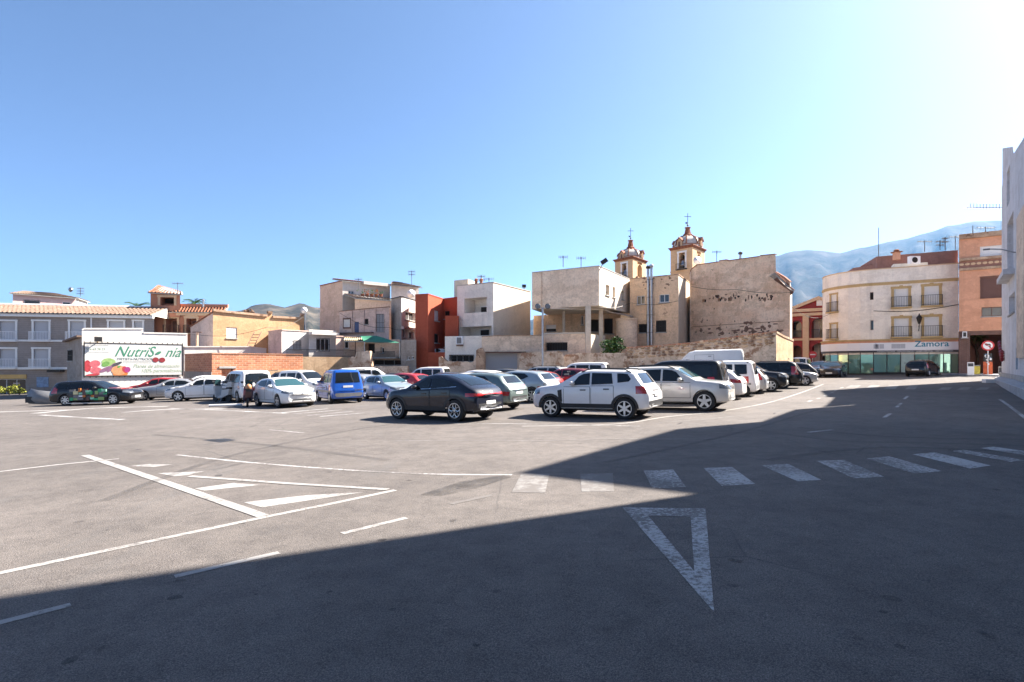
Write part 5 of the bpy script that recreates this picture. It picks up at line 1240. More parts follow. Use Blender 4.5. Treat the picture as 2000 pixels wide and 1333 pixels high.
# corner window pair sits on one arc facet
for f in fs[:-1]:
    pass
best = fs[2]
for y0, y1 in ((577, 610), (634, 662)):
    c = best.L/2; dd = best.a.y; best.todo.append((c-0.42, c+0.42, Z(y1, dd), Z(y0, dd), dict(kind='shutter', r=0.14, frame='white_metal', fw=.06, grille=False, sill=False, balcony=('dark_metal', 0.4, 0.95), surround='stone_yellow', sw=0.16, bars=0, arch=False, pane=None, label=None)))
for f in fs: f.build()
for f in fs:
    zc = Z(543, 52.6); g = MB(); f.slab(g, -0.02, f.L+0.02, zc-0.28, zc, 0.0, 0.07); g.build('cornice', 'stone_yellow', r)
    g = MB(); f.slab(g, -0.02, f.L+0.02, zt-0.02, zt+0.07, -0.2, 0.06); g.build('coping', 'stone_trim', r)
    zz = Z(606, 53.5); 
    zf = Z(661, 53.2); g = MB(); f.slab(g, -0.03, f.L+0.03, zf-0.16, zf, 0.0, 0.22); g.build('fascia_cornice', 'stone_yellow', r)
    g = MB(); f.slab(g, -0.03, f.L+0.03, zf-0.34, zf-0.16, 0.0, 0.12); g.build('fascia_cornice', 'orange_render', r)
    zq = Z(684, 53.5); g = MB(); f.slab(g, -0.03, f.L+0.03, zq, zf-0.342, 0.0, 0.16); g.build('fascia_board', 'white_metal', r)
    g = MB(); f.slab(g, -0.03, f.L+0.03, zq-0.2, zq-0.002, 0.0, 0.13); g.build('lettered_strip', 'print_black', r)
shell(r, chain, zt, 'shade_white', 9)
# glass shopfront
m_, n_, l_, b_ = _new('shop_glass'); b_.inputs['Base Color'].default_value = (0.24, 0.44, 0.35, 1); b_.inputs['Metallic'].default_value = 0.6; b_.inputs['Roughness'].default_value = 0.03; b_.inputs['Specular IOR Level'].default_value = 0.9; b_.inputs['Coat Weight'].default_value = 0.5; b_.inputs['Coat Roughness'].default_value = 0.02
simple('frosted_glass', (0.36, 0.47, 0.44), 0.25, coat=0.4, vary=0.12)
ztop = Z(684, 53.5)-0.2
for f in fs[1:]:
    gzf = max(gz(f.a.x), gz(f.a.x+f.u.x*f.L))
    n_p = max(1, round(f.L/1.05)) if f is main else 1
    for k in range(n_p):
        a_, b2 = f.L*k/n_p, f.L*(k+1)/n_p
        g = MB(); f.slab(g, a_+.04, b2-.04, gzf+0.12, ztop-.06, -0.06, -0.03); g.build('shop_pane', 'frosted_glass' if (k % 4 == 2 or f is not main and k % 2) else 'shop_glass', r)
    g = MB()
    for k in range(n_p+1): a_ = f.L*k/n_p; f.slab(g, a_-.035, a_+.035, gzf-0.05, ztop, -0.08, 0.0)
    f.slab(g, 0.04, f.L-0.04, gzf-.4, gzf+0.12, -0.09, -0.005); f.slab(g, 0.04, f.L-.04, ztop-.06, ztop, -0.08, -0.005); g.build('shop_frame', 'dark_metal', r)
f = main
def zt_(body, px, py, size, mat, xs=1.0, bold=0.0): 
    t, z = f.uv(px, py); text_mesh('lettering', body, size, mat, f.pt(t, z, 0.165), (f.u.x, f.u.y, 0), UP, r, 0, 0.006, 'LEFT', xs, bold)
simple('sign_teal', (0.02, 0.20, 0.30), 0.5)
zt_('Zamora', 1786, 677.5, 0.78, 'sign_teal', 1.05, 0.012)
t0, z0 = f.uv(1690, 689.5)
text_mesh('lettering', 'ODONTOLOGÍA - PERIODONCIA - LASER DENTAL - ORTODONCIA', 0.17, 'white_metal', f.pt(0.3, ztop+0.04, 0.135), (f.u.x, f.u.y, 0), UP, r, 0, 0.003, 'LEFT', 1.15)
simple('grey_print', (0.45, 0.46, 0.5), 0.6)
for x0 in (1688, 1741):
    for k in range(3):
        g = MB(); t = f.U(x0+k*9) if f.U(x0+k*9) > 0 else 0.1+k*.4; f.slab(g, t, t+0.36, Z(680, 53), Z(671, 53), 0.161, 0.167); g.build('louvre', 'grey_print', r)
# roof clutter: brown penthouse, small unit, chimney
g = MB(); q0, q1 = P(1666, 64), P(1720, 61); g.prism([q0, q1, (q1[0]+2, q1[1]+6), (q0[0]+2, q0[1]+6)], 6, Z(518, 62)); g.build('penthouse', 'brown_render', r)
g = MB(); q0, q1 = P(1712, 60.5), P(1871, 57); g.prism([q0, q1, (q1[0]+2, q1[1]+6), (q0[0]+2, q0[1]+6)], 6, Z(490, 57.3)); g.build('penthouse', 'brown_render', r)
g = MB(); q0, q1 = P(1745, 56.5), P(1812, 55.5); g.prism([q0, q1, (q1[0]+.6, q1[1]+1.2), (q0[0]+.6, q0[1]+1.2)], 8, Z(514.5, 56)); g.build('rooftop_room', 'white_render', r)
o = thing('air_conditioner', 'boxy air conditioner on the corner building roof', 'air conditioner', (*P(1785, 55.2), Z(516, 55)))
m = MB(); m.box(-.5, .5, -.2, .2, 0, .75, M=Matrix.Translation((*P(1785, 55.2), Z(515.5, 55)))); m.build('casing', 'white_metal', o); m = MB(); m.lathe([(.28, -.22), (.28, -.205)], (*P(1784, 55.2), Z(508, 55)), 14, 'Y'); m.build('fan', 'dark_metal', o)
o = thing('chimney', 'stepped clay chimney on the brown penthouse', 'chimney', (*P(1751, 59), Z(505, 59)))
m = MB(); x, y = P(1751, 59); m.box(x-.25, x+.25, y-.25, y+.25, Z(508, 59), Z(494, 59)); m.build('stack', 'orange_render', o); m = MB(); m.box(x-.38, x+.38, y-.38, y+.38, Z(494, 59), Z(492, 59)); m.lathe([(.2, 0), (.28, .15), (.12, .25)], (x, y, Z(492, 59)), 8); m.build('cap', 'roof_tile_red', o)
antenna('flag_mast', 'tall bare mast behind the brown penthouse', 1716, 445, 508, 62, 0, cat='mast')
antenna('television_aerial', 'wide comb aerial on the brown penthouse roof', 1806, 470, 492, 58, 1, w=1.4); antenna('television_aerial', 'leaning small aerial beside the wide comb aerial', 1836, 470, 489, 58, 2, w=0.8)
antenna('television_aerial', 'tall aerial nearest the orange building edge', 1866, 461, 488, 58, 1, w=1.3); antenna('television_aerial', 'double aerial in the middle of the penthouse row', 1846, 464, 489, 58.5, 2, w=0.6)
# wall lamp
o = thing('wall_lantern', 'black iron lantern on bracket between the balconies', 'lantern', main.pt(main.U(1794), Z(640, 53), 0.6))
q = main.pt(main.U(1794), Z(625, 53), 0.6); m = MB(); m.lathe([(.1, -.35), (.26, .2), (.3, .22), (.08, .5), (.03, .65)], q, 6); m.build('lantern', 'dark_metal', o)
m = MB(); m.tube([main.pt(main.U(1794), Z(645, 53), 0.0), main.pt(main.U(1794), Z(640, 53), 0.5), q+Vector((0, 0, -.3))], 0.035); m.tube([main.pt(main.U(1794), Z(638, 53), 0.02), main.pt(main.U(1794), Z(634, 53), 0.5)], .025); m.build('bracket', 'dark_metal', o)
# cables along the facade
o = thing('facade_cable', 'sagging black cable between corner building and orange building', 'cable', main.pt(main.L, Z(605, 52), 0.1))
m = MB(); A, B = main.pt(0, Z(607, 55.5), 0.06), main.pt(main.L, Z(595, 52.5), 0.06); m.tube([A+(B-A)*t+Vector((0, 0, -0.3*math.sin(math.pi*t))) for t in [i/12 for i in range(13)]], 0.03, 5); m.build('line', 'dark_metal', o)
m = MB(); A, B = main.pt(main.L, Z(595, 52.5), 0.06), Vector((*P(1953, 49), Z(592, 49))); m.tube([A+(B-A)*t+Vector((0, 0, -0.6*math.sin(math.pi*t))) for t in [i/12 for i in range(13)]], 0.03, 5); m.build('line', 'dark_metal', o)

# ------------------------------------------------------------------ orange building with passage
zt = Z(461, 50.5); p0, p1 = P(1873, 50.5), P(1962, dz(452, zt))
r = thing('orange_building', 'orange rendered building with brown cornice over a dark passage', 'building', (*P(1910, 50), gz(42)))
f = Facade(r, p0, p1, zt, 'orange_render', bottom=Z(647, 50)); f.win(1914, 480, 1958, 500, 'shutter', 0.15, sill=True); f.win(1916, 541, 1958, 581, 'shutter', 0.12, pane='shutter_brown', surround='wood_brown', sw=0.06); f.win(1917, 600, 1958, 618, 'glass', 0.15, frame='wood_brown', bars=1)
f.build(); shell(r, [p0, p1], zt, 'orange_render', 8, bottom=gz(40)-.3)
f.band(458, 466, 0.3, 'rubble', 'cornice', zz=(zt-.35, zt+.06)); f.band(503, 508, 0.35, 'rubble', 'cornice'); f.band(522, 527, 0.2, 'rubble', 'cornice'); f.band(508.5, 521.5, 0.05, 'brown_render', 'frieze')
u = f.U(1878)
while u < f.L-.1:
    g = MB(); c = f.pt(u, Z(516, 50), 0.06); n3 = Vector((f.n.x, f.n.y, 0)); pts = [c+Vector((f.u.x, f.u.y, 0))*math.cos(k*math.pi/5)*.17+Vector((0, 0, math.sin(k*math.pi/5)*.11)) for k in range(10)]; g.sweep(pts, n3*0.05); g.build('frieze_disc', 'stone_trim', r); u += 0.4
g = MB(); f.slab(g, 0, f.U(1894.5), gz(40)-.3, Z(647.2, 50), -0.5, 0.0); g.build('pier', 'brown_brick', r)
g = MB(); f.slab(g, f.U(1894.5), f.L, Z(655, 50), Z(647.1, 50), -0.6, 0.02); g.build('lintel_beam', 'wood_brown', r)
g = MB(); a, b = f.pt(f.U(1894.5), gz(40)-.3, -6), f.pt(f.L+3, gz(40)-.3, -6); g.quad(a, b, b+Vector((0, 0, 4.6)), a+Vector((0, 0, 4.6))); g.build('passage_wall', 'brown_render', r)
o = thing('air_conditioner', 'white air conditioner beside the brick pier', 'air conditioner', f.pt(f.U(1883), Z(661, 50), .3))
g = MB(); f.slab(g, f.U(1879), f.U(1888), Z(659.5, 50), Z(648, 50), 0.05, .35); g.build('casing', 'white_metal', o); g = MB(); f.slab(g, f.U(1880.5), f.U(1886.5), Z(658, 50), Z(649.5, 50), .35, .37); g.build('fan_grille', 'dark_metal', o)
g = MB(); f.slab(g, f.U(1876), f.U(1891), Z(661, 50), Z(660, 50), 0, .4); g.build('bracket', 'steel', o)
antenna('television_aerial', 'T shaped aerial on the orange building roof', 1925, 443, 458, 53, 1, w=1.6); antenna('flag_pole', 'short pole with hanging cloth on the orange roof', 1900, 441, 458, 53, 0, cat='pole')

# ------------------------------------------------------------------ tall white building along the right side of the street
W0 = Vector((25.6, 28.2)); wd = Vector((-0.607, -0.794))    # s grows towards the camera
def wp(s, off=0.0): q = W0+wd*s; return (q.x+0.794*off, q.y-0.607*off)
def wz(py, s): return Z(py, wp(s)[1])
far = P(1956.5, 39.2)
a, b = far, wp(1.6)
r = thing('tall_white_building', 'tall white building with stepped recesses along the street', 'building', (*wp(-6), gz(28)))
L_ = (Vector(b)-Vector(a)).length
f = Facade(r, a, b, 14, 'aged_white')
f.toppx([(1956.5, 364), (1957.5, 364), (1958, 290), (1978, 287), (1980, 300), (1998, 272), (2004, 262)])
f.win(1966.5, 330, 1972, 400, 'room', 0.8); f.win(1967.5, 425, 1979.5, 545, 'room', 0.9); f.win(1970.5, 575, 1982, 613, 'half', 0.35)
f.win(1984, 680, 1988, 722, 'door', 0.2, pane='dark_metal')
f.build(); shell(r, [a, b], 11.5, 'aged_white', 10, dirn=(0.794, -0.607))
g = MB(); t0 = f.U(1966.5); t1 = f.U(1982); f.slab(g, t0+.1, t1, Z(551, 35), Z(542, 35), 0.0, 0.5); g.build('balcony_slab', 'aged_white', r)
g = MB(); f.slab(g, f.U(1991), f.L, 2.2, Z(430, 30), 0.02, 0.12); g.build('beige_pier', 'beige_render', r)
g = MB(); f.slab(g, 0, f.L, f.z0, gz(30)+0.6, 0.0, 0.12); g.build('plinth', 'concrete', r)
o = thing('street_lamp', 'wall mounted street lamp arm on the tall white building', 'street lamp', f.pt(f.U(1984), Z(512, 33), 0.1))
q = f.pt(f.U(1984), Z(505, 33), 0.0); m = MB(); m.tube([q, q+Vector((f.n.x*.6, f.n.y*.6, .25)), q+Vector((f.n.x*1.2, f.n.y*1.2, .35))], .035); m.build('arm', 'steel', o)
m = MB(); m.obox(q+Vector((f.n.x*1.1, f.n.y*1.1, .28)), (f.n.x, f.n.y, 0), (f.u.x, f.u.y, 0), UP, .3, .16, .07); m.build('lamp_head', 'grey_plastic', o)
o = thing('flower_garland', 'red and dark wreath garland hanging on the white wall', 'garland', f.pt(f.U(1960), Z(700, 38), .1))
for k in range(16):
    py = 668+k*2.2; q = f.pt(f.U(1957.5+k*0.28), Z(py, 38.6), .12+random.random()*.06); m = MB(); m.lathe([(.02, -.1), (.11, 0), (.02, .1)], q, 6); m.build('flower', 'print_cherry' if k % 3 else 'print_purple', o)
for k in range(10):
    an = k*2*math.pi/10; q = f.pt(f.U(1962.5)+math.cos(an)*.24, Z(696, 38.6)+math.sin(an)*.28, .14); m = MB(); m.lathe([(.02, -.12), (.13, 0), (.02, .12)], q, 6); m.build('wreath_flower', 'print_cherry', o)
# street buildings beyond the frame edge that throw the long shadow
for nm, lab, s0, s1, h, dep in (('street_block', 'plain white block next along the street, beyond the tall white building', 1.75, 6.2, 14.3, 11), ('corner_block', 'taller white block at the side street mouth', 6.35, 13.5, 17.1, 11)):
    r2 = thing(nm, lab, 'building', (*wp((s0+s1)/2), gz(20)))
    f2 = Facade(r2, wp(s0), wp(s1), h, 'aged_white')
    for zz in (1.0, 4.2, 7.4, 10.4):
        c = (s0+s1)/2-s0
        f2.todo.append((c-.7, c+.7, zz, zz+1.5, dict(kind='shutter', r=.15, frame='white_metal', fw=.06, grille=False, sill=True, balcony=None, surround=None, sw=.1, bars=0, arch=False, pane=None, label=None)))
    f2.build(); shell(r2, [wp(s0), wp(s1)], h, 'aged_white', dep, dirn=(0.794, -0.607))
K2 = Vector((13.0, 12.6))
r2 = thing('corner_building', 'white apartment block behind the side street mouth', 'building', (13, 8, gz(13)))
q0, q1 = tuple(K2+Vector((0.794, -0.607))*12), tuple(K2); q2 = (K2.x-0.607*22, K2.y-0.794*22)
for A_, B_ in ((q0, q1), (q1, q2)):
    f2 = Facade(r2, A_, B_, 20.5, 'aged_white')
    for k in range(int(f2.L/3)):
        for zz in (1.2, 4.4, 7.6, 10.8, 14):
            f2.todo.append((k*3+1, k*3+2.2, zz, zz+1.5, dict(kind='shutter', r=.15, frame='white_metal', fw=.06, grille=False, sill=True, balcony=None, surround=None, sw=.1, bars=0, arch=False, pane=None, label=None)))
    f2.build()
q3 = (q2[0]+0.794*12, q2[1]-0.607*12); m = MB()
for A_, B_ in ((q2, q3), (q3, q0)): m.quad((*A_, -.3), (*B_, -.3), (*B_, 20.5), (*A_, 20.5))
m.build('rear_wall', 'aged_white', r2); m = MB(); m.quad((*q0, 20.4), (*q1, 20.4), (*q2, 20.4), (*q3, 20.4)); m.build('flat_roof', 'concrete', r2)

# pavement and ramp on the right
def pavement():
    k0, k1, k2, k3 = G(1941, 746), G(1957, 757), G(2000, 782), G(2120, 850)
    inn = [P(1945, 41), wp(-12, -0.1), wp(-2, -0.1), wp(6, -0.1)]
    m = MB(); kk = [k0, k1, k2, k3]; h = 0.42
    for i in range(3):
        a, b = kk[i], kk[i+1]; c, d = inn[i+1], inn[i]
        ha, hb = (0.14, 0.3, 0.42, 0.42)[i], (0.14, 0.3, 0.42, 0.42)[i+1]
        A, B, C_, D = (a.x, a.y, gz(a.x)+ha), (b.x, b.y, gz(b.x)+hb), (c[0], c[1], gz(c[0])+hb), (d[0], d[1], gz(d[0])+ha)
        m.quad(A, B, C_, D); m.quad((a.x, a.y, gz(a.x)-.1), (b.x, b.y, gz(b.x)-.1), B, A)
        if i == 0: m.quad((a.x, a.y, gz(a.x)-.1), A, D, (d[0], d[1], gz(d[0])-.1))
    tag(m.build('pavement', 'pale_concrete'), kind='structure')
    m = MB()
    for i in range(3):
        a, b = kk[i], kk[i+1]; ha, hb = (0.14, 0.3, 0.42, 0.42)[i]+.004, (0.14, 0.3, 0.42, 0.42)[i+1]+.004
        t = (b-a).normalized(); nn = Vector((t.y, -t.x, 0))*-0.0
        m.quad((a.x, a.y, gz(a.x)+ha), (b.x, b.y, gz(b.x)+hb), (b.x+.22, b.y+.02, gz(b.x)+hb), (a.x+.22, a.y+.02, gz(a.x)+ha))
    tag(m.build('kerb', 'white_paint'), kind='structure')
plaster('pale_concrete', (0.45, 0.45, 0.46), (0.3, 0.3, 0.31), 0.5, 1.2, streak=0.1)
pavement()
# raised white steps by the doorway
o = thing('doorstep', 'battered white steps in front of the tall white building', 'steps', (*P(1985, 33), gz(28)))
q0, q1, q2, q3 = P(1966, 36.0), P(2004, 29.6), P(2016, 30.5), P(1974, 37)
for k, (sh, hh) in enumerate(((1.0, .6), (0.7, .85), (0.4, 1.1))):
    m = MB(); a, b = Vector(q0), Vector(q1); c, d = Vector(q2), Vector(q3); m.prism([d+(a-d)*sh, c+(b-c)*sh, c, d], gz(29), gz(29)+hh); m.build('step', 'aged_white', o)
# far pavement before the passage
m = MB(); q = [G(1765, 733), G(1945, 741)]; i0, i1 = main.pt(main.U(1800), 0, 0), f.pt(0, 0, 0)
m = MB(); a, b = P(1838, 51.2), P(1950, 44.5); c, d = P(1958, 52), P(1842, 55); m.prism([a, b, c, d], gz(38)-0.3, gz(39.5)+0.12); tag(m.build('far_pavement', 'pale_concrete'), kind='structure')
# crane far away
o = thing('tower_crane', 'red tower crane jib far behind the orange building', 'crane', (*P(1975, 150), gz(60)))
x0, x1 = P(1889, 150)[0], P(1990, 150)[0]; z0, z1 = Z(406, 150), Z(397, 150); y = 150
m = MB(); n_ = 16
m.tube([(x0, y, z0), (x1, y, z0)], .09, 4); m.tube([(x0, y+1, z0), (x1, y+1, z0)], .09, 4); m.tube([(x0+3, y+.5, z1), (x1, y+.5, z1)], .09, 4)
for k in range(n_):
    xa, xb = x0+(x1-x0)*k/n_, x0+(x1-x0)*(k+.5)/n_; m.tube([(xa, y, z0), (xb, y+.5, z1 if k else z1-.6)], .06, 4); m.tube([(xb, y+.5, z1 if k else z1-.6), (xa+(x1-x0)/n_, y+1, z0)], .06, 4)
m.build('jib', 'wood_brown', o); m = MB()
xm = P(1978, 150)[0]
for sx, sy in ((-.6, -.6), (.6, -.6), (-.6, .6), (.6, .6)): m.tube([(xm+sx, y+.5+sy, 0), (xm+sx, y+.5+sy, z1+4)], .12, 4)
for k in range(20): zz = k*2.2; m.tube([(xm-.6, y-.1, zz), (xm+.6, y-.1, zz+2.2)], .06, 4)
m.build('mast', 'wood_brown', o)
# ------------------------------------------------------------------ cars
def lerp_pts(pts, x):
    if x <= pts[0][0]: return pts[0][1]
    for (a, b), (c, d) in zip(pts, pts[1:]):
        if x <= c: return b+(d-b)*(x-a)/max(1e-6, c-a)
    return pts[-1][1]
def smooth_fn(pts, k=0.09):
    def f(x):
        s = w = 0
        for i in range(-4, 5):
            q = math.exp(-(i/2.2)**2); s += q*lerp_pts(pts, x+i*k/4); w += q
        return s/w
    return f
def make_rim(style, r, tw):
    rr = r*0.68; m = MB()
    m.lathe([(rr*1.0, -0.01), (rr*0.98, 0.012), (rr*0.9, 0.005), (rr*0.86, -0.05), (0.02, -0.055)], (0, 0, 0), 24, 'Y', 0, cap=(0, 1))
    if style == 'steel':
        m.lathe([(rr*0.9, -0.02), (rr*0.72, 0.01), (rr*0.3, 0.0), (rr*0.25, 0.02), (0.01, 0.024)], (0, 0, 0), 20, 'Y', 1)
    else:
        n = {'five': 5, 'petal': 5, 'seven': 7, 'six': 6}[style]
        for k in range(n):
            a = 2*math.pi*k/n+math.pi/2; u = Vector((math.cos(a), 0, math.sin(a))); v = Vector((-math.sin(a), 0, math.cos(a)))
            if style == 'petal':
                c = u*rr*0.60; pts = 12; ro, ri = (rr*0.40, rr*0.27), (rr*0.30, rr*0.18)
                P0 = [c+u*math.cos(t)*ro[0]*.95+v*math.sin(t)*ro[1]*1.1 for t in [2*math.pi*i/pts for i in range(pts)]]
                P1 = [c+u*math.cos(t)*ri[0]+v*math.sin(t)*ri[1]*1.1 for t in [2*math.pi*i/pts for i in range(pts)]]
                for i in range(pts):
                    j = (i+1) % pts; o = Vector((0, 0.012, 0)); m.quad(P0[i]+o, P0[j]+o, P1[j]+o*.6, P1[i]+o*.6, m=1)
            else:
                w0, w1 = rr*(0.22 if n == 5 else 0.16), rr*(0.15 if n == 5 else 0.10)
                q = [u*rr*0.12-v*w0, u*rr*0.95-v*w1, u*rr*0.95+v*w1, u*rr*0.12+v*w0]
                i = len(m.v); m.sweep([p+Vector((0, -0.03, 0)) for p in q], (0, 0.042, 0), m=1)
        m.lathe([(rr*0.2, -0.02), (rr*0.18, 0.018), (0.01, 0.02)], (0, 0, 0), 12, 'Y', 1)
        m.lathe([(rr*1.0, 0.0), (rr*1.0, 0.014), (rr*0.92, 0.014), (rr*0.92, 0.0)], (0, 0, 0), 24, 'Y', 1, cap=(0, 0))
    return m.mesh('rim', ['under' if style != 'steel' else 'black_plastic', 'alloy'], True, 30)
def make_tyre(r, tw):
    h = tw/2; m = MB()
    m.lathe([(r*0.67, -h*.9), (r*0.8, -h), (r*0.95, -h*.94), (r, -h*.7), (r, h*.7), (r*0.95, h*.94), (r*0.8, h), (r*0.67, h*.9)], (0, 0, 0), 28, 'Y', cap=(1, 0))
    return m.mesh('wheel', ['tyre'], True, 35)

PROTO = {}
def car_proto(key, S):
    L, W, H, wb, fo, r = S['L'], S['W'], S['H'], S['wb'], S['fo'], S['r']; w2 = W/2
    top = smooth_fn(S['top'], S.get('k', 0.10)); belt = smooth_fn(S['belt'], 0.15)
    zs = S.get('sill', 0.24); tum = S.get('tum', 0.36); nf, nr_ = S.get('nose', 0.80), S.get('tail', 0.88); cf, cr = S.get('cf', 0.16), S.get('cr', 0.10)
    def wid(x):
        a = max(0, 1-x/0.55); b = max(0, 1-(L-x)/0.40)
        return w2*(1-(1-nf)*a**2.2-(1-nr_)*b**2.2)
    xsn = sorted(set([0, 0.015, 0.05, 0.11, 0.2, 0.3]+[0.42+i*0.13 for i in range(int((L-0.8)/0.13))]+[L-0.3, L-0.2, L-0.11, L-0.05, L-0.015, L]+[p[0] for p in S['top'] if 0.3 < p[0] < L-.3]))
    rows = []
    for x in xsn:
        e = min(x, L-x); ef = max(0, 1-e/0.09)
        wv = wid(x)*(1-0.05*ef**2); zb = zs+(0.05*max(0, 1-e/0.5)) ; zt = top(x); zb += 0.05*ef**2; 
        bl = min(belt(x), zt-0.035); zt -= 0.03*ef**2; bl -= 0.03*ef**2; g = zt-bl
        wg = 0.955*wv; wr = max(wg-g*tum, wg*0.5) if g > 0.12 else wg*(1-0.10*g/0.12)
        hf = bl-zb
        half = [(0, zb), (wv*.88, zb), (wv*.965, zb+.05), (wv*.995, zb+.33*hf), (wv*1.0, zb+.55*hf), (wv*.992, zb+.78*hf), (wv*.975, bl-.03), (wg, bl+.005),
                (wg+(wr-wg)*.34, bl+g*.33), (wg+(wr-wg)*.70, bl+g*.67), (wr*1.0, zt-min(.10, .22*g)), (wr*.93, zt-min(.045, .10*g)), (wr*.75, zt-min(.018, .05*g)), (wr*.4, zt-.004), (0, zt)]
        full = half+[(-y, z) for y, z in reversed(half[1:-1])]
        row = []
        for y, z in full:
            ya = abs(y)/w2; xo = cf*ya**2.4*max(0, 1-x/1.4)**1.3-cr*ya**2.4*max(0, 1-(L-x)/1.0)**1.3
            row.append((L/2-(x+xo), y, z))
        rows.append(row)
    mb = MB(); n = len(rows[0])
    for row in rows: mb.v += row
    for i in range(len(rows)-1):
        for j in range(n):
            a, b = i*n+j, i*n+(j+1) % n; mb.f.append((a, b, b+n, a+n)); mb.m.append(0)
    mb.f.append(tuple(range(n))); mb.m.append(0); mb.f.append(tuple((len(rows)-1)*n+j for j in reversed(range(n)))); mb.m.append(0)
    me0 = mb.mesh('body', ['paint_white', 'under'], True, 38)
    bmb = bmesh.new(); bmb.from_mesh(me0); bvh = BVHTree.FromBMesh(bmb); bmb.free()
    # cut the wheel housings
    xa, xb = L/2-fo, L/2-fo-wb
    cut = MB()
    for x in (xa, xb):
        for s in (1, -1):
            cut.lathe([(r*1.13, s*(w2-0.36)), (r*1.13, s*(w2+.3))], (x, 0, r+0.015), 28, 'Y', 1)
    cme = cut.mesh('cut', ['paint_white', 'under'])
    ob, oc = bpy.data.objects.new('ob', me0), bpy.data.objects.new('oc', cme); COL.objects.link(ob); COL.objects.link(oc)
    md = ob.modifiers.new('b', 'BOOLEAN'); md.object = oc; md.operation = 'DIFFERENCE'; md.solver = 'EXACT'
    dg = bpy.context.evaluated_depsgraph_get(); me = bpy.data.meshes.new_from_object(ob.evaluated_get(dg)); me.name = 'body'
    bpy.data.objects.remove(ob); bpy.data.objects.remove(oc)
    me.materials.clear(); me.materials.append(MATS['paint_white']); me.materials.append(MATS['under'])
    me.polygons.foreach_set('use_smooth', [True]*len(me.polygons)); me.set_sharp_from_angle(angle=R(38))
    parts = []                                    # (name, mesh, loc, rot, parentindex, is_paint)
    def add(name, mesh, loc=(0, 0, 0), rz=0, par=None, pt=False): parts.append((name, mesh, loc, rz, par, pt)); return len(parts)-1
    add('body', me, pt=True)
    def hit(o, d):
        q = bvh.ray_cast(Vector(o), Vector(d)); return (q[0], q[1]) if q[0] is not None else (None, None)
    def side(x, z, s, off):                        # x from the front bumper
        p, nn = hit((L/2-x, s*4, z), (0, -s, 0))
        if p is None: return Vector((L/2-x, s*w2*.9, z))
        return p+Vector((0, s, 0))*off
    def patch(fn, nu, nv, mat, name, thick=0.004, par=None, pt=False):
        m = MB(); g = [[fn(i/nu, j/nv) for j in range(nv+1)] for i in range(nu+1)]
        for i in range(nu+1):
            for j in range(nv+1): m.v.append(tuple(g[i][j]))
        for i in range(nu):
            for j in range(nv): a = i*(nv+1)+j; m.f.append((a, a+1, a+nv+2, a+nv+1)); m.m.append(0)
        mm = m.mesh(name, [mat], True); return add(name, mm, par=par, pt=pt)
    def quadfn(c, proj):                            # c: 4 corners (a,b) lower-left, lower-right, upper-right, upper-left
        def f(u, v):
            p = [(c[0][k]*(1-u)+c[1][k]*u)*(1-v)+(c[3][k]*(1-u)+c[2][k]*u)*v for k in (0, 1)]; return proj(*p)
        return f
    # side glass
    gm = S.get('glass', 'car_glass')
    for s in (1, -1):
        for q in S['wins']:
            def polyfn(q=q, s=s):
                pts = []
                for (x0, z0), (x1, z1) in zip(q, q[1:]+q[:1]):
                    k = max(1, int(math.hypot(x1-x0, z1-z0)/0.12))
                    for i in range(k): xx = x0+(x1-x0)*i/k; pts.append((xx, min(z0+(z1-z0)*i/k, top(xx)-.125)))
                c = (sum(p[0] for p in pts)/len(pts), sum(p[1] for p in pts)/len(pts)); m = MB()
                rings = [1.0, 0.66, 0.33]
                for kk in rings:
                    for x, z in pts: m.v.append(tuple(side(c[0]+(x-c[0])*kk, c[1]+(z-c[1])*kk, s, 0.013)))
                nn = len(pts)
                for a in range(len(rings)-1):
                    for i in range(nn): j = (i+1) % nn; m.f.append((a*nn+i, a*nn+j, (a+1)*nn+j, (a+1)*nn+i)); m.m.append(0)
                m.f.append(tuple((len(rings)-1)*nn+i for i in range(nn))); m.m.append(0)
                return m.mesh('side_window', [gm], True)
            add('side_window', polyfn())
    # windscreen and rear window
    c0, c1 = S['screen']; wl_ = S.get('screen_w', (0.84, 0.74))
    def scr(x, y):
        p, nn = hit((L/2-x, y, 4), (0, 0, -1)); return p+nn*0.008 if p is not None else Vector((L/2-x, y, 1))
    patch(quadfn([(c0, -w2*wl_[0]), (c0, w2*wl_[0]), (c1, w2*wl_[1]), (c1, -w2*wl_[1])], scr), 10, 6, S.get('screen_glass', gm), 'windscreen')
    if S['rear'][0] == 'top':
        _, e0, e1, a0, a1 = S['rear']; patch(quadfn([(e0, -w2*a0), (e0, w2*a0), (e1, w2*a1), (e1, -w2*a1)], scr), 10, 6, gm, 'rear_window')
    else:
        _, z0, z1, a0, a1 = S['rear']
        def rr_(y, z):
            p, nn = hit((-L/2-3, y, z), (1, 0, 0)); return p+Vector((-1, 0, 0))*0.008 if p is not None else Vector((-L/2+.3, y, z))
        patch(quadfn([(w2*a0, z0), (-w2*a0, z0), (-w2*a1, z1), (w2*a1, z1)], rr_), 8, 6, gm, 'rear_window')
    def back(y, z, off=0.008):
        p, nn = hit((-L/2-3, y, z), (1, 0, 0)); return p+Vector((-1, 0, 0))*off if p is not None else Vector((-L/2, y, z))
    def front(y, z, off=0.008):
        p, nn = hit((L/2+3, y, z), (-1, 0, 0)); return p+Vector((1, 0, 0))*off if p is not None else Vector((L/2, y, z))
    def corner(end, s):                            # radial projection round a body corner; angle 0 = straight out, 90 = sideways
        def f(an, z, off=0.008):
            c = Vector((end*(L/2-0.75), s*w2*0.30, z)); d = Vector((end*math.cos(R(an)), s*math.sin(R(an)), 0))
            p, nn = hit(c+d*4, -d); return p+d*off if p is not None else c+d*.4
        return f
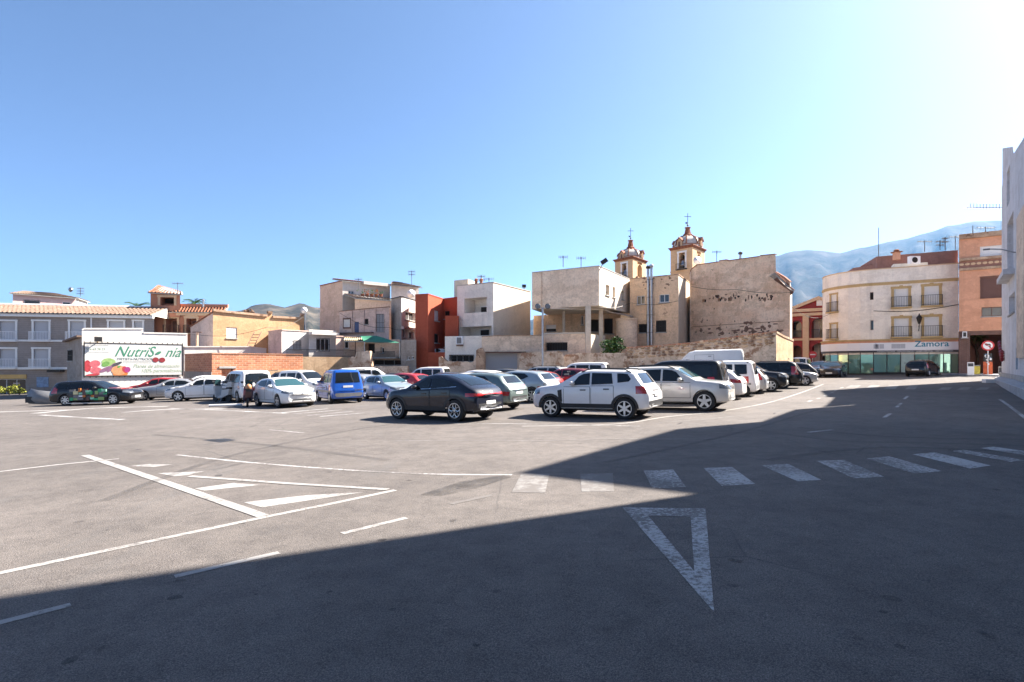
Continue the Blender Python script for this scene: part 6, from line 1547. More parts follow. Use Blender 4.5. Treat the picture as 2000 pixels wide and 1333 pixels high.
    for s in (1, -1):
        hl = S['head']; f = corner(1, s)
        k = patch(quadfn(hl, f), 8, 3, 'lamp_clear', 'headlight')
        tl = S['taill']
        for t in tl: f = corner(-1, s); patch(quadfn(t[0], f), 6, 6, t[1], 'tail_light')
    for name, end, c, mat in S.get('patches', []):
        patch(quadfn(c, back if end < 0 else front), 8, 3, mat, name)
    for name, c, mat in S.get('sidepatches', []):
        for s in (1, -1): patch(quadfn(c, lambda x, z, s=s: side(x, z, s, 0.010)), 10, 3, mat, name)
    # doors with dark seals
    for s in (1, -1):
        for (x0, x1, z0, z1) in S['doors']:
            e = 0.014
            k = patch(quadfn([(x0, z0), (x1, z0), (x1, z1), (x0, z1)], lambda x, z, s=s: side(x, z, s, 0.009)), 6, 5, 'paint_white', 'door', pt=True)
            patch(quadfn([(x0-e, z0-e), (x1+e, z0-e), (x1+e, z1+e), (x0-e, z1+e)], lambda x, z, s=s: side(x, z, s, 0.005)), 6, 5, 'seal', 'door_seal', par=k)
            xh = x1-0.24; zh = z1-0.10; p = side(xh, zh, s, 0.0); m = MB()
            m.box(-.10, .10, -.02, .03, -.018, .018); hm = m.mesh('handle', ['paint_white' if S.get('paint_handles', True) else 'black_plastic']); add('handle', hm, tuple(p), 0, k, S.get('paint_handles', True))
    # cladding
    if S.get('clad'):
        for x in (fo, fo+wb):
            for s in (1, -1):
                def arc(u, v, x=x, s=s):
                    a = R(-8+196*u); rad = r*(1.08+0.24*v); return side(x-math.cos(a)*rad, max(zs+.06, r+math.sin(a)*rad), s, 0.014)
                patch(arc, 16, 2, 'black_plastic', 'wheel_arch_trim')
        for s in (1, -1): patch(quadfn([(fo+r*1.2, zs+.06), (fo+wb-r*1.2, zs+.06), (fo+wb-r*1.2, zs+.20), (fo+r*1.2, zs+.20)], lambda x, z, s=s: side(x, z, s, .012)), 8, 2, 'black_plastic', 'sill_trim')
        patch(quadfn([(w2*.86, zs+.11), (-w2*.86, zs+.11), (-w2*.86, zs+.30), (w2*.86, zs+.30)], back), 8, 2, 'black_plastic', 'rear_bumper_trim')
        patch(quadfn([(-w2*.80, zs+.11), (w2*.80, zs+.11), (w2*.80, zs+.28), (-w2*.80, zs+.28)], front), 8, 2, 'black_plastic', 'front_bumper_trim')
    # plates
    for end, zz in ((1, S.get('plate_f', 0.45)), (-1, S.get('plate_r', 0.75))):
        p = front(0, zz, .012) if end > 0 else back(0, zz, .014)
        m = MB(); m.box(-.006, .006, -.26, .26, -.055, .055); k = add('license_plate', m.mesh('license_plate', ['plate']), tuple(p))
        m = MB(); m.box(.002*end, .008*end, .225*end, .26*end, -.055, .055); 
        for i in range(7): y = -0.19+i*.058; m.box(min(0, .0075*end), max(0, .0075*end), y-.018, y+.018, -.03, .03)
        add('plate_characters', m.mesh('plate_characters', ['plate_ink']), tuple(p), 0, k)
    # mirrors
    xm = S.get('mirror_x', c0+0.42); zm = belt(xm)+0.10
    for s in (1, -1):
        p = side(xm, zm, s, 0.0); m = MB()
        m.lathe([(.03, -.02), (.085, .03), (.10, .12), (.07, .20), (.02, .215)], (0, 0, 0), 10, 'Y'); mm = m.mesh('mirror', ['paint_white'], True)
        for v in mm.vertices: v.co.y *= s
        for v in mm.vertices: v.co.z *= .8
        mm.flip_normals() if s < 0 else None
        add('mirror', mm, tuple(p), 0, None, not S.get('black_mirrors', False))
    if S.get('rails'):
        x0, x1 = S['rails']
        for s in (1, -1):
            pts = []
            for i in range(9):
                x = x0+(x1-x0)*i/8; y = s*(w2*.955-(top(x)-belt(x))*tum)*0.93; p, nn = hit((L/2-x, y, 4), (0, 0, -1)); pts.append(p+Vector((0, 0, -.01 if i in (0, 8) else .055)))
            m = MB(); m.tube(pts, .022, 6); add('roof_rail', m.mesh('roof_rail', [S.get('rail_mat', 'black_plastic')], True))
    # underbody and wheels
    m = MB(); m.box(-L/2+.35, L/2-.35, -w2*.62, w2*.62, zs-.06, zs+.12); add('underbody', m.mesh('underbody', ['under']))
    tw = S.get('tw', 0.21); ty, ri = make_tyre(r, tw), make_rim(S.get('rim', 'five'), r, tw)
    for x in (xa, xb):
        for s in (1, -1):
            k = add('wheel', ty, (x, s*(w2-tw/2-.005), r), 0 if s > 0 else math.pi); add('rim', ri, (0, tw/2-.005, 0), 0, k)
    PROTO[key] = (parts, S)
CARPAINT = {}
for nm, c, me_, ro in (('white', (0.74, 0.73, 0.72), 0, .4), ('silver', (0.46, 0.46, 0.46), .55, .35), ('champagne', (0.60, 0.58, 0.54), .25, .38), ('blue', (0.004, 0.085, 0.42), .2, .35), ('paleblue', (0.33, 0.385, 0.42), .4, .35),
                       ('black', (0.006, 0.0065, 0.009), 0, .5), ('navy', (0.005, 0.007, 0.018), 0, .5), ('red', (0.36, 0.018, 0.02), .1, .35), ('sage', (0.17, 0.22, 0.21), .5, .35), ('grey', (0.11, 0.115, 0.12), .5, .35),
                       ('orange', (0.52, 0.09, 0.03), .1, .4), ('wine', (0.20, 0.02, 0.03), .3, .35)):
    paint('paint_'+nm, c, me_, ro, 0.15 if max(c) < 0.05 else 0.5)
def car(key, name, label, color, x, y, head, group='cars parked in the plaza', keep=None, skip=(), cat='car'):
    parts, S = PROTO[key]; root = bpy.data.objects.new(name, None); COL.objects.link(root); root.empty_display_size = .3
    tag(root, label, cat, group); root.location = (x, y, gz(x))
    a = R(head); up = Vector((-SLOPE, 0, 1)).normalized(); fx = Vector((math.cos(a), math.sin(a), 0)); fx.z = SLOPE*fx.x; fx.normalize(); fy = up.cross(fx).normalized()
    root.rotation_euler = Matrix((fx, fy, up)).transposed().to_euler()
    objs = []; pm = MATS['paint_'+color]
    for nm, me, loc, rz, par, pt in parts:
        if nm in skip: objs.append(None); continue
        o = bpy.data.objects.new(nm, me); COL.objects.link(o); o.location = loc; o.rotation_euler = (0, 0, rz)
        o.parent = root if par is None or objs[par] is None else objs[par]
        if pt: o.material_slots[0].link = 'OBJECT'; o.material_slots[0].material = pm
        objs.append(o)
    return root
# body types: x measured from the front bumper
car_proto('suv', dict(L=4.34, W=1.82, H=1.66, wb=2.67, fo=0.84, r=0.36, sill=0.30, tum=.30, nose=.84, tail=.92, cf=.14, cr=.06, k=.10,
    top=[(0, .78), (.06, .98), (.25, 1.06), (1.12, 1.16), (1.85, 1.60), (2.3, 1.655), (3.5, 1.62), (3.82, 1.56), (4.12, 1.12), (4.26, 1.0), (4.34, .82)],
    belt=[(0, .74), (.3, .98), (1.2, 1.07), (3.6, 1.13), (4.0, 1.08), (4.34, .8)], screen=(1.27, 1.80),
    wins=[[(1.62, 1.12), (2.30, 1.14), (2.28, 1.53), (2.04, 1.53), (1.88, 1.42)], [(2.37, 1.14), (3.12, 1.17), (3.05, 1.52), (2.35, 1.53)], [(3.28, 1.20), (3.66, 1.24), (3.72, 1.32), (3.60, 1.49), (3.24, 1.51)]],
    rear=('back', 1.16, 1.50, .70, .60), head=[(14, .80), (62, .82), (62, .97), (10, .96)], taill=[([(40, .84), (64, .84), (64, 1.09), (42, 1.09)], 'lamp_red')],
    doors=[(1.36, 2.31, .50, 1.06), (2.36, 3.14, .50, 1.09)], paint_handles=False, clad=True, black_mirrors=True, rails=(1.95, 3.7), rim='six', tw=.225, plate_r=.80, plate_f=.55,
    patches=[('grille', 1, [(-.5, .74), (.5, .74), (.52, .90), (-.52, .90)], 'black_plastic'), ('tailgate_grip', -1, [(.34, .90), (-.34, .90), (-.34, .97), (.34, .97)], 'black_plastic'), ('rear_skid_plate', -1, [(.5, .36), (-.5, .36), (-.55, .50), (.55, .50)], 'grey_plastic')],
    sidepatches=[('fender_vent', [(1.18, .56), (1.30, .56), (1.28, .98), (1.12, .94)], 'black_plastic')]))
car_proto('coupe_suv', dict(L=4.50, W=1.83, H=1.62, wb=2.70, fo=.86, r=.375, sill=.30, tum=.40, nose=.80, tail=.86, cf=.20, cr=.16, k=.14,
    top=[(0, .76), (.1, .92), (.4, 1.0), (1.25, 1.12), (2.05, 1.57), (2.5, 1.62), (3.0, 1.59), (3.6, 1.43), (4.20, 1.15), (4.40, 1.09), (4.50, .88)],
    belt=[(0, .7), (.4, .94), (1.3, 1.03), (3.2, 1.12), (4.0, 1.07), (4.50, .84)], screen=(1.38, 2.0),
    wins=[[(1.72, 1.09), (2.42, 1.11), (2.42, 1.45), (2.2, 1.45), (1.98, 1.33)], [(2.49, 1.11), (3.30, 1.16), (3.62, 1.21), (3.25, 1.36), (2.9, 1.44), (2.49, 1.46)]],
    rear=('top', 4.05, 3.10, .66, .56), head=[(12, .74), (60, .76), (60, .88), (10, .88)], taill=[([(14, .86), (66, .84), (66, .96), (12, .94)], 'lamp_red')],
    doors=[(1.40, 2.43, .50, 1.03), (2.48, 3.36, .50, 1.06)], clad=True, rim='petal', tw=.23, plate_r=.62, plate_f=.5,
    patches=[('light_bar', -1, [(.55, .885), (-.55, .885), (-.55, .935), (.55, .935)], 'lamp_red'), ('rear_skid_plate', -1, [(.62, .40), (-.62, .40), (-.55, .54), (.55, .54)], 'alloy'), ('badge', -1, [(.05, .90), (-.05, .90), (-.05, 1.01), (.05, 1.01)], 'chrome'), ('model_lettering', -1, [(.22, .835), (-.22, .835), (-.22, .86), (.22, .86)], 'chrome'), ('grille', 1, [(-.5, .62), (.5, .62), (.5, .80), (-.5, .80)], 'black_plastic')],
    sidepatches=[('door_strip', [(1.5, .43), (3.3, .43), (3.3, .47), (1.5, .47)], 'chrome'), ('window_strip', [(1.75, 1.065), (3.6, 1.165), (3.62, 1.185), (1.75, 1.085)], 'chrome')]))
car_proto('crossover', dict(L=4.35, W=1.82, H=1.57, wb=2.66, fo=.85, r=.345, sill=.28, tum=.38, nose=.80, tail=.88, cf=.18, cr=.12,
    top=[(0, .74), (.1, .92), (.4, 1.0), (1.1, 1.1), (1.9, 1.52), (2.4, 1.57), (3.4, 1.52), (3.78, 1.44), (4.1, 1.10), (4.25, 1.02), (4.35, .84)],
    belt=[(0, .7), (.4, .94), (1.2, 1.02), (3.3, 1.10), (4.0, 1.06), (4.35, .82)], screen=(1.22, 1.84),
    wins=[[(1.55, 1.07), (2.28, 1.10), (2.28, 1.44), (2.05, 1.44), (1.84, 1.33)], [(2.35, 1.10), (3.02, 1.15), (3.30, 1.27), (3.05, 1.43), (2.35, 1.45)]],
    rear=('back', 1.12, 1.40, .66, .56), head=[(14, .76), (60, .78), (60, .88), (12, .88)], taill=[([(40, .62), (72, .62), (70, .80), (36, .78)], 'lamp_red')],
    doors=[(1.30, 2.29, .48, 1.02), (2.34, 3.14, .48, 1.05)], clad=True, rim='seven', plate_r=.72,
    patches=[('light_bar', -1, [(.62, .99), (-.62, .99), (-.62, 1.015), (.62, 1.015)], 'lamp_red'), ('grille', 1, [(-.5, .5), (.5, .5), (.5, .62), (-.5, .62)], 'black_plastic'), ('rear_skid_plate', -1, [(.5, .38), (-.5, .38), (-.55, .5), (.55, .5)], 'alloy')]))
car_proto('big_suv', dict(L=4.6, W=1.82, H=1.68, wb=2.63, fo=.90, r=.37, sill=.30, tum=.30, nose=.86, tail=.92, cf=.14, cr=.05,
    top=[(0, .80), (.06, .98), (.25, 1.06), (1.2, 1.15), (1.95, 1.63), (2.4, 1.68), (3.9, 1.66), (4.2, 1.58), (4.42, 1.14), (4.55, 1.02), (4.6, .84)],
    belt=[(0, .76), (.3, .98), (1.3, 1.06), (4.2, 1.10), (4.6, .82)], screen=(1.34, 1.90),
    wins=[[(1.62, 1.11), (2.42, 1.12), (2.42, 1.56), (2.1, 1.56), (1.92, 1.45)], [(2.5, 1.12), (3.28, 1.13), (3.25, 1.56), (2.5, 1.56)], [(3.38, 1.14), (4.0, 1.16), (3.95, 1.48), (3.85, 1.54), (3.36, 1.56)]],
    rear=('back', 1.16, 1.52, .72, .64), head=[(12, .80), (58, .84), (58, 1.0), (10, .97)], taill=[([(48, .86), (78, .86), (78, 1.36), (52, 1.36)], 'lamp_red')],
    doors=[(1.40, 2.44, .50, 1.05), (2.49, 3.32, .50, 1.06)], rails=(2.0, 4.0), rim='five', tw=.23, plate_r=.86, plate_f=.55, screen_glass='teal_glass',
    patches=[('grille', 1, [(-.36, .80), (.36, .80), (.38, .95), (-.38, .95)], 'black_plastic'), ('badge', 1, [(-.06, .82), (.06, .82), (.06, .93), (-.06, .93)], 'chrome'), ('lower_grille', 1, [(-.5, .40), (.5, .40), (.5, .52), (-.5, .52)], 'grey_plastic')]))
car_proto('estate', dict(L=4.85, W=1.80, H=1.50, wb=2.80, fo=.98, r=.34, sill=.22, tum=.38, nose=.80, tail=.90, cf=.20, cr=.06,
    top=[(0, .68), (.08, .80), (.4, .90), (1.5, 1.0), (2.35, 1.44), (2.8, 1.50), (4.2, 1.47), (4.5, 1.40), (4.72, 1.0), (4.8, .9), (4.85, .72)],
    belt=[(0, .64), (.4, .82), (1.5, .93), (4.3, .98), (4.85, .7)], screen=(1.6, 2.28),
    wins=[[(2.0, .98), (2.75, .99), (2.75, 1.37), (2.5, 1.37), (2.25, 1.24)], [(2.83, .99), (3.6, 1.0), (3.58, 1.37), (2.83, 1.37)], [(3.7, 1.01), (4.35, 1.04), (4.25, 1.32), (3.68, 1.36)]],
    rear=('back', 1.02, 1.36, .68, .6), head=[(14, .66), (62, .72), (62, .84), (10, .80)], taill=[([(48, .74), (78, .74), (78, 1.1), (52, 1.1)], 'lamp_red')],
    doors=[(1.65, 2.78, .40, .93), (2.83, 3.66, .40, .95)], clad=True, rim='seven', tw=.22, plate_r=.7, plate_f=.45, patches=[('grille', 1, [(-.5, .5), (.5, .5), (.5, .64), (-.5, .64)], 'black_plastic')]))
car_proto('hatch', dict(L=4.33, W=1.79, H=1.49, wb=2.61, fo=.94, r=.325, sill=.20, tum=.40, nose=.78, tail=.86, cf=.24, cr=.12, k=.12,
    top=[(0, .66), (.1, .80), (.5, .90), (1.2, 1.0), (2.0, 1.43), (2.5, 1.49), (3.4, 1.43), (3.8, 1.33), (4.1, 1.05), (4.25, .98), (4.33, .78)],
    belt=[(0, .62), (.4, .82), (1.3, .94), (3.4, 1.02), (4.0, .98), (4.33, .76)], screen=(1.30, 1.95),
    wins=[[(1.72, 1.0), (2.42, 1.02), (2.42, 1.36), (2.2, 1.37), (1.98, 1.28)], [(2.49, 1.02), (3.2, 1.06), (3.5, 1.14), (3.3, 1.31), (2.49, 1.37)]],
    rear=('back', 1.06, 1.32, .66, .56), head=[(16, .66), (68, .74), (66, .86), (12, .77)], taill=[([(36, .78), (74, .80), (74, .98), (36, .94)], 'lamp_red')],
    doors=[(1.38, 2.43, .38, .95), (2.48, 3.34, .38, .98)], rim='five', plate_r=.62, plate_f=.50, screen_glass='teal_glass',
    patches=[('grille', 1, [(-.52, .62), (.52, .62), (.5, .70), (-.5, .70)], 'grey_plastic'), ('lower_grille', 1, [(-.52, .30), (.52, .30), (.46, .42), (-.46, .42)], 'black_plastic'), ('badge', 1, [(-.06, .635), (.06, .635), (.06, .72), (-.06, .72)], 'chrome')]))
car_proto('small_hatch', dict(L=4.05, W=1.70, H=1.45, wb=2.5, fo=.84, r=.30, sill=.20, tum=.38, nose=.78, tail=.86, cf=.24, cr=.10, k=.12,
    top=[(0, .62), (.1, .74), (.5, .86), (1.1, .97), (1.85, 1.39), (2.3, 1.45), (3.3, 1.40), (3.65, 1.30), (3.88, 1.0), (3.98, .94), (4.05, .74)],
    belt=[(0, .58), (.4, .78), (1.2, .91), (3.3, .97), (3.8, .94), (4.05, .72)], screen=(1.20, 1.80),
    wins=[[(1.58, .97), (2.28, .99), (2.28, 1.32), (2.05, 1.33), (1.82, 1.23)], [(2.35, .99), (3.1, 1.02), (3.25, 1.10), (3.08, 1.29), (2.35, 1.33)]],
    rear=('back', 1.0, 1.28, .68, .60), head=[(14, .60), (62, .66), (62, .78), (10, .72)], taill=[([(46, .74), (76, .76), (76, 1.1), (50, 1.1)], 'lamp_red')],
    doors=[(1.28, 2.29, .36, .92), (2.34, 3.15, .36, .94)], rim='steel', tw=.19, plate_r=.6, plate_f=.42, screen_glass='teal_glass',
    patches=[('grille', 1, [(-.34, .62), (.34, .62), (.32, .66), (-.32, .66)], 'black_plastic'), ('lower_grille', 1, [(-.45, .30), (.45, .30), (.42, .38), (-.42, .38)], 'black_plastic'), ('badge', 1, [(-.05, .63), (.05, .63), (.05, .68), (-.05, .68)], 'chrome')]))
car_proto('sedan', dict(L=4.64, W=1.83, H=1.43, wb=2.81, fo=.78, r=.33, sill=.20, tum=.44, nose=.80, tail=.84, cf=.22, cr=.16, k=.13,
    top=[(0, .66), (.08, .80), (.4, .88), (1.45, 1.0), (2.2, 1.38), (2.7, 1.43), (3.3, 1.38), (4.0, 1.08), (4.45, 1.02), (4.64, .80)],
    belt=[(0, .62), (.4, .82), (1.5, .92), (3.6, .98), (4.2, .96), (4.64, .76)], screen=(1.55, 2.14),
    wins=[[(1.9, .98), (2.6, .99), (2.6, 1.31), (2.4, 1.31), (2.14, 1.2)], [(2.67, .99), (3.4, 1.02), (3.62, 1.06), (3.25, 1.27), (2.67, 1.31)]],
    rear=('top', 3.95, 3.40, .68, .58), head=[(14, .66), (62, .72), (62, .82), (10, .80)], taill=[([(24, .80), (68, .80), (68, .94), (24, .92)], 'lamp_red')],
    doors=[(1.58, 2.62, .38, .92), (2.67, 3.55, .38, .95)], rim='five', plate_r=.7, plate_f=.42, screen_glass='teal_glass',
    patches=[('grille', 1, [(-.34, .60), (.34, .60), (.34, .76), (-.34, .76)], 'black_plastic'), ('lower_grille', 1, [(-.6, .28), (.6, .28), (.55, .40), (-.55, .40)], 'black_plastic')]))
car_proto('mpv', dict(L=4.14, W=1.73, H=1.82, wb=2.69, fo=.82, r=.31, sill=.22, tum=.20, nose=.80, tail=.94, cf=.22, cr=.03, k=.12,
    top=[(0, .70), (.1, .88), (.4, 1.0), (.95, 1.12), (1.65, 1.66), (2.0, 1.78), (2.6, 1.82), (3.8, 1.80), (3.98, 1.72), (4.06, 1.1), (4.10, .9), (4.14, .6)],
    belt=[(0, .66), (.4, .92), (1.1, 1.04), (4.0, 1.06), (4.14, .6)], screen=(1.08, 1.70),
    wins=[[(1.38, 1.10), (2.10, 1.10), (2.10, 1.60), (1.86, 1.62), (1.66, 1.50)], [(2.2, 1.10), (3.05, 1.10), (3.03, 1.62), (2.2, 1.62)], [(3.15, 1.12), (3.72, 1.13), (3.70, 1.60), (3.13, 1.62)]],
    rear=('back', 1.10, 1.64, .76, .68), head=[(14, .72), (62, .80), (62, .96), (12, .90)], taill=[([(56, .66), (84, .66), (84, 1.02), (56, 1.02)], 'lamp_red')],
    doors=[(1.20, 2.13, .42, 1.04), (2.19, 3.08, .42, 1.04)], rim='steel', tw=.19, plate_r=.90, plate_f=.45, paint_handles=False,
    patches=[('grille', 1, [(-.4, .62), (.4, .62), (.4, .72), (-.4, .72)], 'black_plastic'), ('rear_bumper', -1, [(.78, .36), (-.78, .36), (-.78, .56), (.78, .56)], 'grey_plastic')],
    sidepatches=[('rub_strip', [(1.2, .60), (3.9, .60), (3.9, .70), (1.2, .70)], 'grey_plastic')]))
car_proto('people_van', dict(L=4.75, W=1.88, H=1.90, wb=3.0, fo=.90, r=.33, sill=.24, tum=.20, nose=.82, tail=.94, cf=.20, cr=.04, k=.12,
    top=[(0, .74), (.1, .96), (.5, 1.08), (1.0, 1.18), (1.75, 1.76), (2.1, 1.87), (2.6, 1.90), (4.35, 1.87), (4.55, 1.78), (4.66, 1.15), (4.71, .95), (4.75, .62)],
    belt=[(0, .70), (.5, .98), (1.2, 1.08), (4.5, 1.12), (4.75, .62)], screen=(1.14, 1.78),
    wins=[[(1.48, 1.14), (2.25, 1.14), (2.25, 1.66), (2.0, 1.68), (1.78, 1.58)], [(2.34, 1.14), (3.3, 1.16), (3.28, 1.68), (2.34, 1.69)], [(3.38, 1.16), (4.25, 1.18), (4.2, 1.64), (3.36, 1.68)]],
    rear=('back', 1.16, 1.70, .74, .66), head=[(14, .80), (62, .88), (62, 1.02), (12, .96)], taill=[([(60, .80), (84, .80), (84, 1.16), (62, 1.16)], 'lamp_red')],
    doors=[(1.30, 2.28, .46, 1.10), (2.33, 3.32, .46, 1.10)], rim='five', plate_r=.92, plate_f=.5,
    patches=[('grille', 1, [(-.4, .72), (.4, .72), (.4, .86), (-.4, .86)], 'black_plastic'), ('rear_bumper', -1, [(.8, .36), (-.8, .36), (-.8, .56), (.8, .56)], 'grey_plastic')]))
car_proto('cargo_van', dict(L=5.5, W=2.05, H=2.55, wb=3.45, fo=.95, r=.35, sill=.28, tum=.10, nose=.84, tail=.96, cf=.18, cr=.02, k=.12,
    top=[(0, .86), (.1, 1.08), (.55, 1.22), (.9, 1.34), (1.6, 2.05), (2.0, 2.42), (2.4, 2.54), (5.3, 2.55), (5.42, 2.50), (5.48, 1.2), (5.5, .62)],
    belt=[(0, .8), (.5, 1.12), (1.2, 1.28), (5.4, 1.30), (5.5, .6)], screen=(1.02, 1.62),
    wins=[[(1.34, 1.34), (2.1, 1.34), (2.1, 1.90), (1.86, 1.92), (1.55, 1.60)]],
    rear=('back', 1.45, 2.0, .76, .74), head=[(16, .86), (62, .96), (62, 1.14), (14, 1.04)], taill=[([(66, .8), (86, .8), (86, 1.4), (66, 1.4)], 'lamp_red')],
    doors=[(1.22, 2.15, .5, 1.28), (2.4, 3.6, .5, 2.2)], rim='steel', plate_r=.7, plate_f=.5, paint_handles=False,
    patches=[('grille', 1, [(-.45, .7), (.45, .7), (.45, .9), (-.45, .9)], 'black_plastic')]))
# ------------------------------------------------------------------ parked cars
def at(px, d): return P(px, d)
def endpos(px, d, head, L, back=True):             # centre from the bumper end nearest the street
    x, y = P(px, d); s = 1 if back else -1
    return x+s*math.cos(R(head))*L/2, y+s*math.sin(R(head))*L/2
SK = ('plate_characters',)
car('suv', 'suv', 'white SUV with black roof rails and wheel arch trim', 'white', 2.95, 19.75, 150)
car('coupe_suv', 'coupe_suv', 'glossy black coupe SUV with petal alloy wheels and red light bar', 'navy', -2.5, 20.35, 146)
car('crossover', 'crossover', 'sage green crossover parked between black coupe SUV and white SUV', 'sage', -1.5, 24.3, 150)
car('crossover', 'crossover', 'pale blue crossover behind the sage green crossover', 'paleblue', 0.25, 28.4, 150)
car('hatch', 'hatchback', 'red hatchback behind the pale blue crossover', 'red', 0.9, 33.2, 150)
car('big_suv', 'suv', 'dusty champagne SUV facing the street with teal windscreen', 'champagne', 6.25, 22.0, -30)
for key, nm, lab, col, px, d, hd, bk in (
    ('people_van', 'people_van', 'black people carrier with red tail lamps next to the champagne SUV', 'black', 1424, 24.0, 150, True),
    ('hatch', 'hatchback', 'white hatchback with red tail lamps between two vans', 'white', 1458, 26.3, 150, True),
    ('mpv', 'minivan', 'white minivan with open looking rear among the street row', 'white', 1482, 28.2, 150, True),
    ('small_hatch', 'hatchback', 'silver hatchback almost hidden beside the white minivan', 'silver', 1502, 30.2, 150, True),
    ('suv', 'suv', 'black SUV showing its bonnet towards the street', 'black', 1541, 31.8, -30, False),
    ('big_suv', 'suv', 'black SUV with roof rails parked tail out to the street', 'black', 1570, 34.6, 150, True),
    ('sedan', 'saloon_car', 'silver saloon nosing out at the end of the street row', 'silver', 1600, 37.6, -30, False)):
    x, y = endpos(px, d, hd, PROTO[key][1]['L'], bk); car(key, nm, lab, col, x, y, hd, 'cars in the street row')
x, y = at(1627, 52.2); car('sedan', 'saloon_car', 'dark blue saloon parked in front of the rounded corner', 'navy', x, y, 232)
x, y = at(1600, 57); car('hatch', 'hatchback', 'pale hatchback standing behind the dark blue saloon', 'paleblue', x, y, 225)
x, y = at(1560, 54); car('people_van', 'van', 'white van with dark windscreen near the town hall arcade', 'white', x, y, 235, cat='van')
x, y = at(1803, 49.6); car('small_hatch', 'hatchback', 'black hatchback parked at the glass shopfront', 'black', x, y, 38)
# second line behind the street row
x, y = at(1262, 27.5); car('big_suv', 'suv', 'dark grey SUV with black rails behind the white SUV', 'grey', x, y, 150)
x, y = at(1372, 38.5); car('cargo_van', 'van', 'tall white panel van in front of the rubble wall', 'white', x, y, 155, cat='van')
x, y = at(1530, 40.5); car('crossover', 'crossover', 'dark crossover roof behind the black SUVs', 'black', x, y, 160)
x, y = at(1455, 37.5); car('small_hatch', 'hatchback', 'white hatchback by the rubble wall beyond the vans', 'white', x, y, 150)
# left group
car('hatch', 'hatchback', 'white hatchback with teal windscreen at the open corner of the row', 'white', -11.75, 29.1, -45)
car('mpv', 'minivan', 'bright blue minivan seen from behind', 'blue', -9.75, 31.6, 122)
car('small_hatch', 'hatchback', 'silver blue hatchback beside the blue minivan', 'paleblue', -7.2, 32.9, -48)
car('people_van', 'people_van', 'white people carrier behind the scooters', 'white', -16.4, 34.6, 133)
x, y = at(786, 36.6); car('hatch', 'hatchback', 'red hatchback behind the silver blue hatchback', 'red', x, y, 150)
x, y = at(598, 38.5); car('mpv', 'minivan', 'white minivan facing right behind the white hatchback', 'white', x, y, -30)
x, y = at(556, 42); car('big_suv', 'suv', 'dark SUV in front of the brick wall', 'grey', x, y, 150)
x, y = at(722, 42.5); car('people_van', 'van', 'white van behind the blue minivan', 'white', x, y, 20, cat='van')
x, y = at(765, 42); car('sedan', 'saloon_car', 'dark saloon roof behind the red hatchback', 'black', x, y, 150)
x, y = at(829, 43.5); car('mpv', 'minivan', 'white minivan in front of the red house', 'white', x, y, 165)
for px, d, key, col, hd, lab in ((905, 30.5, 'hatch', 'white', 150, 'white hatchback behind the black coupe SUV'), (868, 35.5, 'hatch', 'grey', 150, 'grey hatchback beyond the black coupe SUV'), (930, 36, 'crossover', 'white', 150, 'white crossover below the yard block'),
        (975, 33.5, 'sedan', 'black', 150, 'black saloon behind the sage green crossover'), (985, 41, 'crossover', 'grey', 150, 'dark crossover in front of the garage door'), (1055, 39.5, 'big_suv', 'silver', 150, 'silver SUV before the cracked pale wall'),
        (1010, 38, 'small_hatch', 'silver', 150, 'silver hatchback before the garage door'), (1132, 42.5, 'people_van', 'white', 160, 'white people carrier below the box building'), (1105, 34.5, 'crossover', 'wine', 150, 'dark red crossover near the long plaster wall'),
        (1215, 37, 'hatch', 'white', 150, 'white hatchback before the rubble wall'), (1180, 31.5, 'sedan', 'grey', 150, 'grey saloon behind the white SUV'), (1290, 35, 'crossover', 'white', 150, 'white crossover beside the tall panel van'),
        (660, 43.5, 'small_hatch', 'grey', 150, 'grey hatchback by the ochre terrace wall'), (500, 43.5, 'small_hatch', 'white', 150, 'white hatchback under the brick wall opening'), (690, 37, 'hatch', 'silver', 150, 'silver hatchback behind the blue minivan'),
        (395, 43.0, 'crossover', 'white', 200, 'white crossover against the brick wall'), (310, 42.8, 'hatch', 'red', 192, 'red hatchback below the banner'), (450, 41.5, 'sedan', 'silver', 150, 'silver saloon beyond the white people carrier')):
    x, y = at(px, d); car(key, {'hatch': 'hatchback', 'small_hatch': 'hatchback', 'sedan': 'saloon_car', 'big_suv': 'suv', 'people_van': 'people_van'}.get(key, 'crossover'), lab, col, x, y, hd)
x, y = at(338, 38.9); car('sedan', 'saloon_car', 'low silver saloon nosing towards the wrecked car', 'silver', x, y, 197)
x, y = at(398, 36.6); car('hatch', 'hatchback', 'white hatchback missing trim beside the people carrier', 'white', x, y, 192, skip=('license_plate',))
# battered car wrapped with green stock pictures
x, y = at(193, 34.6); wk = car('estate', 'wrecked_car', 'battered black estate car with green printed panels along its side', 'black', x, y, 2)
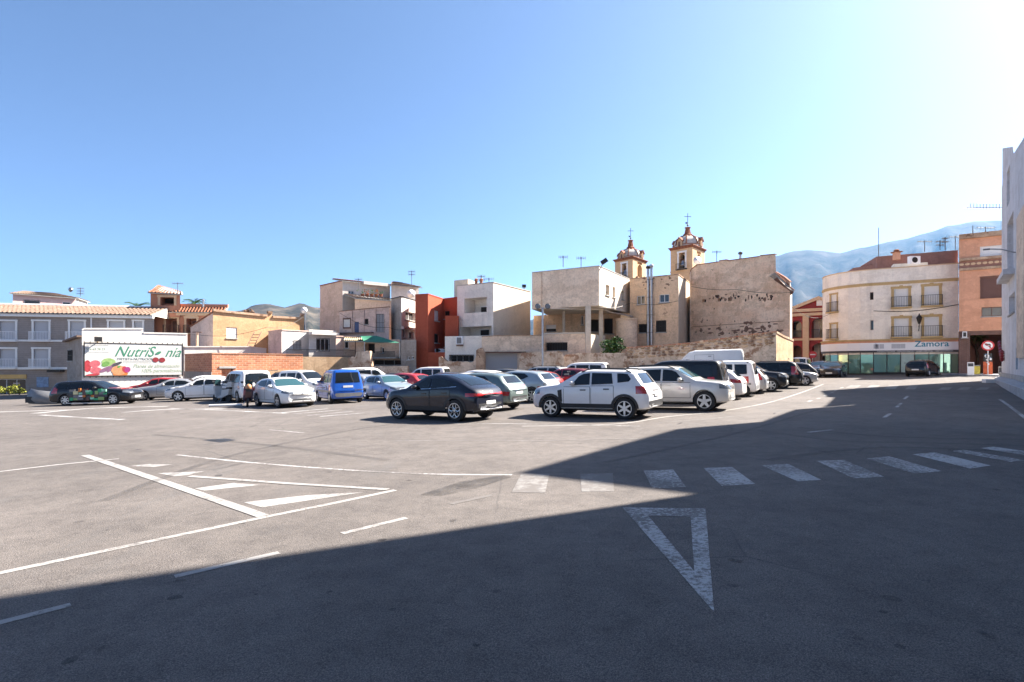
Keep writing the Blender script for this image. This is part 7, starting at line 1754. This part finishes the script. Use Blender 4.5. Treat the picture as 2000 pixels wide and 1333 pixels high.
# ------------------------------------------------------------------ plants
def leaf_mat(name, c1, c2):
    m, n, l, b = _new(name)
    g = n.new('ShaderNodeNewGeometry'); t = noise(n, l, g.outputs['Position'], 2.2, 3, 0.6)
    r = ramp(n, [(0.35, c1), (0.65, c2)]); l.new(t.outputs[0], r.inputs[0]); l.new(r.outputs[0], b.inputs['Base Color'])
    b.inputs['Roughness'].default_value = 0.55; b.inputs['Specular IOR Level'].default_value = 0.3
leaf_mat('leaf_dark', (0.02, 0.06, 0.015), (0.06, 0.13, 0.03)); leaf_mat('leaf_olive', (0.06, 0.09, 0.03), (0.13, 0.16, 0.06)); leaf_mat('leaf_lime', (0.16, 0.19, 0.02), (0.30, 0.30, 0.05))
simple('bark', (0.10, 0.075, 0.055), 0.95, vary=0.4, vscale=5)
def leaves(name, root, c, rx, ry, rz, n, size, mat, seed=1, clumps=7):
    rnd = random.Random(seed); m = MB(); cl = []
    for _ in range(clumps):
        a, b, k = rnd.random()*6.28, rnd.uniform(-0.6, 1), rnd.random()**0.5
        cl.append((Vector((math.cos(a)*rx*.62*k, math.sin(a)*ry*.62*k, b*rz*.6)), rnd.uniform(.35, .62)))
    for i in range(n):
        q, s = cl[i % clumps]; d = Vector((rnd.gauss(0, 1), rnd.gauss(0, 1), rnd.gauss(0, 1))).normalized()*rnd.uniform(.5, 1.05)
        p = Vector(c)+q+Vector((d.x*rx*s, d.y*ry*s, d.z*rz*s))
        u = Vector((rnd.gauss(0, 1), rnd.gauss(0, 1), rnd.gauss(0, .6))).normalized(); v = u.cross(Vector((rnd.gauss(0, 1), rnd.gauss(0, 1), rnd.gauss(0, 1)))).normalized()
        L = size*rnd.uniform(.6, 1.3); m.quad(p-u*L*.5, p+v*L*.28, p+u*L*.5, p-v*L*.28)
    return m.build(name, mat, root)
def tree(name, label, x, y, h, rx, rz, mat, seed, n=1500, size=.22, z=None, cat='tree'):
    z = gz(x) if z is None else z; o = thing(name, label, cat, (x, y, z)); m = MB()
    m.tube([(x, y, z-.1), (x+.08, y, z+h*.35), (x-.05, y+.05, z+h*.62)], .16, 8, r1=.09)
    for k in range(5): a = k*1.26; m.tube([(x, y, z+h*.5), (x+math.cos(a)*rx*.5, y+math.sin(a)*rx*.5, z+h*.75)], .06, 5, r1=.02)
    m.build('trunk', 'bark', o); leaves('crown', o, (x, y, z+h-rz*.9), rx, rx, rz, n, size, mat, seed, 11); return o
# fig bush growing on the plaster wall
x, y = P(1203, 48.5); o = thing('fig_bush', 'dense green fig bush growing over the plaster wall', 'bush', (x, y, Z(692, 48.5)))
m = MB()
for k in range(6): a = k*1.05; m.tube([(x, y, Z(700, 48.5)), (x+math.cos(a)*.8, y+math.sin(a)*.3, Z(676, 48.5))], .04, 5)
m.build('stems', 'bark', o); leaves('foliage', o, (x-.15, y, Z(680, 48.5)), 1.5, 0.8, .75, 620, .26, 'leaf_dark', 3, 9)
m_ = leaves('foliage', o, (x+.1, y, Z(668, 48.5)), .55, .5, .45, 160, .24, 'leaf_dark', 5, 4)
x, y = P(1908, 54.2); tree('courtyard_tree', 'leafy tree seen through the dark passage', x, y, 4.2, 1.1, 1.0, 'leaf_olive', 8, 700, .2)
for i, (px, w) in enumerate(((-8, 1.4), (18, 1.2), (38, 1.0))):
    x, y = P(px, 54.5); o = thing('hedge_shrub', ('low yellow green shrub under the yellow shop fascia', 'rounded yellow green shrub before the grey shopfront', 'small yellow green shrub beside the white shop frame')[i], 'shrub', (x, y, gz(x)))
    m = MB(); m.tube([(x, y, gz(x)-.1), (x, y, gz(x)+.4)], .05); m.build('stem', 'bark', o); leaves('foliage', o, (x, y, gz(x)+.5), w*.7, .5, .5, 330, .16, 'leaf_lime', 20+i, 6)
for px, py, lab, s in ((268, 598, 'palm crown peeking over the grey building roof', 2.0), (380, 590, 'palm crown rising behind the terracotta house', 1.8)):
    x, y = P(px, 82); zc = Z(py+2, 82); o = thing('palm_tree', lab, 'palm', (x, y, gz(x)))
    m = MB(); m.tube([(x, y, gz(x)), (x+.1, y, zc*.5), (x, y, zc)], .28, 8, r1=.2); m.build('trunk', 'bark', o); rnd = random.Random(int(px)); m = MB()
    for k in range(22):
        a = k*2.4; el = rnd.uniform(-.35, 1.2); pts = []
        for t in range(7): q = t/6; pts.append(Vector((x+math.cos(a)*q*s*math.cos(el*.6), y+math.sin(a)*q*s*math.cos(el*.6), zc+math.sin(el)*q*s*.9-q*q*.9)))
        for p, q in zip(pts, pts[1:]):
            t = (q-p).normalized(); sd = t.cross(Vector((0, 0, 1))).normalized()
            for sg in (-1, 1):
                for j in range(2): b0 = p+(q-p)*(j*.5); m.quad(b0, b0+t*.1, b0+sd*sg*.35+t*.22-Vector((0, 0, .08)))
        m.tube(pts, .025, 4)
    m.build('crown', 'leaf_dark', o)
for i, (x, y) in enumerate(((16.9, 14.6), (19.2, 12.4))):
    tree('street_tree', ('broad street tree at the side street mouth', 'second tree further along the side street')[i], x, y, 7.2, 2.0, 2.2, 'leaf_olive', 40+i, 1300, .32)

# ------------------------------------------------------------------ street furniture
simple('sign_white', (0.75, 0.75, 0.75), 0.4); simple('sign_red', (0.5, 0.02, 0.025), 0.4); simple('sign_black', (0.02, 0.02, 0.02), 0.5); simple('kiosk_orange', (0.5, 0.10, 0.03), 0.6, vary=.3); simple('bin_yellow', (0.45, 0.36, 0.04), 0.5, vary=.2)
def facing(px, d):
    x, y = P(px, d); v = Vector((-x, -y, 0)).normalized(); return Vector((x, y, 0)), v, Vector((-v.y, v.x, 0))    # towards camera, right-hand
def disc(mb, c, n, u, r, off, th=.006, seg=28, r2=None):
    pts = [c+n*off+(u*math.cos(a)+Vector((0, 0, 1))*math.sin(a))*r for a in [2*math.pi*k/seg for k in range(seg)]]
    if r2 is None: mb.sweep(pts, n*th)
    else:
        q = [c+n*(off+th)+(u*math.cos(a)+Vector((0, 0, 1))*math.sin(a))*r2 for a in [2*math.pi*k/seg for k in range(seg)]]
        pts = [p+n*th for p in pts]
        for k in range(seg): j = (k+1) % seg; mb.quad(pts[k], pts[j], q[j], q[k])
d = 46.5; c, n, u = facing(1929.5, d); g0 = gz(c.x)+.1; zc = Z(675.5, d)
o = thing('no_turn_sign', 'round red ringed sign with black turning arrow on a post', 'traffic sign', (c.x, c.y, g0))
m = MB(); m.tube([(c.x, c.y, g0), (c.x, c.y, zc+.3)], .035, 8); m.build('post', 'steel', o)
C = Vector((c.x, c.y, zc)); m = MB(); disc(m, C, n, u, .42, .04, .02); m.build('plate', 'sign_white', o)
m = MB(); disc(m, C, n, u, .42, .061, .004, r2=.31); m.build('red_ring', 'sign_red', o)
m = MB(); f3 = lambda a, b: C+n*.0665+u*a+Vector((0, 0, b))
m.sweep([f3(.10, -.24), f3(.17, -.24), f3(.17, .08), f3(.12, .14), f3(-.06, .14), f3(-.06, .20), f3(-.22, .09), f3(-.06, -.02), f3(-.06, .05), f3(.08, .05), f3(.10, .02)], n*.004); m.build('arrow', 'sign_black', o)
m = MB(); m.sweep([f3(-.24, .20)+n*.006, f3(-.20, .24)+n*.006, f3(.24, -.20)+n*.006, f3(.20, -.24)+n*.006], n*.003); m.build('red_bar', 'sign_red', o)
d = 46.8; c, n, u = facing(1929.5, d); o = thing('stickered_kiosk', 'narrow orange and black kiosk plastered with white stickers under the round sign', 'kiosk', (c.x, c.y, gz(c.x)+.1)); z0 = gz(c.x)+.1
m = MB(); m.obox(c-u*.30-n*.2+Vector((0, 0, z0)), u, n, UP, .6, .35, Z(707, d)-z0); m.build('lower_cabinet', 'kiosk_orange', o)
m = MB(); m.obox(c-u*.27-n*.18+Vector((0, 0, Z(707, d))), u, n, UP, .54, .31, Z(691, d)-Z(707, d)); up_ = m.build('upper_cabinet', 'sign_black', o)
rnd = random.Random(12)
for k in range(16):
    a, b = rnd.uniform(-.22, .12), rnd.uniform(Z(714, d), Z(693, d)); w, h = rnd.uniform(.06, .15), rnd.uniform(.05, .14)
    m = MB(); m.obox(c+u*a+n*.155+Vector((0, 0, b)), u, n, UP, w, .004+k*.0006, h); m.build('sticker', rnd.choice(['sign_white', 'sign_white', 'grey_print', 'poster_blue']), up_)
d = 46.6; c, n, u = facing(1896, d); o = thing('ticket_machine', 'white payment machine standing beside the brick pier', 'machine', (c.x, c.y, gz(c.x)+.1)); z0 = gz(c.x)+.1
m = MB(); m.obox(c-u*.22-n*.2+Vector((0, 0, z0)), u, n, UP, .44, .36, Z(708, d)-z0); m.build('cabinet', 'white_metal', o); m = MB(); m.obox(c-u*.18+n*.161+Vector((0, 0, Z(716, d))), u, n, UP, .36, .01, .26); m.build('screen', 'print_black', o)
d = 47.2; c, n, u = facing(1907, d); o = thing('waste_bin', 'yellow recycling bin next to the white machine', 'bin', (c.x, c.y, gz(c.x)+.1)); z0 = gz(c.x)+.1
m = MB(); m.prism([tuple((c+u*a+n*b)[:2]) for a, b in ((-.2, -.2), (.2, -.2), (.24, .2), (-.24, .2))], z0+.05, Z(715.5, d)); m.build('tub', 'bin_yellow', o); m = MB(); m.obox(c-u*.27-n*.26+Vector((0, 0, Z(715.4, d))), u, n, UP, .54, .52, .08); m.build('lid', 'grey_plastic', o)
d = 43.5; c, n, u = facing(1960, d); o = thing('meter_cabinet', 'dark metal cabinet at the corner of the tall white building', 'cabinet', (c.x, c.y, gz(c.x)+.1)); z0 = gz(c.x)+.1
m = MB(); m.obox(c-u*.3-n*.2+Vector((0, 0, z0)), u, n, UP, .5, .3, Z(716, d)-z0); m.build('casing', 'concrete', o); m = MB(); m.obox(c-u*.26+n*.101+Vector((0, 0, z0+.08)), u, n, UP, .34, .012, Z(718, d)-z0-.1); m.build('door', 'print_black', o)
d = 58; c, n, u = facing(1587.5, d); o = thing('no_entry_sign', 'red no entry disc before the town hall arcade', 'traffic sign', (c.x, c.y, gz(c.x))); C = Vector((c.x, c.y, Z(693, d)))
m = MB(); m.tube([(c.x, c.y, gz(c.x)), (c.x, c.y, C.z+.2)], .035, 8); m.build('post', 'steel', o); m = MB(); disc(m, C, n, u, .36, .04, .02); m.build('plate', 'sign_red', o)
m = MB(); m.obox(C-u*.25+n*.061-Vector((0, 0, .055)), u, n, UP, .5, .005, .11); m.build('white_bar', 'sign_white', o)
p = G(1935, 748); o = tag(MB().prism([(p.x-.3, p.y), (p.x+.25, p.y-.1), (p.x+.35, p.y+.4), (p.x-.2, p.y+.45)], p.z-.02, p.z+.22).build('kerb_stone', 'white_paint'), 'loose white kerb stone at the pavement corner', 'stone')

# ------------------------------------------------------------------ scooters
def scooter(label, px, py, head, paint_, box=True, helmet=False):
    p = G(px, py); o = bpy.data.objects.new('scooter', None); COL.objects.link(o); tag(o, label, 'scooter', 'scooters by the people carrier'); o.location = p; o.rotation_euler = (R(4), 0, R(head))
    ty = MB().lathe([(.15, -.05), (.22, -.055), (.25, -.03), (.25, .03), (.22, .055), (.15, .05)], (0, 0, 0), 20, 'Y').mesh('wheel', 'tyre', True, 35); rm = MB().lathe([(.155, -.03), (.155, .03), (.05, .04), (.01, .04)], (0, 0, 0), 14, 'Y').mesh('rim', 'alloy')
    for x in (.66, -.62):
        w = link('wheel', ty, o, True); w.location = (x, 0, .25); q = link('rim', rm, w, True)
    def part(nm, mb, mat, sm=False): return link(nm, mb.mesh(nm, mat, sm, 40), o, True)
    part('body', MB().sweep([(-.75, -.16, .48), (-.25, -.16, .28), (.30, -.16, .24), (.34, -.16, .32), (-.05, -.16, .40), (-.12, -.16, .74), (-.80, -.16, .80)], (0, .32, 0)), paint_)
    part('leg_shield', MB().sweep([(.30, -.24, .28), (.38, -.24, .30), (.62, -.24, .86), (.54, -.24, 1.0), (.48, -.24, .86)], (0, .48, 0)), paint_)
    part('fork', MB().tube([(.66, .08, .25), (.54, .08, .72)], .03).tube([(.66, -.08, .25), (.54, -.08, .72)], .03), 'dark_metal')
    part('mudguard', MB().sweep([(.42, -.07, .46), (.66, -.07, .56), (.90, -.07, .40), (.88, -.07, .36), (.66, -.07, .51), (.44, -.07, .42)], (0, .14, 0)), paint_)
    part('seat', MB().sweep([(-.80, -.13, .80), (-.12, -.13, .75), (-.10, -.13, .82), (-.45, -.13, .84), (-.50, -.13, .90), (-.80, -.13, .92)], (0, .26, 0)), 'black_plastic')
    part('handlebar', MB().tube([(.42, -.36, 1.02), (.48, -.12, 1.0), (.48, .12, 1.0), (.42, .36, 1.02)], .02), 'dark_metal')
    part('headlight', MB().lathe([(.02, -.06), (.08, -.02), (.09, .03), (.02, .04)], (.60, 0, .92), 12, 'Y'), 'lamp_clear', True)
    part('windscreen', MB().sweep([(.58, -.2, .98), (.50, -.16, 1.36), (.50, .16, 1.36), (.58, .2, .98)], (.01, 0, 0)), 'teal_glass')
    for s in (-1, 1): part('mirror', MB().tube([(.46, s*.24, 1.02), (.48, s*.34, 1.2)], .01).box(.46, .49, s*.34-.07, s*.34+.07, 1.18, 1.27), 'black_plastic')
    if box: part('top_box', MB().box(-1.05, -.68, -.2, .2, .94, 1.22), 'silver_plastic')
    part('stand', MB().tube([(-.1, .1, .3), (-.15, .26, .0)], .015), 'steel')
    if helmet:
        h = thing('helmet', 'tan open face helmet resting on the dark scooter seat', 'helmet', p+Vector((0, 0, .95))); M = o.matrix_basis.copy(); c = M @ Vector((-.3, 0, .92))
        m = MB(); m.lathe([(.13, -.02), (.15, .06), (.145, .14), (.11, .21), (.05, .25), (.005, .26)], c, 16); m.build('shell', 'tan_shell', h, True); m = MB(); m.lathe([(.155, -.02), (.155, .01), (.13, .01), (.13, -.02)], c, 16); m.build('rim_trim', 'black_plastic', h)
    return o
simple('silver_plastic', (0.45, 0.44, 0.43), 0.4, vary=.15); simple('tan_shell', (0.42, 0.20, 0.09), 0.4, vary=.2); simple('dark_maroon', (0.06, 0.015, 0.02), 0.35, coat=.6)
scooter('grey scooter with top box leaning beside the white people carrier', 434, 786, 150, 'silver_plastic')
scooter('dark maroon scooter with a helmet on its seat', 483, 794, 115, 'dark_maroon', False, True)
# white pole lying on the asphalt
a, b = G(408, 795), G(472, 793); o = MB().tube([a+Vector((0, 0, .06)), b+Vector((0, 0, .06))], .06, 8).build('fallen_pole', 'white_paint'); tag(o, 'white pole lying on the asphalt before the scooters', 'pole')

# ------------------------------------------------------------------ printed panels and loose bumper of the battered car
simple('stock_green', (0.03, 0.30, 0.13), 0.5, vary=.3, vscale=5); simple('stock_mint', (0.25, 0.55, 0.38), 0.5, vary=.3, vscale=7); simple('stock_cream', (0.55, 0.50, 0.28), 0.6, vary=.4, vscale=8)
rnd = random.Random(77); k = 0
for ix in range(9):
    for iz in range(4):
        if rnd.random() < .12: continue
        x0 = -1.05+ix*.24+rnd.uniform(-.05, .05); z0 = .32+iz*.16+rnd.uniform(-.03, .03); k += 1
        mt = rnd.choice(['stock_mint', 'stock_green', 'stock_green', 'stock_cream', 'print_lime', 'white_metal', 'print_orange', 'dark_maroon', 'grey_plastic', 'stock_mint', 'print_black'])
        m = MB(); m.box(x0, x0+rnd.uniform(.14, .34), -.925-k*.0011, -.88, z0, z0+rnd.uniform(.09, .22)); link('printed_panel', m.mesh('printed_panel', mt), wk, True)
m = MB(); m.box(-1.1, .9, -1.06, -.92, .12, .17); link('sill_bar', m.mesh('sill_bar', 'silver_plastic'), wk, True)
m = MB(); m.sweep([(.85, -.6, .98), (1.75, -.6, .93), (1.75, .5, .95), (.9, .5, 1.0)], (0, 0, .03)); link('red_bonnet_panel', m.mesh('red_bonnet_panel', 'paint_red'), wk, True)
p = G(86, 790); o = thing('loose_bumper', 'torn grey bumper lying beside the battered car', 'bumper', p)
m = MB(); n_ = 14
for k in range(n_+1):
    t = k/n_; x = p.x-1.0+2.1*t; y = p.y-.35*math.sin(math.pi*t)
    for zz, dy in ((.03, 0), (.35, -.14), (.75, -.06), (1.0, .2)): m.v.append((x, y+dy, p.z+zz*(1-.25*t)))
for k in range(n_):
    for j in range(3): a = k*4+j; m.f.append((a, a+1, a+5, a+4)); m.m.append(0)
m.build('bumper_skin', 'grey_plastic', o, True)
m = MB(); m.box(p.x-.9, p.x-.2, p.y-.36, p.y-.2, p.z+.12, p.z+.5); m.build('grille', 'black_plastic', o); m = MB(); m.lathe([(.02, -.06), (.14, 0), (.16, .06), (.02, .07)], (p.x+.75, p.y-.3, p.z+.42), 12, 'Y'); m.build('lamp', 'lamp_clear', o, True)
p = G(268, 783); o = thing('loose_wing', 'crumpled grey car wing fallen at the nose of the battered car', 'car part', p); m = MB()
for k in range(9):
    a = math.pi*k/8
    for rr, yy in ((.36, -.1), (.52, -.14), (.55, .12)): m.v.append((p.x-math.cos(a)*rr, p.y+yy+.05*math.sin(k*2.1), p.z+.02+math.sin(a)*rr))
for k in range(8):
    for j in range(2): a = k*3+j; m.f.append((a, a+1, a+4, a+3)); m.m.append(0)
m.build('wing_panel', 'silver_plastic', o, True); m = MB(); m.box(p.x-.4, p.x+.9, p.y-.05, p.y+.3, p.z+.01, p.z+.06); m.build('splitter', 'black_plastic', o)
# ------------------------------------------------------------------ overhead cables and wall clutter
def cable(label, pts, sag=.4, r=.018, cat='cable'):
    q = [Vector((*P(px, d), Z(py, d))) for px, py, d in pts]; o = thing('overhead_cable', label, cat, q[0]); 
    for a, b in zip(q, q[1:]):
        m = MB(); m.tube([a+(b-a)*t-Vector((0, 0, sag*math.sin(math.pi*t))) for t in [i/10 for i in range(11)]], r, 5); m.build('line', 'dark_metal', o)
cable('thin cable sagging over the ochre building yard', [(366, 652, 52), (520, 640, 55), (594, 618, 60)], .5)
cable('thin cable strung over the terrace awning', [(664, 612, 56), (760, 640, 54), (812, 628, 52)], .5)
cable('cable crossing from box building to tan house', [(1170, 600, 47.4), (1232, 592, 52), (1325, 588, 50.9)], .25)
cable('cable running along the gable house wall', [(1350, 560, 54), (1440, 566, 50), (1543, 572, 46.3)], .15)
cable('cable between gable house and the rounded corner', [(1545, 600, 46.2), (1624, 612, 60)], .7)
for px, py, d, lab in ((700, 560, 66, 'slim aerial on the tall sand house roof'), (1100, 516, 52, 'thin rod aerial on the box building roof'), (1135, 518, 52, 'short aerial on the box building roof'), (1400, 506, 53, 'small aerial behind the gable wall top')):
    antenna('television_aerial', lab, px, py-16, py+6, d, 1, w=.8)
# dry weeds along the wall feet
leaf_mat('dry_weed', (0.16, 0.13, 0.05), (0.22, 0.20, 0.08))
# ------------------------------------------------------------------ summer haze over the whole place
m, n, l, b = _new('haze_air'); n.remove(b)
pv = n.new('ShaderNodeVolumePrincipled'); pv.inputs['Color'].default_value = (0.25, 0.55, 1.0, 1); pv.inputs['Density'].default_value = 0.000042
pv.inputs["Anisotropy"].default_value = 0.35
l.new(pv.outputs[0], n['Material Output'].inputs['Volume'])
zmin = min(v[2] for o in bpy.data.objects if o.type == 'MESH' for v in [min(o.bound_box, key=lambda q: q[2])] if o.parent is None)
hz = MB().box(-13000, 13000, -600, 13000, min(-32, zmin-1), 1520).build('haze', 'haze_air'); tag(hz, kind='stuff')
